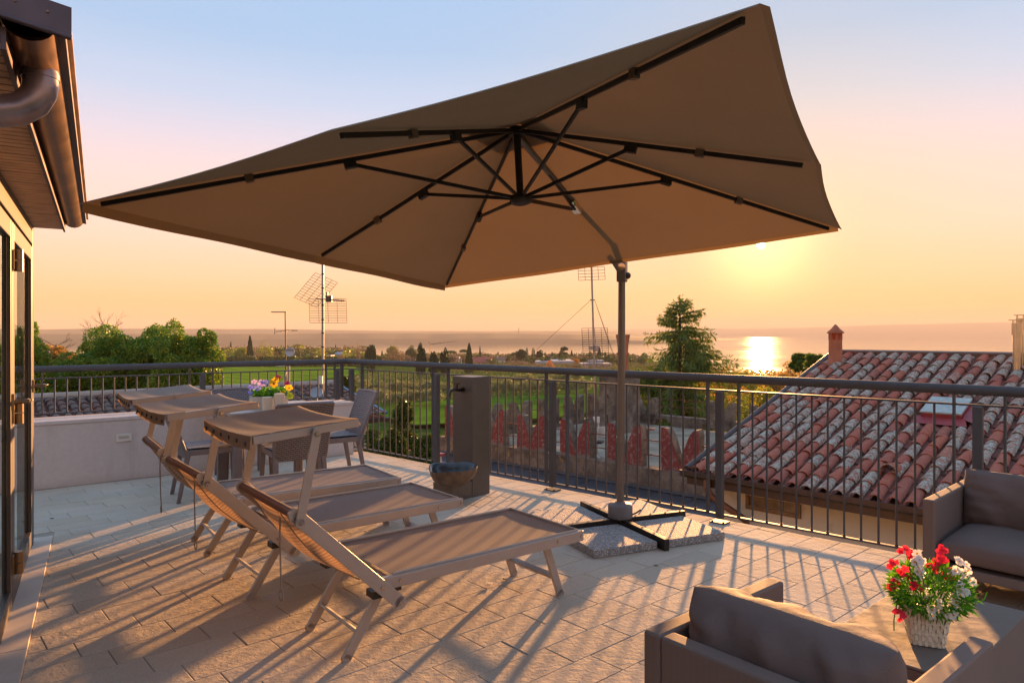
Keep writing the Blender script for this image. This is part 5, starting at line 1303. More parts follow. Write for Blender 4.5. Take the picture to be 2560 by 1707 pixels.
def arched(P0, ex, ny, L_, zb, zt, T_, arches, parent):
    """wall strip from P0 along ex with arched openings (centre, half width)"""
    xs = [0.0]; b = MB()
    def col(x0, x1, z0, z1):
        c_ = P0+ex*((x0+x1)/2)+ny*T_/2; b.box(Vector((c_.x, c_.y, (z0+z1)/2)), ex*(x1-x0)/2, ny*T_/2, (0, 0, (z1-z0)/2))
    x = 0.0
    for c_, hw in sorted(arches):
        col(x, c_-hw, zb, zt); n = 8; zs = zb+0.12
        for i in range(n):
            xa, xb = c_-hw+2*hw*i/n, c_-hw+2*hw*(i+1)/n; xm = (xa+xb)/2-c_
            col(xa, xb, zs+math.sqrt(max(0, hw*hw-xm*xm))*0.95, zt-0.001)
        x = c_+hw
    col(x, L_, zb, zt); return b.build('arched_parapet', m_castle, parent)
arched(Ac+CE*0.001, CNn, CE, DEP, ZFL-2, ZP-0.08, 0.34, [], cs)
arched(Dc, CE, -CNn, (Cc-Dc).length, ZFL-0.3, ZP+0.18, 0.34, [(1.4, 0.5), (3.0, 0.5), (5.1, 0.55), (6.9, 0.5), (8.5, 0.5)], cs)
arched(Bc-CE*0.001, CNn, -CE, DEP, ZFL-2, ZP-0.05, 0.34, [], cs)
m_rust = mat('rusty_rail', (0.22, 0.075, 0.05), 0.7, metal=0.3, var=0.3)
for kk in range(-2, 4):
    for z_ in (0.30, 0.66):
        q = M1c+CE*SPC*(kk+0.5)+CNn*0.2; b = MB(); b.tube([Vector((q.x, q.y, ZP+z_))-CE*0.32, Vector((q.x, q.y, ZP+z_))+CE*0.32], 0.016, 6); b.build('safety_rail', m_rust, cs)
for z_ in (0.25, 0.62, 0.9):
    for P_, Q_ in ((Ac+CE*0.2+CNn*0.4, Dc+CE*0.2-CNn*0.4), (Dc-CNn*0.2+CE*0.4, Cc-CNn*0.2-CE*0.4)):
        b = MB(); b.tube([Vector((P_.x, P_.y, ZP-0.1+z_)), Vector((Q_.x, Q_.y, ZP-0.1+z_))], 0.012, 5); b.build('safety_rail', m_rust, cs)
# square chimney block with its flared pot
CQ = atY(1549, 0, 25.5); CQ.z = 0
b = MB(); hw = 0.56; zt_ = 1.4-(936-834)/1748*25.5
b.box(Vector((CQ.x, CQ.y, (ZFL+zt_)/2)), CE*hw, CNn*0.5, (0, 0, (zt_-ZFL)/2)); b.box(Vector((CQ.x, CQ.y, zt_+0.05)), CE*(hw+0.05), CNn*0.55, (0, 0, 0.05))
ck = b.build('chimney', m_castle, cs, bevel=0.02)
b = MB(); q = Vector((CQ.x, CQ.y, 0))-CNn*0.501-CE*0.20; b.disc(Vector((q.x, q.y, 1.4-(989-834)/1748*25.5)), CNn, 0.075, 0.01, 14); b.box(Vector((q.x-0.0, q.y, 1.4-(1046-834)/1748*25.5)), CE*0.045, CNn*0.005, (0, 0, 0.17)); b.build('smoke_hole', m_dark, ck)
b = MB(); s_ = 25.5/1748
b.lathe((CQ.x+0.12, CQ.y, zt_+0.10), [(0.19, 0), (0.19, 0.55), (0.235, 0.66), (0.19, 0.72), (0.20, 0.98), (0.255, 1.30), (0.26, 1.36), (0.20, 1.36)], 18); b.build('chimney_pot', m_terr, ck)
# round table and the office chair left out on the deck
TQ = atY(1617, 0, 20.4); TQ.z = ZFL+0.02
rt_ = thing('garden_table', 'small rusty round pedestal table on the castle deck', 'table', tuple(TQ))
b = MB(); b.lathe(TQ, [(0.0, 0.74), (0.235, 0.74), (0.24, 0.755), (0.235, 0.77), (0, 0.771)], 20); b.build('tabletop', m_rust, rt_)
b = MB(); b.lathe(TQ, [(0.16, 0), (0.15, 0.02), (0.05, 0.03), (0.042, 0.08), (0.042, 0.739)], 12); b.build('pedestal', m_rust, rt_)
OQ = atY(1489, 0, 19.9); OQ.z = ZFL+0.02
oc = thing('office_chair', 'small white and black swivel chair standing on the castle deck', 'chair', tuple(OQ))
b = MB(); b.box(OQ+Vector((0, 0, 0.46)), (0.2, -.06, 0), (0.06, .2, 0), (0, 0, 0.03)); b.build('seat', m_dark, oc, bevel=0.01)
b = MB(); b.box(OQ+Vector((0.16, 0.1, 0.72)), (0.1, -0.16, 0.03), (0.02, .015, 0), (0, 0, 0.15)); b.build('backrest', m_white, oc, bevel=0.01)
b = MB(); b.tube([OQ+Vector((0, 0, 0.08)), OQ+Vector((0, 0, 0.44))], 0.025, 8)
for i in range(5): a = i*1.257; b.tube([OQ+Vector((0, 0, 0.10)), OQ+Vector((0.26*math.cos(a), 0.26*math.sin(a), 0.03))], 0.018, 6)
b.build('swivel_base', m_white, oc)
# dark roofing membrane between the castle and the terrace
m_bit = mat('bitumen_felt', (0.045, 0.047, 0.055), 0.6, var=0.3, scale=1.5, bscale=5, bstr=0.2, bdist=0.01, rvar=0.2)
fr = thing('felt_roof', 'dark bitumen flat roof along the foot of the castle parapet', 'roof', tuple(M1c+Vector((0, 0, -3))))
q0, q1 = Ac-CE*0.6, Bc+CE*0.6; zf = ZP-0.52
b = MB(); b.add([Vector((q.x, q.y, z_)) for z_ in (zf-0.35, zf) for q in (q0-CNn*2.5, q1-CNn*2.5, q1-CNn*0.01, q0-CNn*0.01)], [(0, 1, 2, 3), (4, 5, 6, 7), (0, 1, 5, 4), (1, 2, 6, 5), (2, 3, 7, 6), (3, 0, 4, 7)]); b.build('slab', m_bit, fr)
b = MB(); m0 = (q0+q1)/2; b.tube([Vector((q0.x, q0.y, zf+0.03))-CNn*0.06, Vector((q1.x, q1.y, zf+0.03))-CNn*0.06], 0.05, 6); b.tube([Vector((q0.x, q0.y, zf+0.02))-CNn*2.45, Vector((q1.x, q1.y, zf+0.02))-CNn*2.45], 0.045, 6); b.build('upstand', m_bit, fr)
b = MB()
for i in range(8): q = q0.lerp(q1, (i+0.5)/8); b.bar(Vector((q.x, q.y, zf+0.005))-CNn*2.3, Vector((q.x, q.y, zf+0.005))-CNn*0.15, 0.12, 0.008)
b.build('felt_seam', m_bit, fr)

# ================================================================== LOW DARK TILED ROOF ON THE LEFT, AERIALS AND DISHES
m_old = tile_mat('old_roof_tile', [(0.0, (0.17, 0.085, 0.065)), (0.5, (0.21, 0.11, 0.085)), (1.0, (0.13, 0.085, 0.075))], ((0.11, 0.095, 0.085), (0.20, 0.175, 0.155)), (0.06, 0.055, 0.05), 0.6)
RE = Vector((-4.75, 18.6, 0.02)); rdir = Vector((-0.77, -0.64, 0)).normalized(); dwn = Vector((0.64, -0.77, 0)).normalized(); sl2 = 0.21
dv = Vector((dwn.x, dwn.y, -sl2)).normalized(); LN2 = 2.75; RL2 = 12.5; NR2 = rdir.cross(dv).normalized(); NR2 = NR2 if NR2.z > 0 else -NR2
fh = thing('farm_roof', 'long low roof of dark old tiles beyond the plaster wall', 'roof', tuple(RE))
b = MB(); Q = [RE, RE+rdir*RL2, RE+rdir*RL2+dv*LN2, RE+dv*LN2]; bk = [RE-dwn*3+Vector((0, 0, -0.7)), RE+rdir*RL2-dwn*3+Vector((0, 0, -0.7))]
b.add(Q+[q-NR2*0.12 for q in Q]+bk, [(0, 1, 2, 3), (7, 6, 5, 4), (0, 4, 5, 1), (1, 5, 6, 2), (2, 6, 7, 3), (3, 7, 4, 0), (0, 1, 9, 8)]); base_r = b.build('roof_base', m_pan, fh)
b = MB(); z0 = -6
b.add([Vector((q.x, q.y, z_)) for z_ in (-9, -0.75) for q in (RE+dv*2.3-rdir*-0.2, RE+rdir*(RL2-.2)+dv*2.3, RE+rdir*(RL2-.2)-dwn*2.5, RE-rdir*-.2-dwn*2.5)], [(0, 1, 2, 3), (4, 5, 6, 7), (0, 1, 5, 4), (1, 2, 6, 5), (2, 3, 7, 6), (3, 0, 4, 7)]); b.build('wall', m_cream, fh)
tb2 = coppo(6, 0.082, 0.066, 0.012, 0.36); tme = tb2.mesh('roof_tile', m_old, fix=True); rest = MB(); MR2 = Matrix((rdir, -dv, NR2)).transposed().to_4x4(); cnd = []
for i in range(int(RL2/0.19)):
    for j in range(9):
        l_ = LN2-0.02-0.305*j-0.33+0.36; s_ = 0.1+0.19*i
        o_ = RE+rdir*s_+dv*(LN2+0.04-0.305*j); sxp = 1280+1748*o_.x/o_.y
        if 0.305*j > LN2-0.1: continue
        cnd.append((0 if -20 < sxp < 1000 else 1, (o_-CAM).length, o_))
cnd.sort(key=lambda q: q[:2])
for n_, (vis_, d_, o_) in enumerate(cnd):
    M = Matrix.Translation(o_+NR2*(0.03+rng.uniform(-.004, .005))+rdir*rng.uniform(-.01, .01)) @ MR2 @ Matrix.Rotation(rng.uniform(-.04, .04), 4, 'Z') @ Matrix.Rotation(0.02, 4, 'X')
    if n_ < 296 and vis_ == 0: link('roof_tile', tme, fh, matrix=M)
    else: rest.smooth = True; rest.add([M @ Vector(v) for v in tb2.v], tb2.f)
rest.build('roof_tiles_beyond', m_old, fh, kind='stuff', fix=False)
b = MB(); b.tube([RE+NR2*0.07+rdir*0.0, RE+rdir*RL2+NR2*0.07], 0.085, 8); b.build('ridge_mortar', m_conc, fh)
m_blue_sheet = mat('blue_flashing', (0.07, 0.13, 0.20), 0.45, metal=0.3, var=0.1)
b = MB(); b.bar(RE-rdir*0.05+NR2*0.07, RE-rdir*0.05+dv*LN2+NR2*0.07, 0.09, 0.05, up=NR2); b.build('verge_flashing', m_blue_sheet, fh)
b = MB(); b.bar(RE-rdir*0.1+dv*(LN2+0.07)-NR2*0.06, RE+rdir*RL2+dv*(LN2+0.07)-NR2*0.06, 0.09, 0.09, up=NR2); b.build('gutter', m_fascia, fh)
m_galv = mat('galvanised_pole', (0.30, 0.28, 0.28), 0.4, metal=0.7, var=0.15); m_wire = mat('aerial_wire', (0.10, 0.075, 0.06), 0.5, metal=0.6)
def wire_panel(b, c, ex, ez, w_, h_, nx, nz, r_=0.006):
    for i in range(nx+1): q = c+ex*(w_*(i/nx-0.5)); b.tube([q-ez*h_/2, q+ez*h_/2], r_, 4, caps=False)
    for i in range(nz+1): q = c+ez*(h_*(i/nz-0.5)); b.tube([q-ex*w_/2, q+ex*w_/2], r_, 4, caps=False)
MY = 17.6; ma = lambda x, y, Y=MY: atY(x, y, Y)
am = thing('aerial_mast', 'tall striped aerial mast with two wire reflector panels on the dark roof', 'aerial', tuple(ma(807, 985)))
b = MB(); b.tube([ma(807, 985), ma(807, 560)], 0.032, 10); b.build('mast', m_galv, am)
for y in (650, 687, 722, 764, 801, 834, 869): b = MB(); b.tube([ma(807, y), ma(807, y-3.5)], 0.037, 10); b.build('tape_band', m_dark, am)
ez = (ma(798, 680)-ma(769, 728)); 
b = MB(); cA = ma(790, 725, MY+0.15); exx = (ma(844, 704)-ma(790, 680)).normalized(); ezz = (ma(790, 680)-ma(736, 744)).normalized(); wire_panel(b, cA, exx, ezz, 0.62, 0.82, 4, 11, 0.005); b.build('reflector', m_wire, am)
b = MB(); cB = ma(820, 777, MY-0.1); wire_panel(b, cB, Vector((1, 0.05, 0)), Vector((-0.05, 0.05, 1)).normalized(), 0.92, 0.60, 4, 10, 0.005); b.build('reflector', m_wire, am)
b = MB(); b.tube([ma(790, 747, MY-0.1), ma(862, 752, MY-0.3)], 0.015, 6); b.box(ma(823, 747, MY-0.15), (0.07, 0, 0), (0, 0.05, 0), (0, 0, 0.08)); b.box(ma(818, 742, MY-0.15), (0.02, 0, 0), (0, 0.02, 0), (0, 0, 0.12))
for i in range(5): q = ma(834+i*6, 747+i, MY-0.2); b.tube([q-Vector((0.02, 0.1, 0.05)), q+Vector((0.02, 0.1, 0.05))], 0.006, 4)
b.build('boom', m_wire, am)
b = MB(); b.box(ma(800, 950, MY-0.2), (0.065, 0, 0), (0, 0.04, 0), (0, 0, 0.095)); b.build('junction_box', m_white, am, bevel=0.005)
b = MB(); b.tube([ma(796, 960, MY-.2), ma(797, 972, MY-.2), ma(803, 985, MY-.2), ma(806, 996, MY-.2)], 0.014, 6)
b.tube([ma(795+14*math.cos(q), 988+16*math.sin(q), MY-.3) for q in np.linspace(0, 6.28, 18)[:-1]], 0.008, 5, closed=True); b.build('cable', m_white, am)
m_dish = mat('dish_grey', (0.42, 0.42, 0.43), 0.5, var=0.08)
def dish(b, c, nrm, r_):
    nrm = Vector(nrm).normalized(); x = nrm.orthogonal().normalized(); y = nrm.cross(x)
    b.grid(lambda u, v: tuple(c+(x*math.cos(2*math.pi*u)+y*math.sin(2*math.pi*u))*r_*v+nrm*(0.16*r_*v*v)), 24, 5)
    b.tube([c+(x*math.cos(q)+y*math.sin(q))*r_+nrm*0.16*r_ for q in np.linspace(0, 2*math.pi, 25)[:-1]], 0.008, 5, closed=True)
AY = 18.2
am2 = thing('dish_mast', 'thin aerial mast with a grey satellite dish facing the terrace', 'aerial', tuple(ma(714, 975, AY)))
b = MB(); b.tube([ma(715, 975, AY), ma(713, 780, AY)], 0.016, 8); b.tube([ma(678, 780, AY), ma(716, 780, AY)], 0.014, 6); b.tube([ma(689, 829, AY), ma(716, 826, AY), ma(745, 826, AY)], 0.009, 5); b.tube([ma(687, 820, AY), ma(687, 835, AY)], 0.009, 5)
for i in range(4): q = ma(688+i*14, 829-i*0.8, AY); b.tube([q-Vector((0, 0.18, 0)), q+Vector((0, 0.18, 0))], 0.005, 4)
b.build('mast', m_wire, am2)
b = MB(); dc = ma(725, 880, AY-0.08); dish(b, dc, (0.10, -1, 0.15), 0.115); b.build('dish', m_dish, am2, fix=False)
tcu = bpy.data.curves.new('dish_lettering', 'FONT'); tcu.body = 'emme'; tcu.size = 0.075; tcu.align_x = 'CENTER'; tcu.align_y = 'CENTER'; tcu.extrude = 0.001
tob = bpy.data.objects.new('dish_lettering', tcu); COL.link(tob); dg = bpy.context.evaluated_depsgraph_get(); tme_ = bpy.data.meshes.new_from_object(tob.evaluated_get(dg)); bpy.data.objects.remove(tob)
tme_.materials.clear(); tme_.materials.append(mat('dark_print', (0.05, 0.03, 0.03), 0.6))
link('lettering', tme_, am2, matrix=Matrix.Translation(dc+Vector((0.0, -0.022, 0.055))) @ Matrix.Rotation(R(82), 4, 'X'))
am3 = thing('satellite_dish', 'large satellite dish seen edge on above the roof ridge', 'satellite dish', tuple(ma(716, 968, 18.0)))
b = MB(); b.tube([ma(722, 972, 18.0), ma(722, 915, 18.0)], 0.03, 8); b.tube([ma(716, 965, 18.0), ma(716, 928, 18.0)], 0.02, 8); b.tube([ma(700, 962, 18.0), ma(690, 956, 17.9)], 0.012, 6); b.build('bracket', m_galv, am3)
b = MB(); dish(b, ma(713, 948, 17.95), (-0.86, -0.28, 0.32), 0.20); b.build('dish', m_dish, am3, fix=False)
am4 = thing('roof_dish', 'blue grey dish lying on the dark tiles beside the mast', 'satellite dish', tuple(ma(790, 985, 16.6)))
b = MB(); dish(b, ma(791, 982, 16.6), (0.15, -0.75, 0.5), 0.145); b.build('dish', mat('blue_dish', (0.24, 0.29, 0.33), 0.5), am4, fix=False)
b = MB(); b.tube([ma(791, 985, 16.68), ma(793, 1004, 16.7)], 0.015, 6); b.build('bracket', m_galv, am4)
# guyed mast on the castle
GY = 20.0; gm_ = thing('guyed_mast', 'tall leaning aerial mast with wire grids and guy lines on the castle deck', 'aerial', tuple(atY(1492, 1136, GY)))
ga = lambda x, y, Y=GY: atY(x, y, Y)
b = MB(); b.tube([ga(1492, 1136), ga(1478, 640)], [0.032, 0.026], 10); b.build('mast', m_galv, gm_)
b = MB(); wire_panel(b, ga(1479, 684), Vector((1, 0, 0.04)).normalized(), Vector((-0.06, 0, 1)).normalized(), 0.76, 0.36, 4, 4, 0.006); b.build('reflector', m_wire, gm_)
b = MB(); wire_panel(b, ga(1489, 868, GY+0.06), Vector((1, 0, 0.02)), Vector((-0.05, 0, 1)).normalized(), 0.74, 1.10, 4, 17, 0.006); b.build('reflector', m_wire, gm_)
b = MB(); b.bar(ga(1475, 750), ga(1487, 750), 0.03, 0.03); b.build('guy_collar', m_wire, gm_)
for (x0, y0, x1, y1, Y1) in ((1476, 751, 1340, 876, 22.5), (1487, 751, 1535, 895, 24.8), (1487, 751, 1560, 960, 24.9)):
    b = MB(); b.tube([ga(x0, y0), ga(x1, y1, Y1)], 0.006, 4); b.build('guy_line', m_wire, gm_)
b = MB(); b.box(ga(1491, 871, GY-0.08), (0.055, 0, 0), (0, 0.05, 0), (0, 0, 0.09)); b.box(ga(1477, 870, GY-0.08), (0.06, 0, 0), (0, 0.04, 0), (0, 0, 0.05)); b.build('aerial_head', m_galv, gm_, bevel=0.004)
b = MB(); b.box(ga(1491, 1049, GY-0.09), (0.09, 0, 0), (0, 0.05, 0), (0, 0, 0.085)); b.build('junction_box', m_white, gm_, bevel=0.006)
b = MB(); b.tube([ga(1491+7*math.cos(q)-6, 1075+8*math.sin(q), GY-.1) for q in np.linspace(0, 6.28, 16)[:-1]], 0.011, 5, closed=True); b.tube([ga(1497, 1058, GY-.1), ga(1497, 1070, GY-.1), ga(1493, 1085, GY-.1), ga(1492, 1130, GY-.08)], 0.011, 5); b.build('cable', m_white, gm_)

# ================================================================== TREES
G = np.random.default_rng(21)
def leaf_quads(P, D, l, w_, rg, droop=0.15):
    """rhombic leaves at P pointing along D (unit rows)"""
    n = len(P); r_ = rg.normal(size=(n, 3)); S = np.cross(D, r_); S /= np.linalg.norm(S, axis=1)[:, None]+1e-9
    L = (l*rg.uniform(0.6, 1.3, n))[:, None]; Wd = (w_*rg.uniform(0.7, 1.2, n))[:, None]
    nn = np.cross(D, S)
    a = P; b_ = P+D*L*0.5+S*Wd+nn*L*0.08; c_ = P+D*L; c_[:, 2] -= (L[:, 0]*droop); d_ = P+D*L*0.5-S*Wd+nn*L*0.08
    return np.stack([a, b_, c_, d_], 1).reshape(-1, 3)
def unit(a): return a/(np.linalg.norm(a, axis=1)[:, None]+1e-9)
def clumps(centers, rad, per, rg, squash=0.8, shell=0.55):
    """points clustered round clump centres, biased to the clump surface; returns points and outward directions"""
    C = np.repeat(np.asarray(centers), per, 0); Rr = np.repeat(np.asarray(rad), per)
    d = unit(rg.normal(size=(len(C), 3))); q = rg.uniform(0, 1, len(C))**(1/3)*(1-shell)+shell*rg.uniform(0.75, 1.0, len(C))
    P = C+d*(Rr*q)[:, None]*np.array([1, 1, squash]); return P, d
def broad_crown(rg, nclump=70, per=120, r=(1, 1, 0.85), leaf=0.06, lw=0.022, hole=0.25, cl=(0.16, 0.30), lump=0.25):
    """unit crown centred on the origin: clumps filling an uneven ellipsoid"""
    pts = []
    ph = rg.uniform(0, 6.28, 6)
    while len(pts) < nclump:
        d = unit(rg.normal(size=(1, 3)))[0]; az = math.atan2(d[1], d[0])
        lim = 1+lump*(0.5*math.sin(az*3+ph[0])+0.5*math.sin(az*5+ph[1]+d[2]*4)+0.4*math.sin(d[2]*6+ph[2]+az*2))
        q = rg.uniform(0.35, 1.0)**0.6*lim*0.82
        if d[2] < -0.75: continue
        pts.append(d*q)
    pts = np.array(pts); rad = rg.uniform(cl[0], cl[1], nclump)
    P, d = clumps(pts, rad, per, rg)
    D = unit(d+rg.normal(size=d.shape)*0.6+np.array([0, 0, 0.25])); P = P*np.array(r)
    return leaf_quads(P, D, leaf, lw, rg)
def limbs(b, base, top_z, spread, rg, n=7, r0=0.05, lean=0.0):
    """trunk with forking limbs; unit sized, z up"""
    x = 0
    pts = [Vector((0, 0, 0))*1+Vector(base)]
    H_ = top_z
    tr = [Vector(base)+Vector((lean*q*q*0.3+0.02*math.sin(q*5), 0.02*math.sin(q*7+1), H_*q)) for q in np.linspace(0, 1, 6)]
    b.tube(tr, [r0*(1.25-0.85*q) for q in np.linspace(0, 1, 6)], 8)
    for i in range(n):
        a = 2*math.pi*i/n+rg.uniform(-.4, .4); q = rg.uniform(0.45, 0.95); p0 = tr[0].lerp(tr[-1], q)
        tip = p0+Vector((math.cos(a)*spread, math.sin(a)*spread, rg.uniform(0.15, 0.5)*spread+0.05)); mid = p0.lerp(tip, 0.5)+Vector((0, 0, 0.06*spread))
        b.tube([p0, mid, tip], [r0*0.45, r0*0.3, r0*0.1], 6)
        for k_ in range(2):
            t2 = mid+Vector((rg.uniform(-1, 1), rg.uniform(-1, 1), rg.uniform(0.2, 1)))*spread*0.45; b.tube([mid, t2], [r0*0.22, r0*0.07], 5)
m_bark = mat('bark', (0.085, 0.062, 0.045), 0.9, var=0.35, scale=5, bscale=14, bstr=0.6, bdist=0.03)
m_bark_far = mat('grey_bark', (0.12, 0.085, 0.06), 0.95, var=0.2, scale=2)
L_dark = leaf_mat('laurel_leaf', [(0.1, (0.027, 0.104, 0.022)), (0.45, (0.082, 0.197, 0.032)), (0.7, (0.221, 0.302, 0.037)), (0.95, (0.440, 0.394, 0.058))], 0.36, 0.42)
L_oak = leaf_mat('young_gold_leaf', [(0.1, (0.082, 0.150, 0.027)), (0.5, (0.256, 0.267, 0.042)), (0.9, (0.557, 0.394, 0.069))], 0.4, 0.5)
L_red = leaf_mat('copper_leaf', [(0.1, (0.139, 0.115, 0.046)), (0.5, (0.347, 0.221, 0.069)), (0.9, (0.510, 0.302, 0.093))], 0.4, 0.5)
L_spruce = leaf_mat('spruce_needle', [(0.1, (0.037, 0.093, 0.022)), (0.5, (0.104, 0.174, 0.032)), (0.9, (0.302, 0.278, 0.058))], 0.30, 0.55)
L_cyp = leaf_mat('cypress_leaf', [(0.1, (0.014, 0.038, 0.012)), (0.9, (0.043, 0.075, 0.020))], 0.12, 0.6)
L_pine = leaf_mat('pine_leaf', [(0.1, (0.047, 0.085, 0.022)), (0.9, (0.133, 0.160, 0.038))], 0.2, 0.6)
L_spring = leaf_mat('spring_leaf', [(0.1, (0.189, 0.246, 0.029)), (0.9, (0.434, 0.395, 0.056))], 0.15, 0.6)
L_brown = leaf_mat('bare_twig', [(0.1, (0.189, 0.122, 0.066)), (0.9, (0.377, 0.246, 0.133))], 0.08, 0.8)
L_orange = leaf_mat('orange_leaf', [(0.1, (0.392, 0.145, 0.022)), (0.9, (0.609, 0.275, 0.043))], 0.4, 0.7)
L_olive = leaf_mat('olive_leaf', [(0.1, (0.094, 0.129, 0.056)), (0.5, (0.179, 0.217, 0.104)), (0.9, (0.339, 0.358, 0.189))], 0.25, 0.5)
L_vine = leaf_mat('vine_leaf', [(0.1, (0.06, 0.12, 0.026)), (0.9, (0.125, 0.19, 0.045))], 0.10, 0.7)
L_yellow = leaf_mat('yellow_shrub_leaf', [(0.1, (0.045, 0.085, 0.014)), (0.5, (0.08, 0.12, 0.018)), (0.9, (0.15, 0.16, 0.025))], 0.12, 0.5)

def tree(name, label, cat, loc, crown_me, scale, trunk_me, group=None, rot=0.0):
    r_ = thing(name, label, cat, loc, rot, group)
    for nm, me in (('crown', crown_me), ('trunk', trunk_me)):
        if me is None: continue
        o = link(nm, me, r_, world=False); o.scale = scale
    return r_
# the big evergreens beside the farm roof: crowns are built at real size where they stand
def big_tree(name, label, px, ytop, ybot, wpx, Y, lm, seed, nclump=150, per=260, leaf=0.16, lw=0.05, deep=0.9, group=None, lump=0.3, cl=(0.13, 0.25)):
    rg = np.random.default_rng(seed); c = atY(px, (ytop+ybot)/2, Y); hx = wpx/2*Y/1748; hz = (ybot-ytop)/2*Y/1748
    V = broad_crown(rg, nclump, per, (1, deep, hz/hx), leaf/hx, lw/hx, cl=cl, lump=lump)*hx
    gz = ground_z(c.x, c.y); r_ = thing(name, label, 'tree', (c.x, c.y, gz), 0, group)
    me = quad_mesh('crown', V+np.array(c), lm); link('crown', me, r_)
    b = MB(); rr = random.Random(seed); limbs(b, (0, 0, 0), max(0.5, c.z-gz+hz*0.4), hx*0.75, rr, 9, 0.05*hx); b.v = [(v[0]+c.x, v[1]+c.y, v[2]+gz) for v in b.v]; b.build('trunk', m_bark, r_)
    return r_
big_tree('laurel_tree', 'broad dark evergreen laurel tree behind the railing on the left', 300, 806, 1150, 340, 27, L_dark, 31, 300, 520, 0.085, 0.030, lump=0.18, cl=(0.11, 0.20))
big_tree('laurel_tree', 'evergreen laurel crown filling the gap behind the railing posts', 395, 800, 1150, 240, 27.5, L_dark, 36, 190, 480, 0.085, 0.030, lump=0.2)
big_tree('holm_oak', 'evergreen with gold lit leaves at the right of the dark laurel', 462, 800, 1140, 190, 25.5, L_dark, 32, 200, 520, 0.082, 0.029, lump=0.22)
big_tree('holm_oak', 'tall evergreen seen through the glass door beyond the railing', 55, 795, 1150, 190, 24, L_dark, 33, 130, 400, 0.10, 0.034)
big_tree('copper_tree', 'low copper brown tree between the glass door and the laurel', 122, 848, 1120, 170, 30, L_red, 34, 110, 380, 0.11, 0.036)
big_tree('dark_tree', 'dark tree filling the far left behind the glass doors', -60, 800, 1150, 200, 26, L_dark, 35, 70, 200)
# bare crowned tree sticking out of the laurel
def bare_tree(name, label, px, ytop, ybase, Y, seed, spread=0.3, group=None, n=26):
    rr = random.Random(seed); c = atY(px, ytop, Y); z0 = atY(px, ybase, Y).z; gz = ground_z(c.x, c.y); H_ = c.z-z0
    r_ = thing(name, label, 'tree', (c.x, c.y, gz), 0, group); b = MB()
    b.tube([Vector((c.x, c.y, gz)), Vector((c.x+0.05*H_, c.y, z0)), Vector((c.x, c.y, z0+H_*0.55))], [0.03*H_+.05, 0.028*H_, 0.014*H_], 7); b.build('trunk', m_bark_far, r_)
    b = MB()
    def br(p, d, l, r, dep):
        q = p+d*l; m_ = p.lerp(q, 0.5)+Vector((rr.uniform(-1, 1), rr.uniform(-1, 1), rr.uniform(-1, 1)))*l*0.08
        b.tube([p, m_, q], [r, r*0.8, r*0.5], 4, caps=False)
        if dep == 0: return
        for k_ in range(3 if dep > 1 else 4):
            nd = (d+Vector((rr.uniform(-1, 1), rr.uniform(-1, 1), rr.uniform(-0.4, 0.9)))*0.65).normalized(); br(q if k_ else m_, nd, l*rr.uniform(0.55, 0.8), r*0.5, dep-1)
    for i in range(6):
        a = i*1.05+rr.uniform(-.3, .3); br(Vector((c.x, c.y, z0+H_*rr.uniform(0.1, 0.5))), Vector((math.cos(a)*spread*2.2, math.sin(a)*spread*2.2, 1)).normalized(), H_*0.30, 0.008*H_+0.01, 3)
    b.build('branches', m_bark_far, r_); return r_
bare_tree('bare_tree', 'leafless tree rising behind the crown of the laurel', 262, 782, 880, 34, 5, 0.5)
bare_tree('bare_tree', 'low leafless purple brown tree left of the laurel', 140, 830, 900, 44, 8, 0.8)
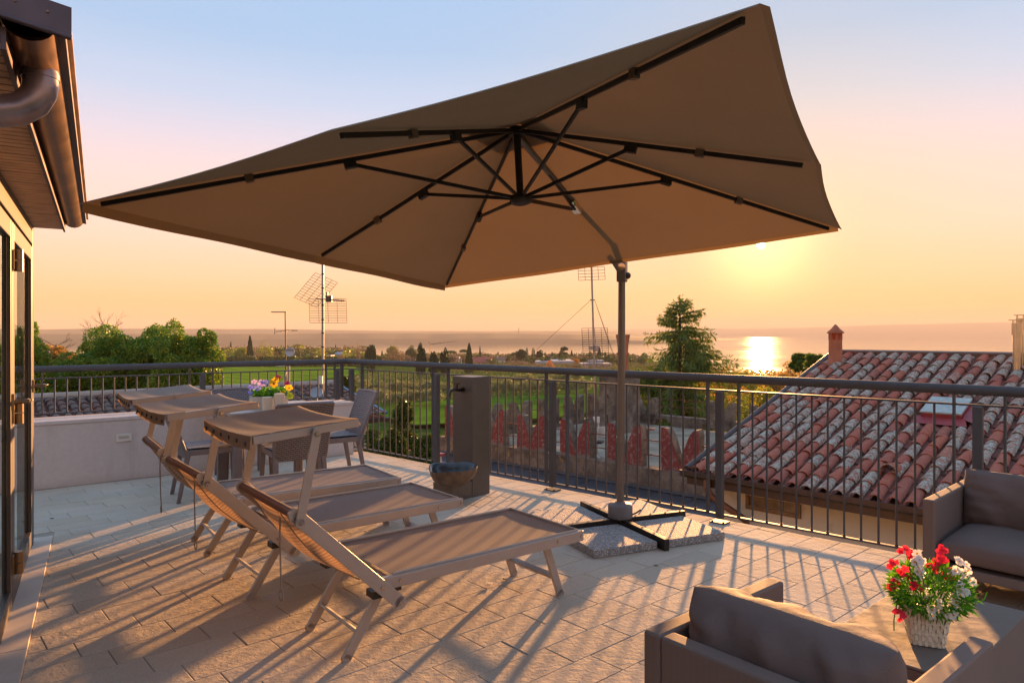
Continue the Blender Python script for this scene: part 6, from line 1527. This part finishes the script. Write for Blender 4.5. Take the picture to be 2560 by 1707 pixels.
# tall spruce behind the castle
def spruce(name, label, px, ytop, wpx, Y, seed):
    rg = np.random.default_rng(seed); rr = random.Random(seed); top = atY(px, ytop, Y); gz = ground_z(top.x, top.y); H_ = top.z-gz; Rm = wpx/2*Y/1748*1.32
    r_ = thing(name, label, 'tree', (top.x, top.y, gz)); P, D, b = [], [], MB()
    b.tube([Vector((top.x, top.y, gz)), Vector((top.x, top.y, gz+H_*0.6)), Vector((top.x, top.y, top.z-0.1))], [0.24, 0.14, 0.02], 8)
    z = 0.03
    while z < 0.86:
        nb = 5 if z < 0.12 else 7
        for i in range(nb):
            a = rr.uniform(0, 6.28); ln = Rm*min(1, (z/0.42)**0.75)*rr.uniform(0.50, 1.15)+0.15; hz = top.z-z*H_
            p0 = Vector((top.x, top.y, hz)); d = Vector((math.cos(a), math.sin(a), 0))
            rise = 0.42 if z < 0.15 else 0.12
            path = [p0+d*ln*q+Vector((0, 0, ln*(rise*q-0.40*q*q+0.22*q**4))) for q in np.linspace(0, 1, 6)]
            b.tube(path, [0.028*(1-0.85*q) for q in np.linspace(0, 1, 6)], 4, caps=False)
            m_ = int(55*ln)+16; q = rg.uniform(0.12, 1.0, m_); pos_ = np.array([path[0].lerp(path[0], 0)]).repeat(m_, 0)
            base = np.array([list(p0)])+np.outer(q*ln, [d.x, d.y, 0]); base[:, 2] += ln*(rise*q-0.40*q*q+0.22*q**4)
            hang = rg.uniform(0, 1, m_)**1.5*(0.16+0.30*min(1, z*2.2)); side = rg.normal(size=m_)*0.13*(1.1-q*0.6)
            base += np.outer(side, [-d.y, d.x, 0]); base[:, 2] -= hang
            dirs = np.stack([d.x*0.6+rg.normal(size=m_)*0.35, d.y*0.6+rg.normal(size=m_)*0.35, -0.75+rg.normal(size=m_)*0.3+0.9*(hang < 0.06)], 1)
            P.append(base); D.append(unit(dirs))
        z += 0.021
    for i in range(40):
        P.append(np.array([[top.x+rr.uniform(-.06, .06), top.y+rr.uniform(-.06, .06), top.z-rr.uniform(0, 0.6)]])); D.append(unit(np.array([[rr.uniform(-.7, .7), rr.uniform(-.7, .7), rr.uniform(0.2, 1)]])))
    V = leaf_quads(np.concatenate(P), np.concatenate(D), 0.24, 0.028, rg, 0.1)
    link('crown', quad_mesh('crown', V, L_spruce), r_); b.build('trunk', m_bark, r_); return r_
spruce('spruce', 'tall drooping spruce standing behind the castle battlements', 1700, 742, 225, 38, 4)
big_tree('evergreen_bush', 'dark bushy evergreen left of the spruce behind the chimney block', 1608, 915, 1010, 90, 34, L_spruce, 61, 40, 160, 0.2, 0.03)
# slope of brown green trees right of the spruce, below the lake
for i, (px, yt, wp, Yd, lm, lb) in enumerate(((1800, 918, 150, 70, L_red, 'brown bush directly right of the spruce, low against the glittering lake'), (1878, 922, 120, 82, L_oak, 'round olive green tree under the bright sun glitter'), (1960, 916, 130, 75, L_red, 'russet tree beside the verge of the tiled roof'),
                                               (1900, 955, 190, 50, L_oak, 'leafy tree half hidden behind the verge of the tiled roof'), (1790, 985, 150, 48, L_red, 'brown tree below the handrail right of the spruce'), (2010, 880, 60, 40, L_spruce, 'dark conifer tip beside the terracotta chimney'))):
    big_tree('slope_tree', lb, px, yt, yt+wp*0.95, wp, Yd, lm, 70+i, 60, 150, 0.10+Yd*0.002, 0.05, lump=0.35, group='trees on the slope above the lake' if i < 5 else None)
big_tree('conifer_tree', 'dark conifer top showing above the ridge of the tiled roof', 2165, 878, 930, 66, 30, L_spruce, 88, 26, 120, 0.2, 0.03)
big_tree('conifer_tree', 'green shrub top left of the terracotta chimney against the lake', 2040, 884, 935, 56, 28, L_spruce, 89, 26, 120, 0.18, 0.03)
for i, (px, yt, yb, wp, Yd, lb) in enumerate(((1010, 1012, 1230, 62, 17, 'slender yellow green shrub left of the water fountain column'), (950, 1075, 1230, 110, 15, 'dense green shrub below the railing near the wall end'), (1055, 1085, 1240, 90, 14, 'dark green shrub just left of the fountain below the railing'), (868, 945, 1010, 34, 24, 'small yellow leaved shrub behind the corner of the railing'))):
    big_tree('shrub', lb, px, yt, yb, wp, Yd, L_yellow, 90+i, 60, 170, 0.10, 0.028, lump=0.4)
# pale garden walls showing between the shrubs
b = MB(); c0 = atY(1062, 1135, 16); 
gw = thing('garden_wall', 'short cream garden wall with brown coping below the railing', 'wall', tuple(c0))
b.box(c0+Vector((0, 0, -0.6)), CE*0.45, CNn*0.12, (0, 0, 0.6)); b.build('wall_body', m_cream, gw); b = MB(); b.box(c0+Vector((0, 0, 0.03)), CE*0.5, CNn*0.18, (0, 0, 0.028)); b.build('coping', m_redp, gw)

# ------------------------------------------------------------------ unit crowns for distant trees (height 1, foot at the origin)
def ucrown(kind, seed, lm):
    rg = np.random.default_rng(seed)
    if kind == 'cypress':
        n = 1500; z = rg.uniform(0.03, 1, n); r_ = 0.5*np.clip(np.minimum((z/0.18)**0.5, ((1-z)/0.72)**0.62), 0, 1)*rg.uniform(0.72, 1.0, n); a = rg.uniform(0, 6.28, n)
        P = np.stack([r_*np.cos(a), r_*np.sin(a), z], 1); D = unit(np.stack([np.cos(a)*0.45, np.sin(a)*0.45, np.ones(n)], 1)+rg.normal(size=(n, 3))*0.25)
        V = leaf_quads(P, D, 0.085, 0.075, rg, 0)
    elif kind == 'umbrella':
        pts = []; 
        for i in range(34): a = rg.uniform(0, 6.28); q = rg.uniform(0, 1)**0.5*0.40; pts.append((q*math.cos(a), q*math.sin(a), 0.80+0.09*(1-(q/0.42)**2)))
        P, d = clumps(np.array(pts), rg.uniform(0.08, 0.13, 34), 60, rg, 0.6); V = leaf_quads(P, unit(d+np.array([0, 0, .4])), 0.05, 0.022, rg)
    elif kind == 'round':
        V = broad_crown(rg, 46, 60, (0.5, 0.5, 0.42), 0.085, 0.036, lump=0.3)*1.0+np.array([0, 0, 0.58])
    elif kind == 'airy':
        V = broad_crown(rg, 46, 30, (0.5, 0.5, 0.42), 0.06, 0.012, lump=0.35)+np.array([0, 0, 0.57])
    elif kind == 'conifer':
        P, D = [], []
        for z in np.linspace(0.1, 0.99, 26):
            ln = 0.5*(1-z)**0.8+0.03; m_ = int(60*(1-z))+14; a = rg.uniform(0, 6.28, m_); q = rg.uniform(0.2, 1, m_)*ln*(0.8+0.3*np.sin(a*3+z*20))
            P.append(np.stack([q*np.cos(a), q*np.sin(a), z-q*0.25+rg.normal(size=m_)*0.012], 1)); D.append(unit(np.stack([np.cos(a), np.sin(a), -0.25+rg.normal(size=m_)*0.2], 1)))
        V = leaf_quads(np.concatenate(P), np.concatenate(D), 0.09, 0.03, rg)
    elif kind == 'olive':
        V = broad_crown(rg, 40, 75, (0.60, 0.60, 0.40), 0.075, 0.013, lump=0.35)+np.array([0, 0, 0.60])
    return quad_mesh('crown', V, lm)
def utrunk(h, r_, n=0):
    b = MB(); limbs(b, (0, 0, 0), h, 0.3, random.Random(n+3), 5 if n else 0, r_) if n else b.tube([(0, 0, 0), (0, 0, h)], [r_*1.2, r_*0.6], 7)
    return b.mesh('trunk', m_bark_far)
T_plain = utrunk(0.5, 0.02); T_limb = utrunk(0.6, 0.025, 4); T_tall = utrunk(0.78, 0.022)
UC = {}
def bg(kind, lm, px, ytop, wpx, Y, label, name=None, ybase=None, group=None, var=0):
    key = (kind, lm.name, var)
    if key not in UC: UC[key] = ucrown(kind, hash(kind) % 1000 if False else (sum(map(ord, kind))+var*17), lm)
    t_ = atY(px, ytop, Y); z0 = ground_z(t_.x, t_.y)-0.3; H_ = t_.z-z0
    if ybase: z0 = atY(px, ybase, Y).z; H_ = t_.z-z0
    W_ = wpx*Y/1748
    r_ = thing(name or {'cypress': 'cypress', 'umbrella': 'umbrella_pine', 'round': 'broadleaf_tree', 'airy': 'bare_tree', 'conifer': 'conifer', 'olive': 'olive_tree'}[kind], label, 'tree', (t_.x, t_.y, z0), (px*0.37) % 6.28, group)
    o = link('crown', UC[key], r_, world=False); o.scale = (W_, W_, H_)
    o = link('trunk', T_tall if kind == 'umbrella' else (T_plain if kind in ('cypress', 'conifer') else T_limb), r_, world=False); o.scale = (W_ if kind != 'cypress' else H_*0.4, W_ if kind != 'cypress' else H_*0.4, H_)
    return r_
bg('cypress', L_cyp, 625, 844, 17, 360, 'tall single cypress on the far edge of the bright green field')
bg('cypress', L_cyp, 577, 857, 8, 470, 'small cypress left of the yellow green trees beyond the field')
bg('round', L_pine, 559, 868, 18, 480, 'small round dark tree left of the small cypress')
bg('round', L_spring, 602, 864, 36, 380, 'yellow green tree touching the left side of the tall cypress')
bg('airy', L_spring, 661, 851, 46, 365, 'large yellow green tree in fresh leaf right of the tall cypress', 'broadleaf_tree', var=1)
bg('airy', L_brown, 643, 877, 24, 352, 'low brown bare tree at the foot of the tall cypress')
bg('round', L_pine, 697, 867, 34, 430, 'dark green spreading tree behind the thin dish mast')
bg('round', L_brown, 688, 876, 20, 385, 'brownish round tree in front of the dark spreading one')
bg('round', L_spring, 741, 890, 15, 345, 'small round yellow bush right of the dish')
bg('round', L_pine, 770, 870, 26, 450, 'round dark pine left of the striped aerial mast', var=1)
bg('round', L_brown, 780, 882, 28, 405, 'pinkish brown tree just left of the striped mast', var=1)
bg('round', L_pine, 793, 868, 20, 480, 'darker round tree behind the striped mast')
bg('round', L_spring, 740, 862, 60, 560, 'wide pale tree mass behind the grey dish', var=1)
bg('round', L_pine, 815, 876, 42, 430, 'green tree mass right of the striped mast', var=1)
bg('cypress', L_cyp, 839, 863, 6, 520, 'thin distant cypress right of the striped mast')
bg('round', L_pine, 868, 865, 28, 500, 'round green tree above the railing corner')
bg('airy', L_brown, 853, 884, 20, 330, 'pollarded bare tree left of the railing corner', 'pollard_tree')
bg('airy', L_brown, 895, 858, 16, 330, 'tall pollarded bare tree right of the railing corner', 'pollard_tree', var=1)
bg('airy', L_brown, 905, 863, 60, 470, 'brown leafless grove behind the tall pollard', var=2)
bg('round', L_cyp, 928, 853, 31, 255, 'big dark bushy cypress just right of the railing corner', 'dark_cypress', ybase=962)
bg('cypress', L_cyp, 955, 878, 7, 400, 'slim cypress between the two big dark cypresses')
bg('airy', L_brown, 986, 868, 64, 300, 'wide brown leafless tree between the dark cypresses', var=3)
bg('round', L_spring, 982, 861, 28, 480, 'ochre tree behind the wide leafless one')
bg('round', L_pine, 1030, 868, 36, 460, 'green pine with a flat crown left of the dark pair', var=2)
bg('round', L_cyp, 1054, 863, 31, 222, 'dark bushy cypress left of the dark pair', 'dark_cypress', ybase=968, var=1)
bg('round', L_cyp, 1085, 872, 27, 225, 'left one of the dark pair of cypresses by the fountain', 'dark_cypress', ybase=965)
bg('round', L_cyp, 1111, 875, 29, 228, 'right one of the dark pair of cypresses by the fountain', 'dark_cypress', ybase=965, var=1)
bg('umbrella', L_pine, 1127, 875, 32, 430, 'umbrella pine against the lake above the fountain')
bg('umbrella', L_pine, 1159, 872, 26, 440, 'umbrella pine left of the pointed cypress above the fountain')
bg('cypress', L_cyp, 1173, 864, 22, 270, 'large pointed dark cypress behind the fountain column', ybase=950)
bg('cypress', L_cyp, 1200, 867, 6, 420, 'needle thin cypress beside the red roofed house')
bg('umbrella', L_pine, 1211, 884, 20, 480, 'small umbrella pine behind the red roofed house')
bg('cypress', L_cyp, 1221, 888, 6, 440, 'short cypress at the right end of the red roofed house')
bg('round', L_pine, 1186, 884, 14, 470, 'small green pine left of the red roof')
bg('cypress', L_cyp, 1245, 880, 6, 600, 'thin cypress against the lake behind the white house')
bg('cypress', L_cyp, 1256, 891, 5, 450, 'tiny cypress in front of the white house')
bg('round', L_pine, 1286, 879, 30, 480, 'broad green tree left of the dark village grove')
bg('round', L_cyp, 1304, 870, 28, 420, 'large dark round tree of the village grove', 'dark_tree')
bg('conifer', L_pine, 1317, 869, 16, 500, 'ragged conifer behind the large dark round tree')
bg('conifer', L_cyp, 1333, 870, 22, 450, 'dark conifer in the middle of the village grove')
bg('round', L_cyp, 1349, 876, 22, 455, 'dark tree at the right of the village grove', 'dark_tree', var=1)
bg('conifer', L_pine, 1363, 880, 18, 470, 'grey green conifer right of the village grove')
bg('conifer', L_cyp, 1381, 880, 24, 460, 'small dark conifer above the orange tree')
bg('round', L_cyp, 1408, 876, 32, 440, 'big dark cedar standing alone against the lake', 'cedar', var=2)
bg('umbrella', L_cyp, 1411, 865, 22, 442, 'layered top of a cedar against the lake', 'cedar', var=1)
bg('cypress', L_cyp, 1429, 877, 8, 460, 'tall one of two cypresses right of the cedar')
bg('cypress', L_cyp, 1437, 884, 6, 460, 'short one of two cypresses right of the cedar')
bg('conifer', L_orange, 1374, 901, 32, 320, 'bright orange autumn tree in front of the grey warehouse roofs', 'orange_tree')
bg('round', L_orange, 1439, 896, 20, 400, 'yellow orange tree right of the warehouse roofs', 'orange_tree')
bg('round', L_pine, 1436, 911, 46, 320, 'green bushes in front of the warehouse roofs', 'bush')
bg('conifer', L_pine, 1476, 878, 20, 480, 'conifer behind the wire grid of the guyed mast')
bg('cypress', L_cyp, 1498, 869, 12, 480, 'dark columnar cypress behind the guyed mast')
bg('cypress', L_cyp, 1513, 881, 9, 480, 'cypress right of the guyed mast')
bg('airy', L_brown, 1290, 900, 90, 330, 'wide russet leafless orchard tree below the village grove', var=4)
bg('airy', L_brown, 1230, 912, 60, 320, 'low brown leafless tree in front of the white house', var=2)
bg('airy', L_brown, 1345, 908, 50, 315, 'low brown leafless tree left of the orange one', var=3)
# olives in rows on the meadow
k_ = 0
for (xa, xb, yb, st, hh_) in ((905, 1100, 1019, 36, 40), (1225, 1460, 993, 33, 38), (915, 1130, 990, 33, 33), (1232, 1470, 966, 30, 26)):
    x = xa; olab = {1019: 'olive tree in the nearest row on the lawn, left of the fountain column', 993: 'olive tree in the row behind the castle, right of the fountain column', 990: 'olive tree in the second row, left of the fountain under the vines', 966: 'small olive tree in the farthest row, right of the fountain column'}[yb]
    while x < xb:
        q = ground(x+rng.uniform(-5, 5), yb+rng.uniform(-2, 2)-(x-1225)*0.03*(xa > 1200), FZ-0.5); px = 1280+1748*q.x/q.y
        bg('olive', L_olive, px, 834+(1.4-q.z)/q.y*1748-hh_*rng.uniform(1.0, 1.3), hh_*rng.uniform(1.25, 1.55), q.y, olab, ybase=834+(1.4-q.z)/q.y*1748, group='olive trees on the meadow', var=k_ % 3); k_ += 1; x += st
# vine rows, orchard twigs and far woods read as masses
def strip(name, label, A_, B_, rows, gap, n, h_, lm, l, w_, seed, zz, posts=True):
    rg = np.random.default_rng(seed); A_, B_ = Vector(A_), Vector(B_); d = (B_-A_); L_ = d.length; d.normalize(); pr = Vector((-d.y, d.x, 0)); P = []
    for r_ in range(rows):
        t_ = rg.uniform(0, L_, n); q = np.outer(t_, [d.x, d.y, 0])+np.array([A_.x+pr.x*gap*r_, A_.y+pr.y*gap*r_, 0]); q[:, 2] = zz+rg.uniform(0, h_, n); q[:, :2] += rg.normal(size=(n, 2))*0.18; P.append(q)
    P = np.concatenate(P); D = unit(np.stack([rg.normal(size=len(P))*0.5, rg.normal(size=len(P))*0.5, np.ones(len(P))], 1)); V = leaf_quads(P, D, l, w_, rg, 0)
    o = link(name, quad_mesh(name, V, lm), kind='stuff'); tag(o, label, 'vines' if 'vine' in name else 'trees'); return o
vA, vB = ground(905, 1000, FZ-.5), ground(890, 944, FZ-.5)
strip('vineyard', 'rows of green vines on the slope behind the olive trees', vA, vB, 1, 0, 10, 1.3, L_oak, 0.5, 0.06, 1, FZ-0.5)
bpy.data.objects.remove(bpy.data.objects['vineyard'])
vq = ground(880, 943, FZ-.5); 
strip('vineyard', 'rows of green vines on the slope behind the olive trees', (vq.x-3, 160, 0), (vq.x+3, 252, 0), 34, -2.0, 620, 1.3, L_vine, 0.40, 0.10, 1, FZ-0.6)
strip('orchard', 'brown leafless orchard rows in front of the village', (-28, 262, 0), (60, 258, 0), 9, 5.5, 900, 3.2, L_brown, 0.9, 0.05, 2, FZ-1.0)
strip('hedge_row', 'dark hedge along the far edge of the green field', (-150, 345, 0), (-62, 352, 0), 2, 2.0, 2600, 5.0, L_pine, 1.2, 0.5, 3, -15.5)
def woods(name, label, az0, az1, r0, r1, n, hmin, hmax, lm, seed, leaf):
    rg = np.random.default_rng(seed); C_, Rr = [], []
    for i in range(n):
        a = R(rg.uniform(az0, az1)); r_ = rg.uniform(r0, r1); x, y = r_*math.sin(a), r_*math.cos(a); h_ = rg.uniform(hmin, hmax)
        for k_ in range(3): C_.append((x+rg.normal()*1.5, y+rg.normal()*1.5, ground_z(x, y)+h_*rg.uniform(0.35, 0.8))); Rr.append(h_*rg.uniform(0.28, 0.42))
    P, d = clumps(np.array(C_), np.array(Rr), 46, rg, 1.0); V = leaf_quads(P, unit(d+rg.normal(size=d.shape)*0.5), leaf, leaf*0.42, rg)
    tag(link(name, quad_mesh(name, V, lm), kind='stuff'), label, 'woods')
woods('far_woods', 'hazy brown wood along the near lake shore on the left', -30, -12.5, 470, 640, 330, 5, 10, L_brown, 5, 1.6)
woods('low_woods', 'low brown trees and gardens round the village by the lake', -12.5, 10, 430, 600, 260, 2.2, 4.5, L_brown, 15, 1.3)
woods('green_woods', 'hazy green trees scattered through the village by the lake', -28, -12, 440, 640, 90, 5, 10, L_pine, 6, 1.6)
woods('low_green_woods', 'low green trees among the village houses', -12, 11, 400, 560, 110, 2.2, 4.8, L_pine, 16, 1.3)
woods('spring_woods', 'pale spring green trees among the far woods', -26, -12, 420, 600, 90, 5, 9, L_spring, 7, 1.8)
woods('slope_scrub', 'brown scrub on the slope between the spruce and the tiled roof', 15.5, 26, 85, 190, 170, 3, 5.5, L_red, 8, 0.7)
woods('left_woods', 'dim brown trees beyond the evergreens on the left', -45, -27, 120, 420, 140, 4, 8, L_red, 9, 1.2)

# ================================================================== VILLAGE HOUSES
m_pane = mat('dark_window', (0.06, 0.055, 0.05), 0.2)
def walls(n, c): return mat(n, c, 0.9, var=0.1, scale=0.6)
def house_bg(name, label, cat, x0, x1, yb, yw, yr, Y, wm, rm, wins=3, flat=False, depth=9, rot=0.0):
    a = atY(x0, yb, Y); e = atY(x1, yb, Y); W_ = e.x-a.x; zb = a.z-3.5; zw = atY(x0, yw, Y).z; zr = atY(x0, yr, Y).z; cx = (a.x+e.x)/2
    r_ = thing(name, label, cat, (cx, Y, zb), rot); b = MB(); A = dict(world=False); hw = W_/2; H_ = zw-zb; HR = zr-zb
    b.abox(-hw, hw, 0, depth, 0, H_)
    if not flat:
        for x in (-hw, hw): b.add([(x, 0, H_), (x, depth, H_), (x, depth/2, HR)], [(0, 1, 2)])
    b.build('wall', wm, r_, **A); b = MB()
    if flat: b.abox(-hw-0.3, hw+0.3, -0.3, depth+0.3, H_+0.001, HR)
    else:
        o_ = 0.5; k_ = (HR-H_)/(depth/2)
        V = [(-hw-o_, -o_, H_-o_*k_+.05), (hw+o_, -o_, H_-o_*k_+.05), (hw+o_, depth/2, HR+.05), (-hw-o_, depth/2, HR+.05), (hw+o_, depth+o_, H_-o_*k_+.05), (-hw-o_, depth+o_, H_-o_*k_+.05)]
        b.add(V+[(x, y, z+0.22) for x, y, z in V], [(0, 1, 2, 3), (3, 2, 4, 5), (6, 7, 8, 9), (9, 8, 10, 11), (0, 1, 7, 6), (5, 4, 10, 11), (0, 3, 9, 6), (3, 5, 11, 9), (1, 2, 8, 7), (2, 4, 10, 8)])
    b.build('roof', rm, r_, **A)
    nf = 2 if H_-3.5 > 4.2 else 1
    for f_ in range(nf):
        for i in range(wins):
            x = -hw+W_*(i+0.5)/wins; z = 3.5+1.0+f_*2.8
            if z+1.2 > H_: continue
            b = MB(); b.abox(x-0.55, x+0.55, -0.05, -0.002, z-0.05, z+1.30); wn_ = b.build('window', m_white, r_, **A); b = MB(); b.abox(x-0.45, x+0.45, -0.06, -0.051, z+0.05, z+1.2)
            o = link('pane', b.mesh('pane', m_pane), wn_, world=False)
    return r_
rf_red = mat('red_roof', (0.36, 0.085, 0.055), 0.85, var=0.2, scale=0.5); rf_grey = mat('grey_roof', (0.36, 0.36, 0.38), 0.6, var=0.1, scale=0.3); rf_br = mat('brown_roof', (0.22, 0.11, 0.08), 0.85, var=0.2)
wl_g = walls('pale_green_wall', (0.46, 0.46, 0.28)); wl_w = walls('white_wall', (0.62, 0.58, 0.53)); wl_p = walls('pink_wall', (0.50, 0.33, 0.26)); wl_b = walls('beige_wall', (0.42, 0.34, 0.25))
house_bg('village_house', 'pale green house with a red roof right of the pointed cypress', 'house', 1182, 1224, 917, 905, 894, 400, wl_g, rf_red, 4)
house_bg('village_house', 'small pink house behind the pale green one', 'house', 1222, 1232, 908, 900, 895, 440, wl_p, rf_red, 1)
house_bg('village_house', 'white house with a brown roof in front of the thin cypress', 'house', 1237, 1262, 911, 899, 894, 430, wl_w, rf_br, 2)
house_bg('modern_villa', 'low white modern villa left of the pointed cypress', 'house', 1120, 1147, 912, 897, 893, 440, wl_w, rf_grey, 3, True)
house_bg('warehouse', 'long warehouse with a pale grey roof left of the orange tree', 'warehouse', 1338, 1372, 915, 909, 904, 400, wl_b, rf_grey, 2, True, 22)
house_bg('warehouse', 'wide warehouse with a pale grey roof right of the orange tree', 'warehouse', 1382, 1434, 922, 908, 902, 390, wl_b, rf_grey, 4, True, 26)
house_bg('hotel_block', 'beige flat roofed building behind the guyed mast', 'building', 1456, 1528, 930, 912, 909, 330, wl_b, rf_grey, 6, True, 14)
house_bg('hotel_annexe', 'upper storey block standing on the beige flat roof', 'building', 1474, 1508, 912, 903, 900, 336, wl_w, rf_grey, 3, True, 6)
house_bg('farm_building', 'low white farm building at the left edge of the green field', 'house', 548, 583, 896, 889, 886, 420, wl_w, rf_br, 3)
house_bg('farm_building', 'long low white building left of the striped mast', 'house', 786, 826, 897, 891, 888, 420, wl_w, rf_grey, 4, True)
house_bg('village_house', 'small grey roofed house behind the railing corner', 'house', 838, 856, 893, 886, 881, 450, wl_w, rf_grey, 2)
m_sign = mat('sign_white', (0.66, 0.64, 0.62), 0.5, var=0.03)
SY = 326.0; sp_ = lambda x, y: atY(x, y, SY)
sg = thing('roof_sign', 'white arched sign letters at the left end of the beige flat roof building', 'sign', tuple(sp_(1462, 930)))
b = MB(); b.tube([sp_(1459, 928), sp_(1459, 911), sp_(1461, 909.5), sp_(1463.5, 911), sp_(1465, 915), sp_(1463.5, 921)], 0.16, 6); b.tube([sp_(1459.5, 914.5), sp_(1464, 914.5)], 0.14, 6); b.tube([sp_(1462, 916), sp_(1462, 920)], 0.13, 6); b.build('letter', m_sign, sg)
b = MB(); b.box(sp_(1467.5, 916.8), (0.55, 0, 0), (0, 0.06, 0), (0, 0, 0.30)); b.box(sp_(1468.3, 921.4), (0.72, 0, 0), (0, 0.06, 0), (0, 0, 0.27)); b.build('sign_board', m_sign, sg)
CY_ = 560.0; cq = lambda x, y: atY(x, y, CY_)
cr_ = thing('tower_crane', 'thin dark crane with a long jib standing against the lake', 'crane', tuple(cq(1075.5, 900)))
b = MB(); b.tube([cq(1075.5, 905), cq(1075.5, 861)], 0.30, 5); b.build('mast', m_wire, cr_)
b = MB(); b.tube([cq(1071, 853), cq(1075.5, 861), cq(1100, 857.3), cq(1142, 852.5)], [0.22, 0.3, 0.22, 0.12], 5); b.build('jib', m_wire, cr_)
b = MB(); b.box(cq(1081, 860.3), (0.6, 0, 0), (0, .3, 0), (0, 0, 0.3)); b.box(cq(1100.5, 857.2), (0.7, 0, 0), (0, .3, 0), (0, 0, 0.3)); b.build('trolley', m_wire, cr_)
lp = thing('lamp_post', 'pale lamp post beside the large pointed cypress', 'lamp post', tuple(atY(1153, 918, 300)))
b = MB(); b.tube([atY(1153, 930, 300), atY(1153, 896, 300)], 0.11, 6); b.tube([atY(1153, 896.3, 300), atY(1149.5, 896, 300)], 0.09, 5); b.build('pole', m_sign, lp)
b = MB(); b.box(atY(1149.3, 896.6, 300), (0.25, 0, 0), (0, .1, 0), (0, 0, 0.07)); b.build('lamp', m_sign, lp)
vn = atY(701, 903, 335); vz = ground_z(vn.x, vn.y); vn = Vector((vn.x, 335, vz+0.35))
cv = thing('parked_car', 'tiny white car parked at the far edge of the green field', 'car', tuple(vn))
b = MB(); prof = [(-2.0, 0.45), (-2.05, 0.9), (-1.5, 1.05), (-0.9, 1.6), (0.9, 1.62), (1.7, 1.1), (2.1, 1.0), (2.1, 0.45)]
b.extrude([vn+Vector((x, -0.8, z)) for x, z in prof], (0, 1.6, 0)); b.build('body', m_sign, cv)
b = MB(); b.extrude([vn+Vector((x, -0.81, z)) for x, z in [(-1.2, 1.1), (-0.8, 1.5), (0.8, 1.52), (1.35, 1.12)]], (0, 1.62, 0)); b.build('side_window', m_pane, cv)
for x in (-1.3, 1.35):
    b = MB(); b.tube([vn+Vector((x, -0.85, 0.33)), vn+Vector((x, 0.85, 0.33))], 0.33, 10); b.build('wheel', m_dark, cv)
lt_ = thing('lookout_tower', 'slim tower on the skyline of the hills across the lake', 'tower', tuple(atY(1297, 834, 5600)))
b = MB(); b.tube([atY(1297, 842, 5600), atY(1297, 822, 5600), atY(1297, 820, 5600)], [4.6, 4.2, 6.2], 8); b.build('shaft', m_wire, lt_)

# ================================================================== HAZE over the plain and the lake
HAZE = 1.5e-4
mh = bpy.data.materials.new('haze_air'); mh.use_nodes = True; t = mh.node_tree; t.nodes.clear()
out = t.nodes.new('ShaderNodeOutputMaterial'); pv = t.nodes.new('ShaderNodeVolumePrincipled')
pv.inputs['Density'].default_value = HAZE; pv.inputs['Color'].default_value = (0.74, 0.68, 0.60, 1); pv.inputs['Anisotropy'].default_value = 0.0
t.links.new(pv.outputs[0], out.inputs['Volume'])
b = MB(); b.abox(-15200, 15200, -3400, 15400, -54, 225); b.build('haze', mh, kind='stuff')
print('TRIS', sum(len(o.data.polygons)*2 for o in sc.objects if o.type == 'MESH'), 'OBJ', len(sc.objects))
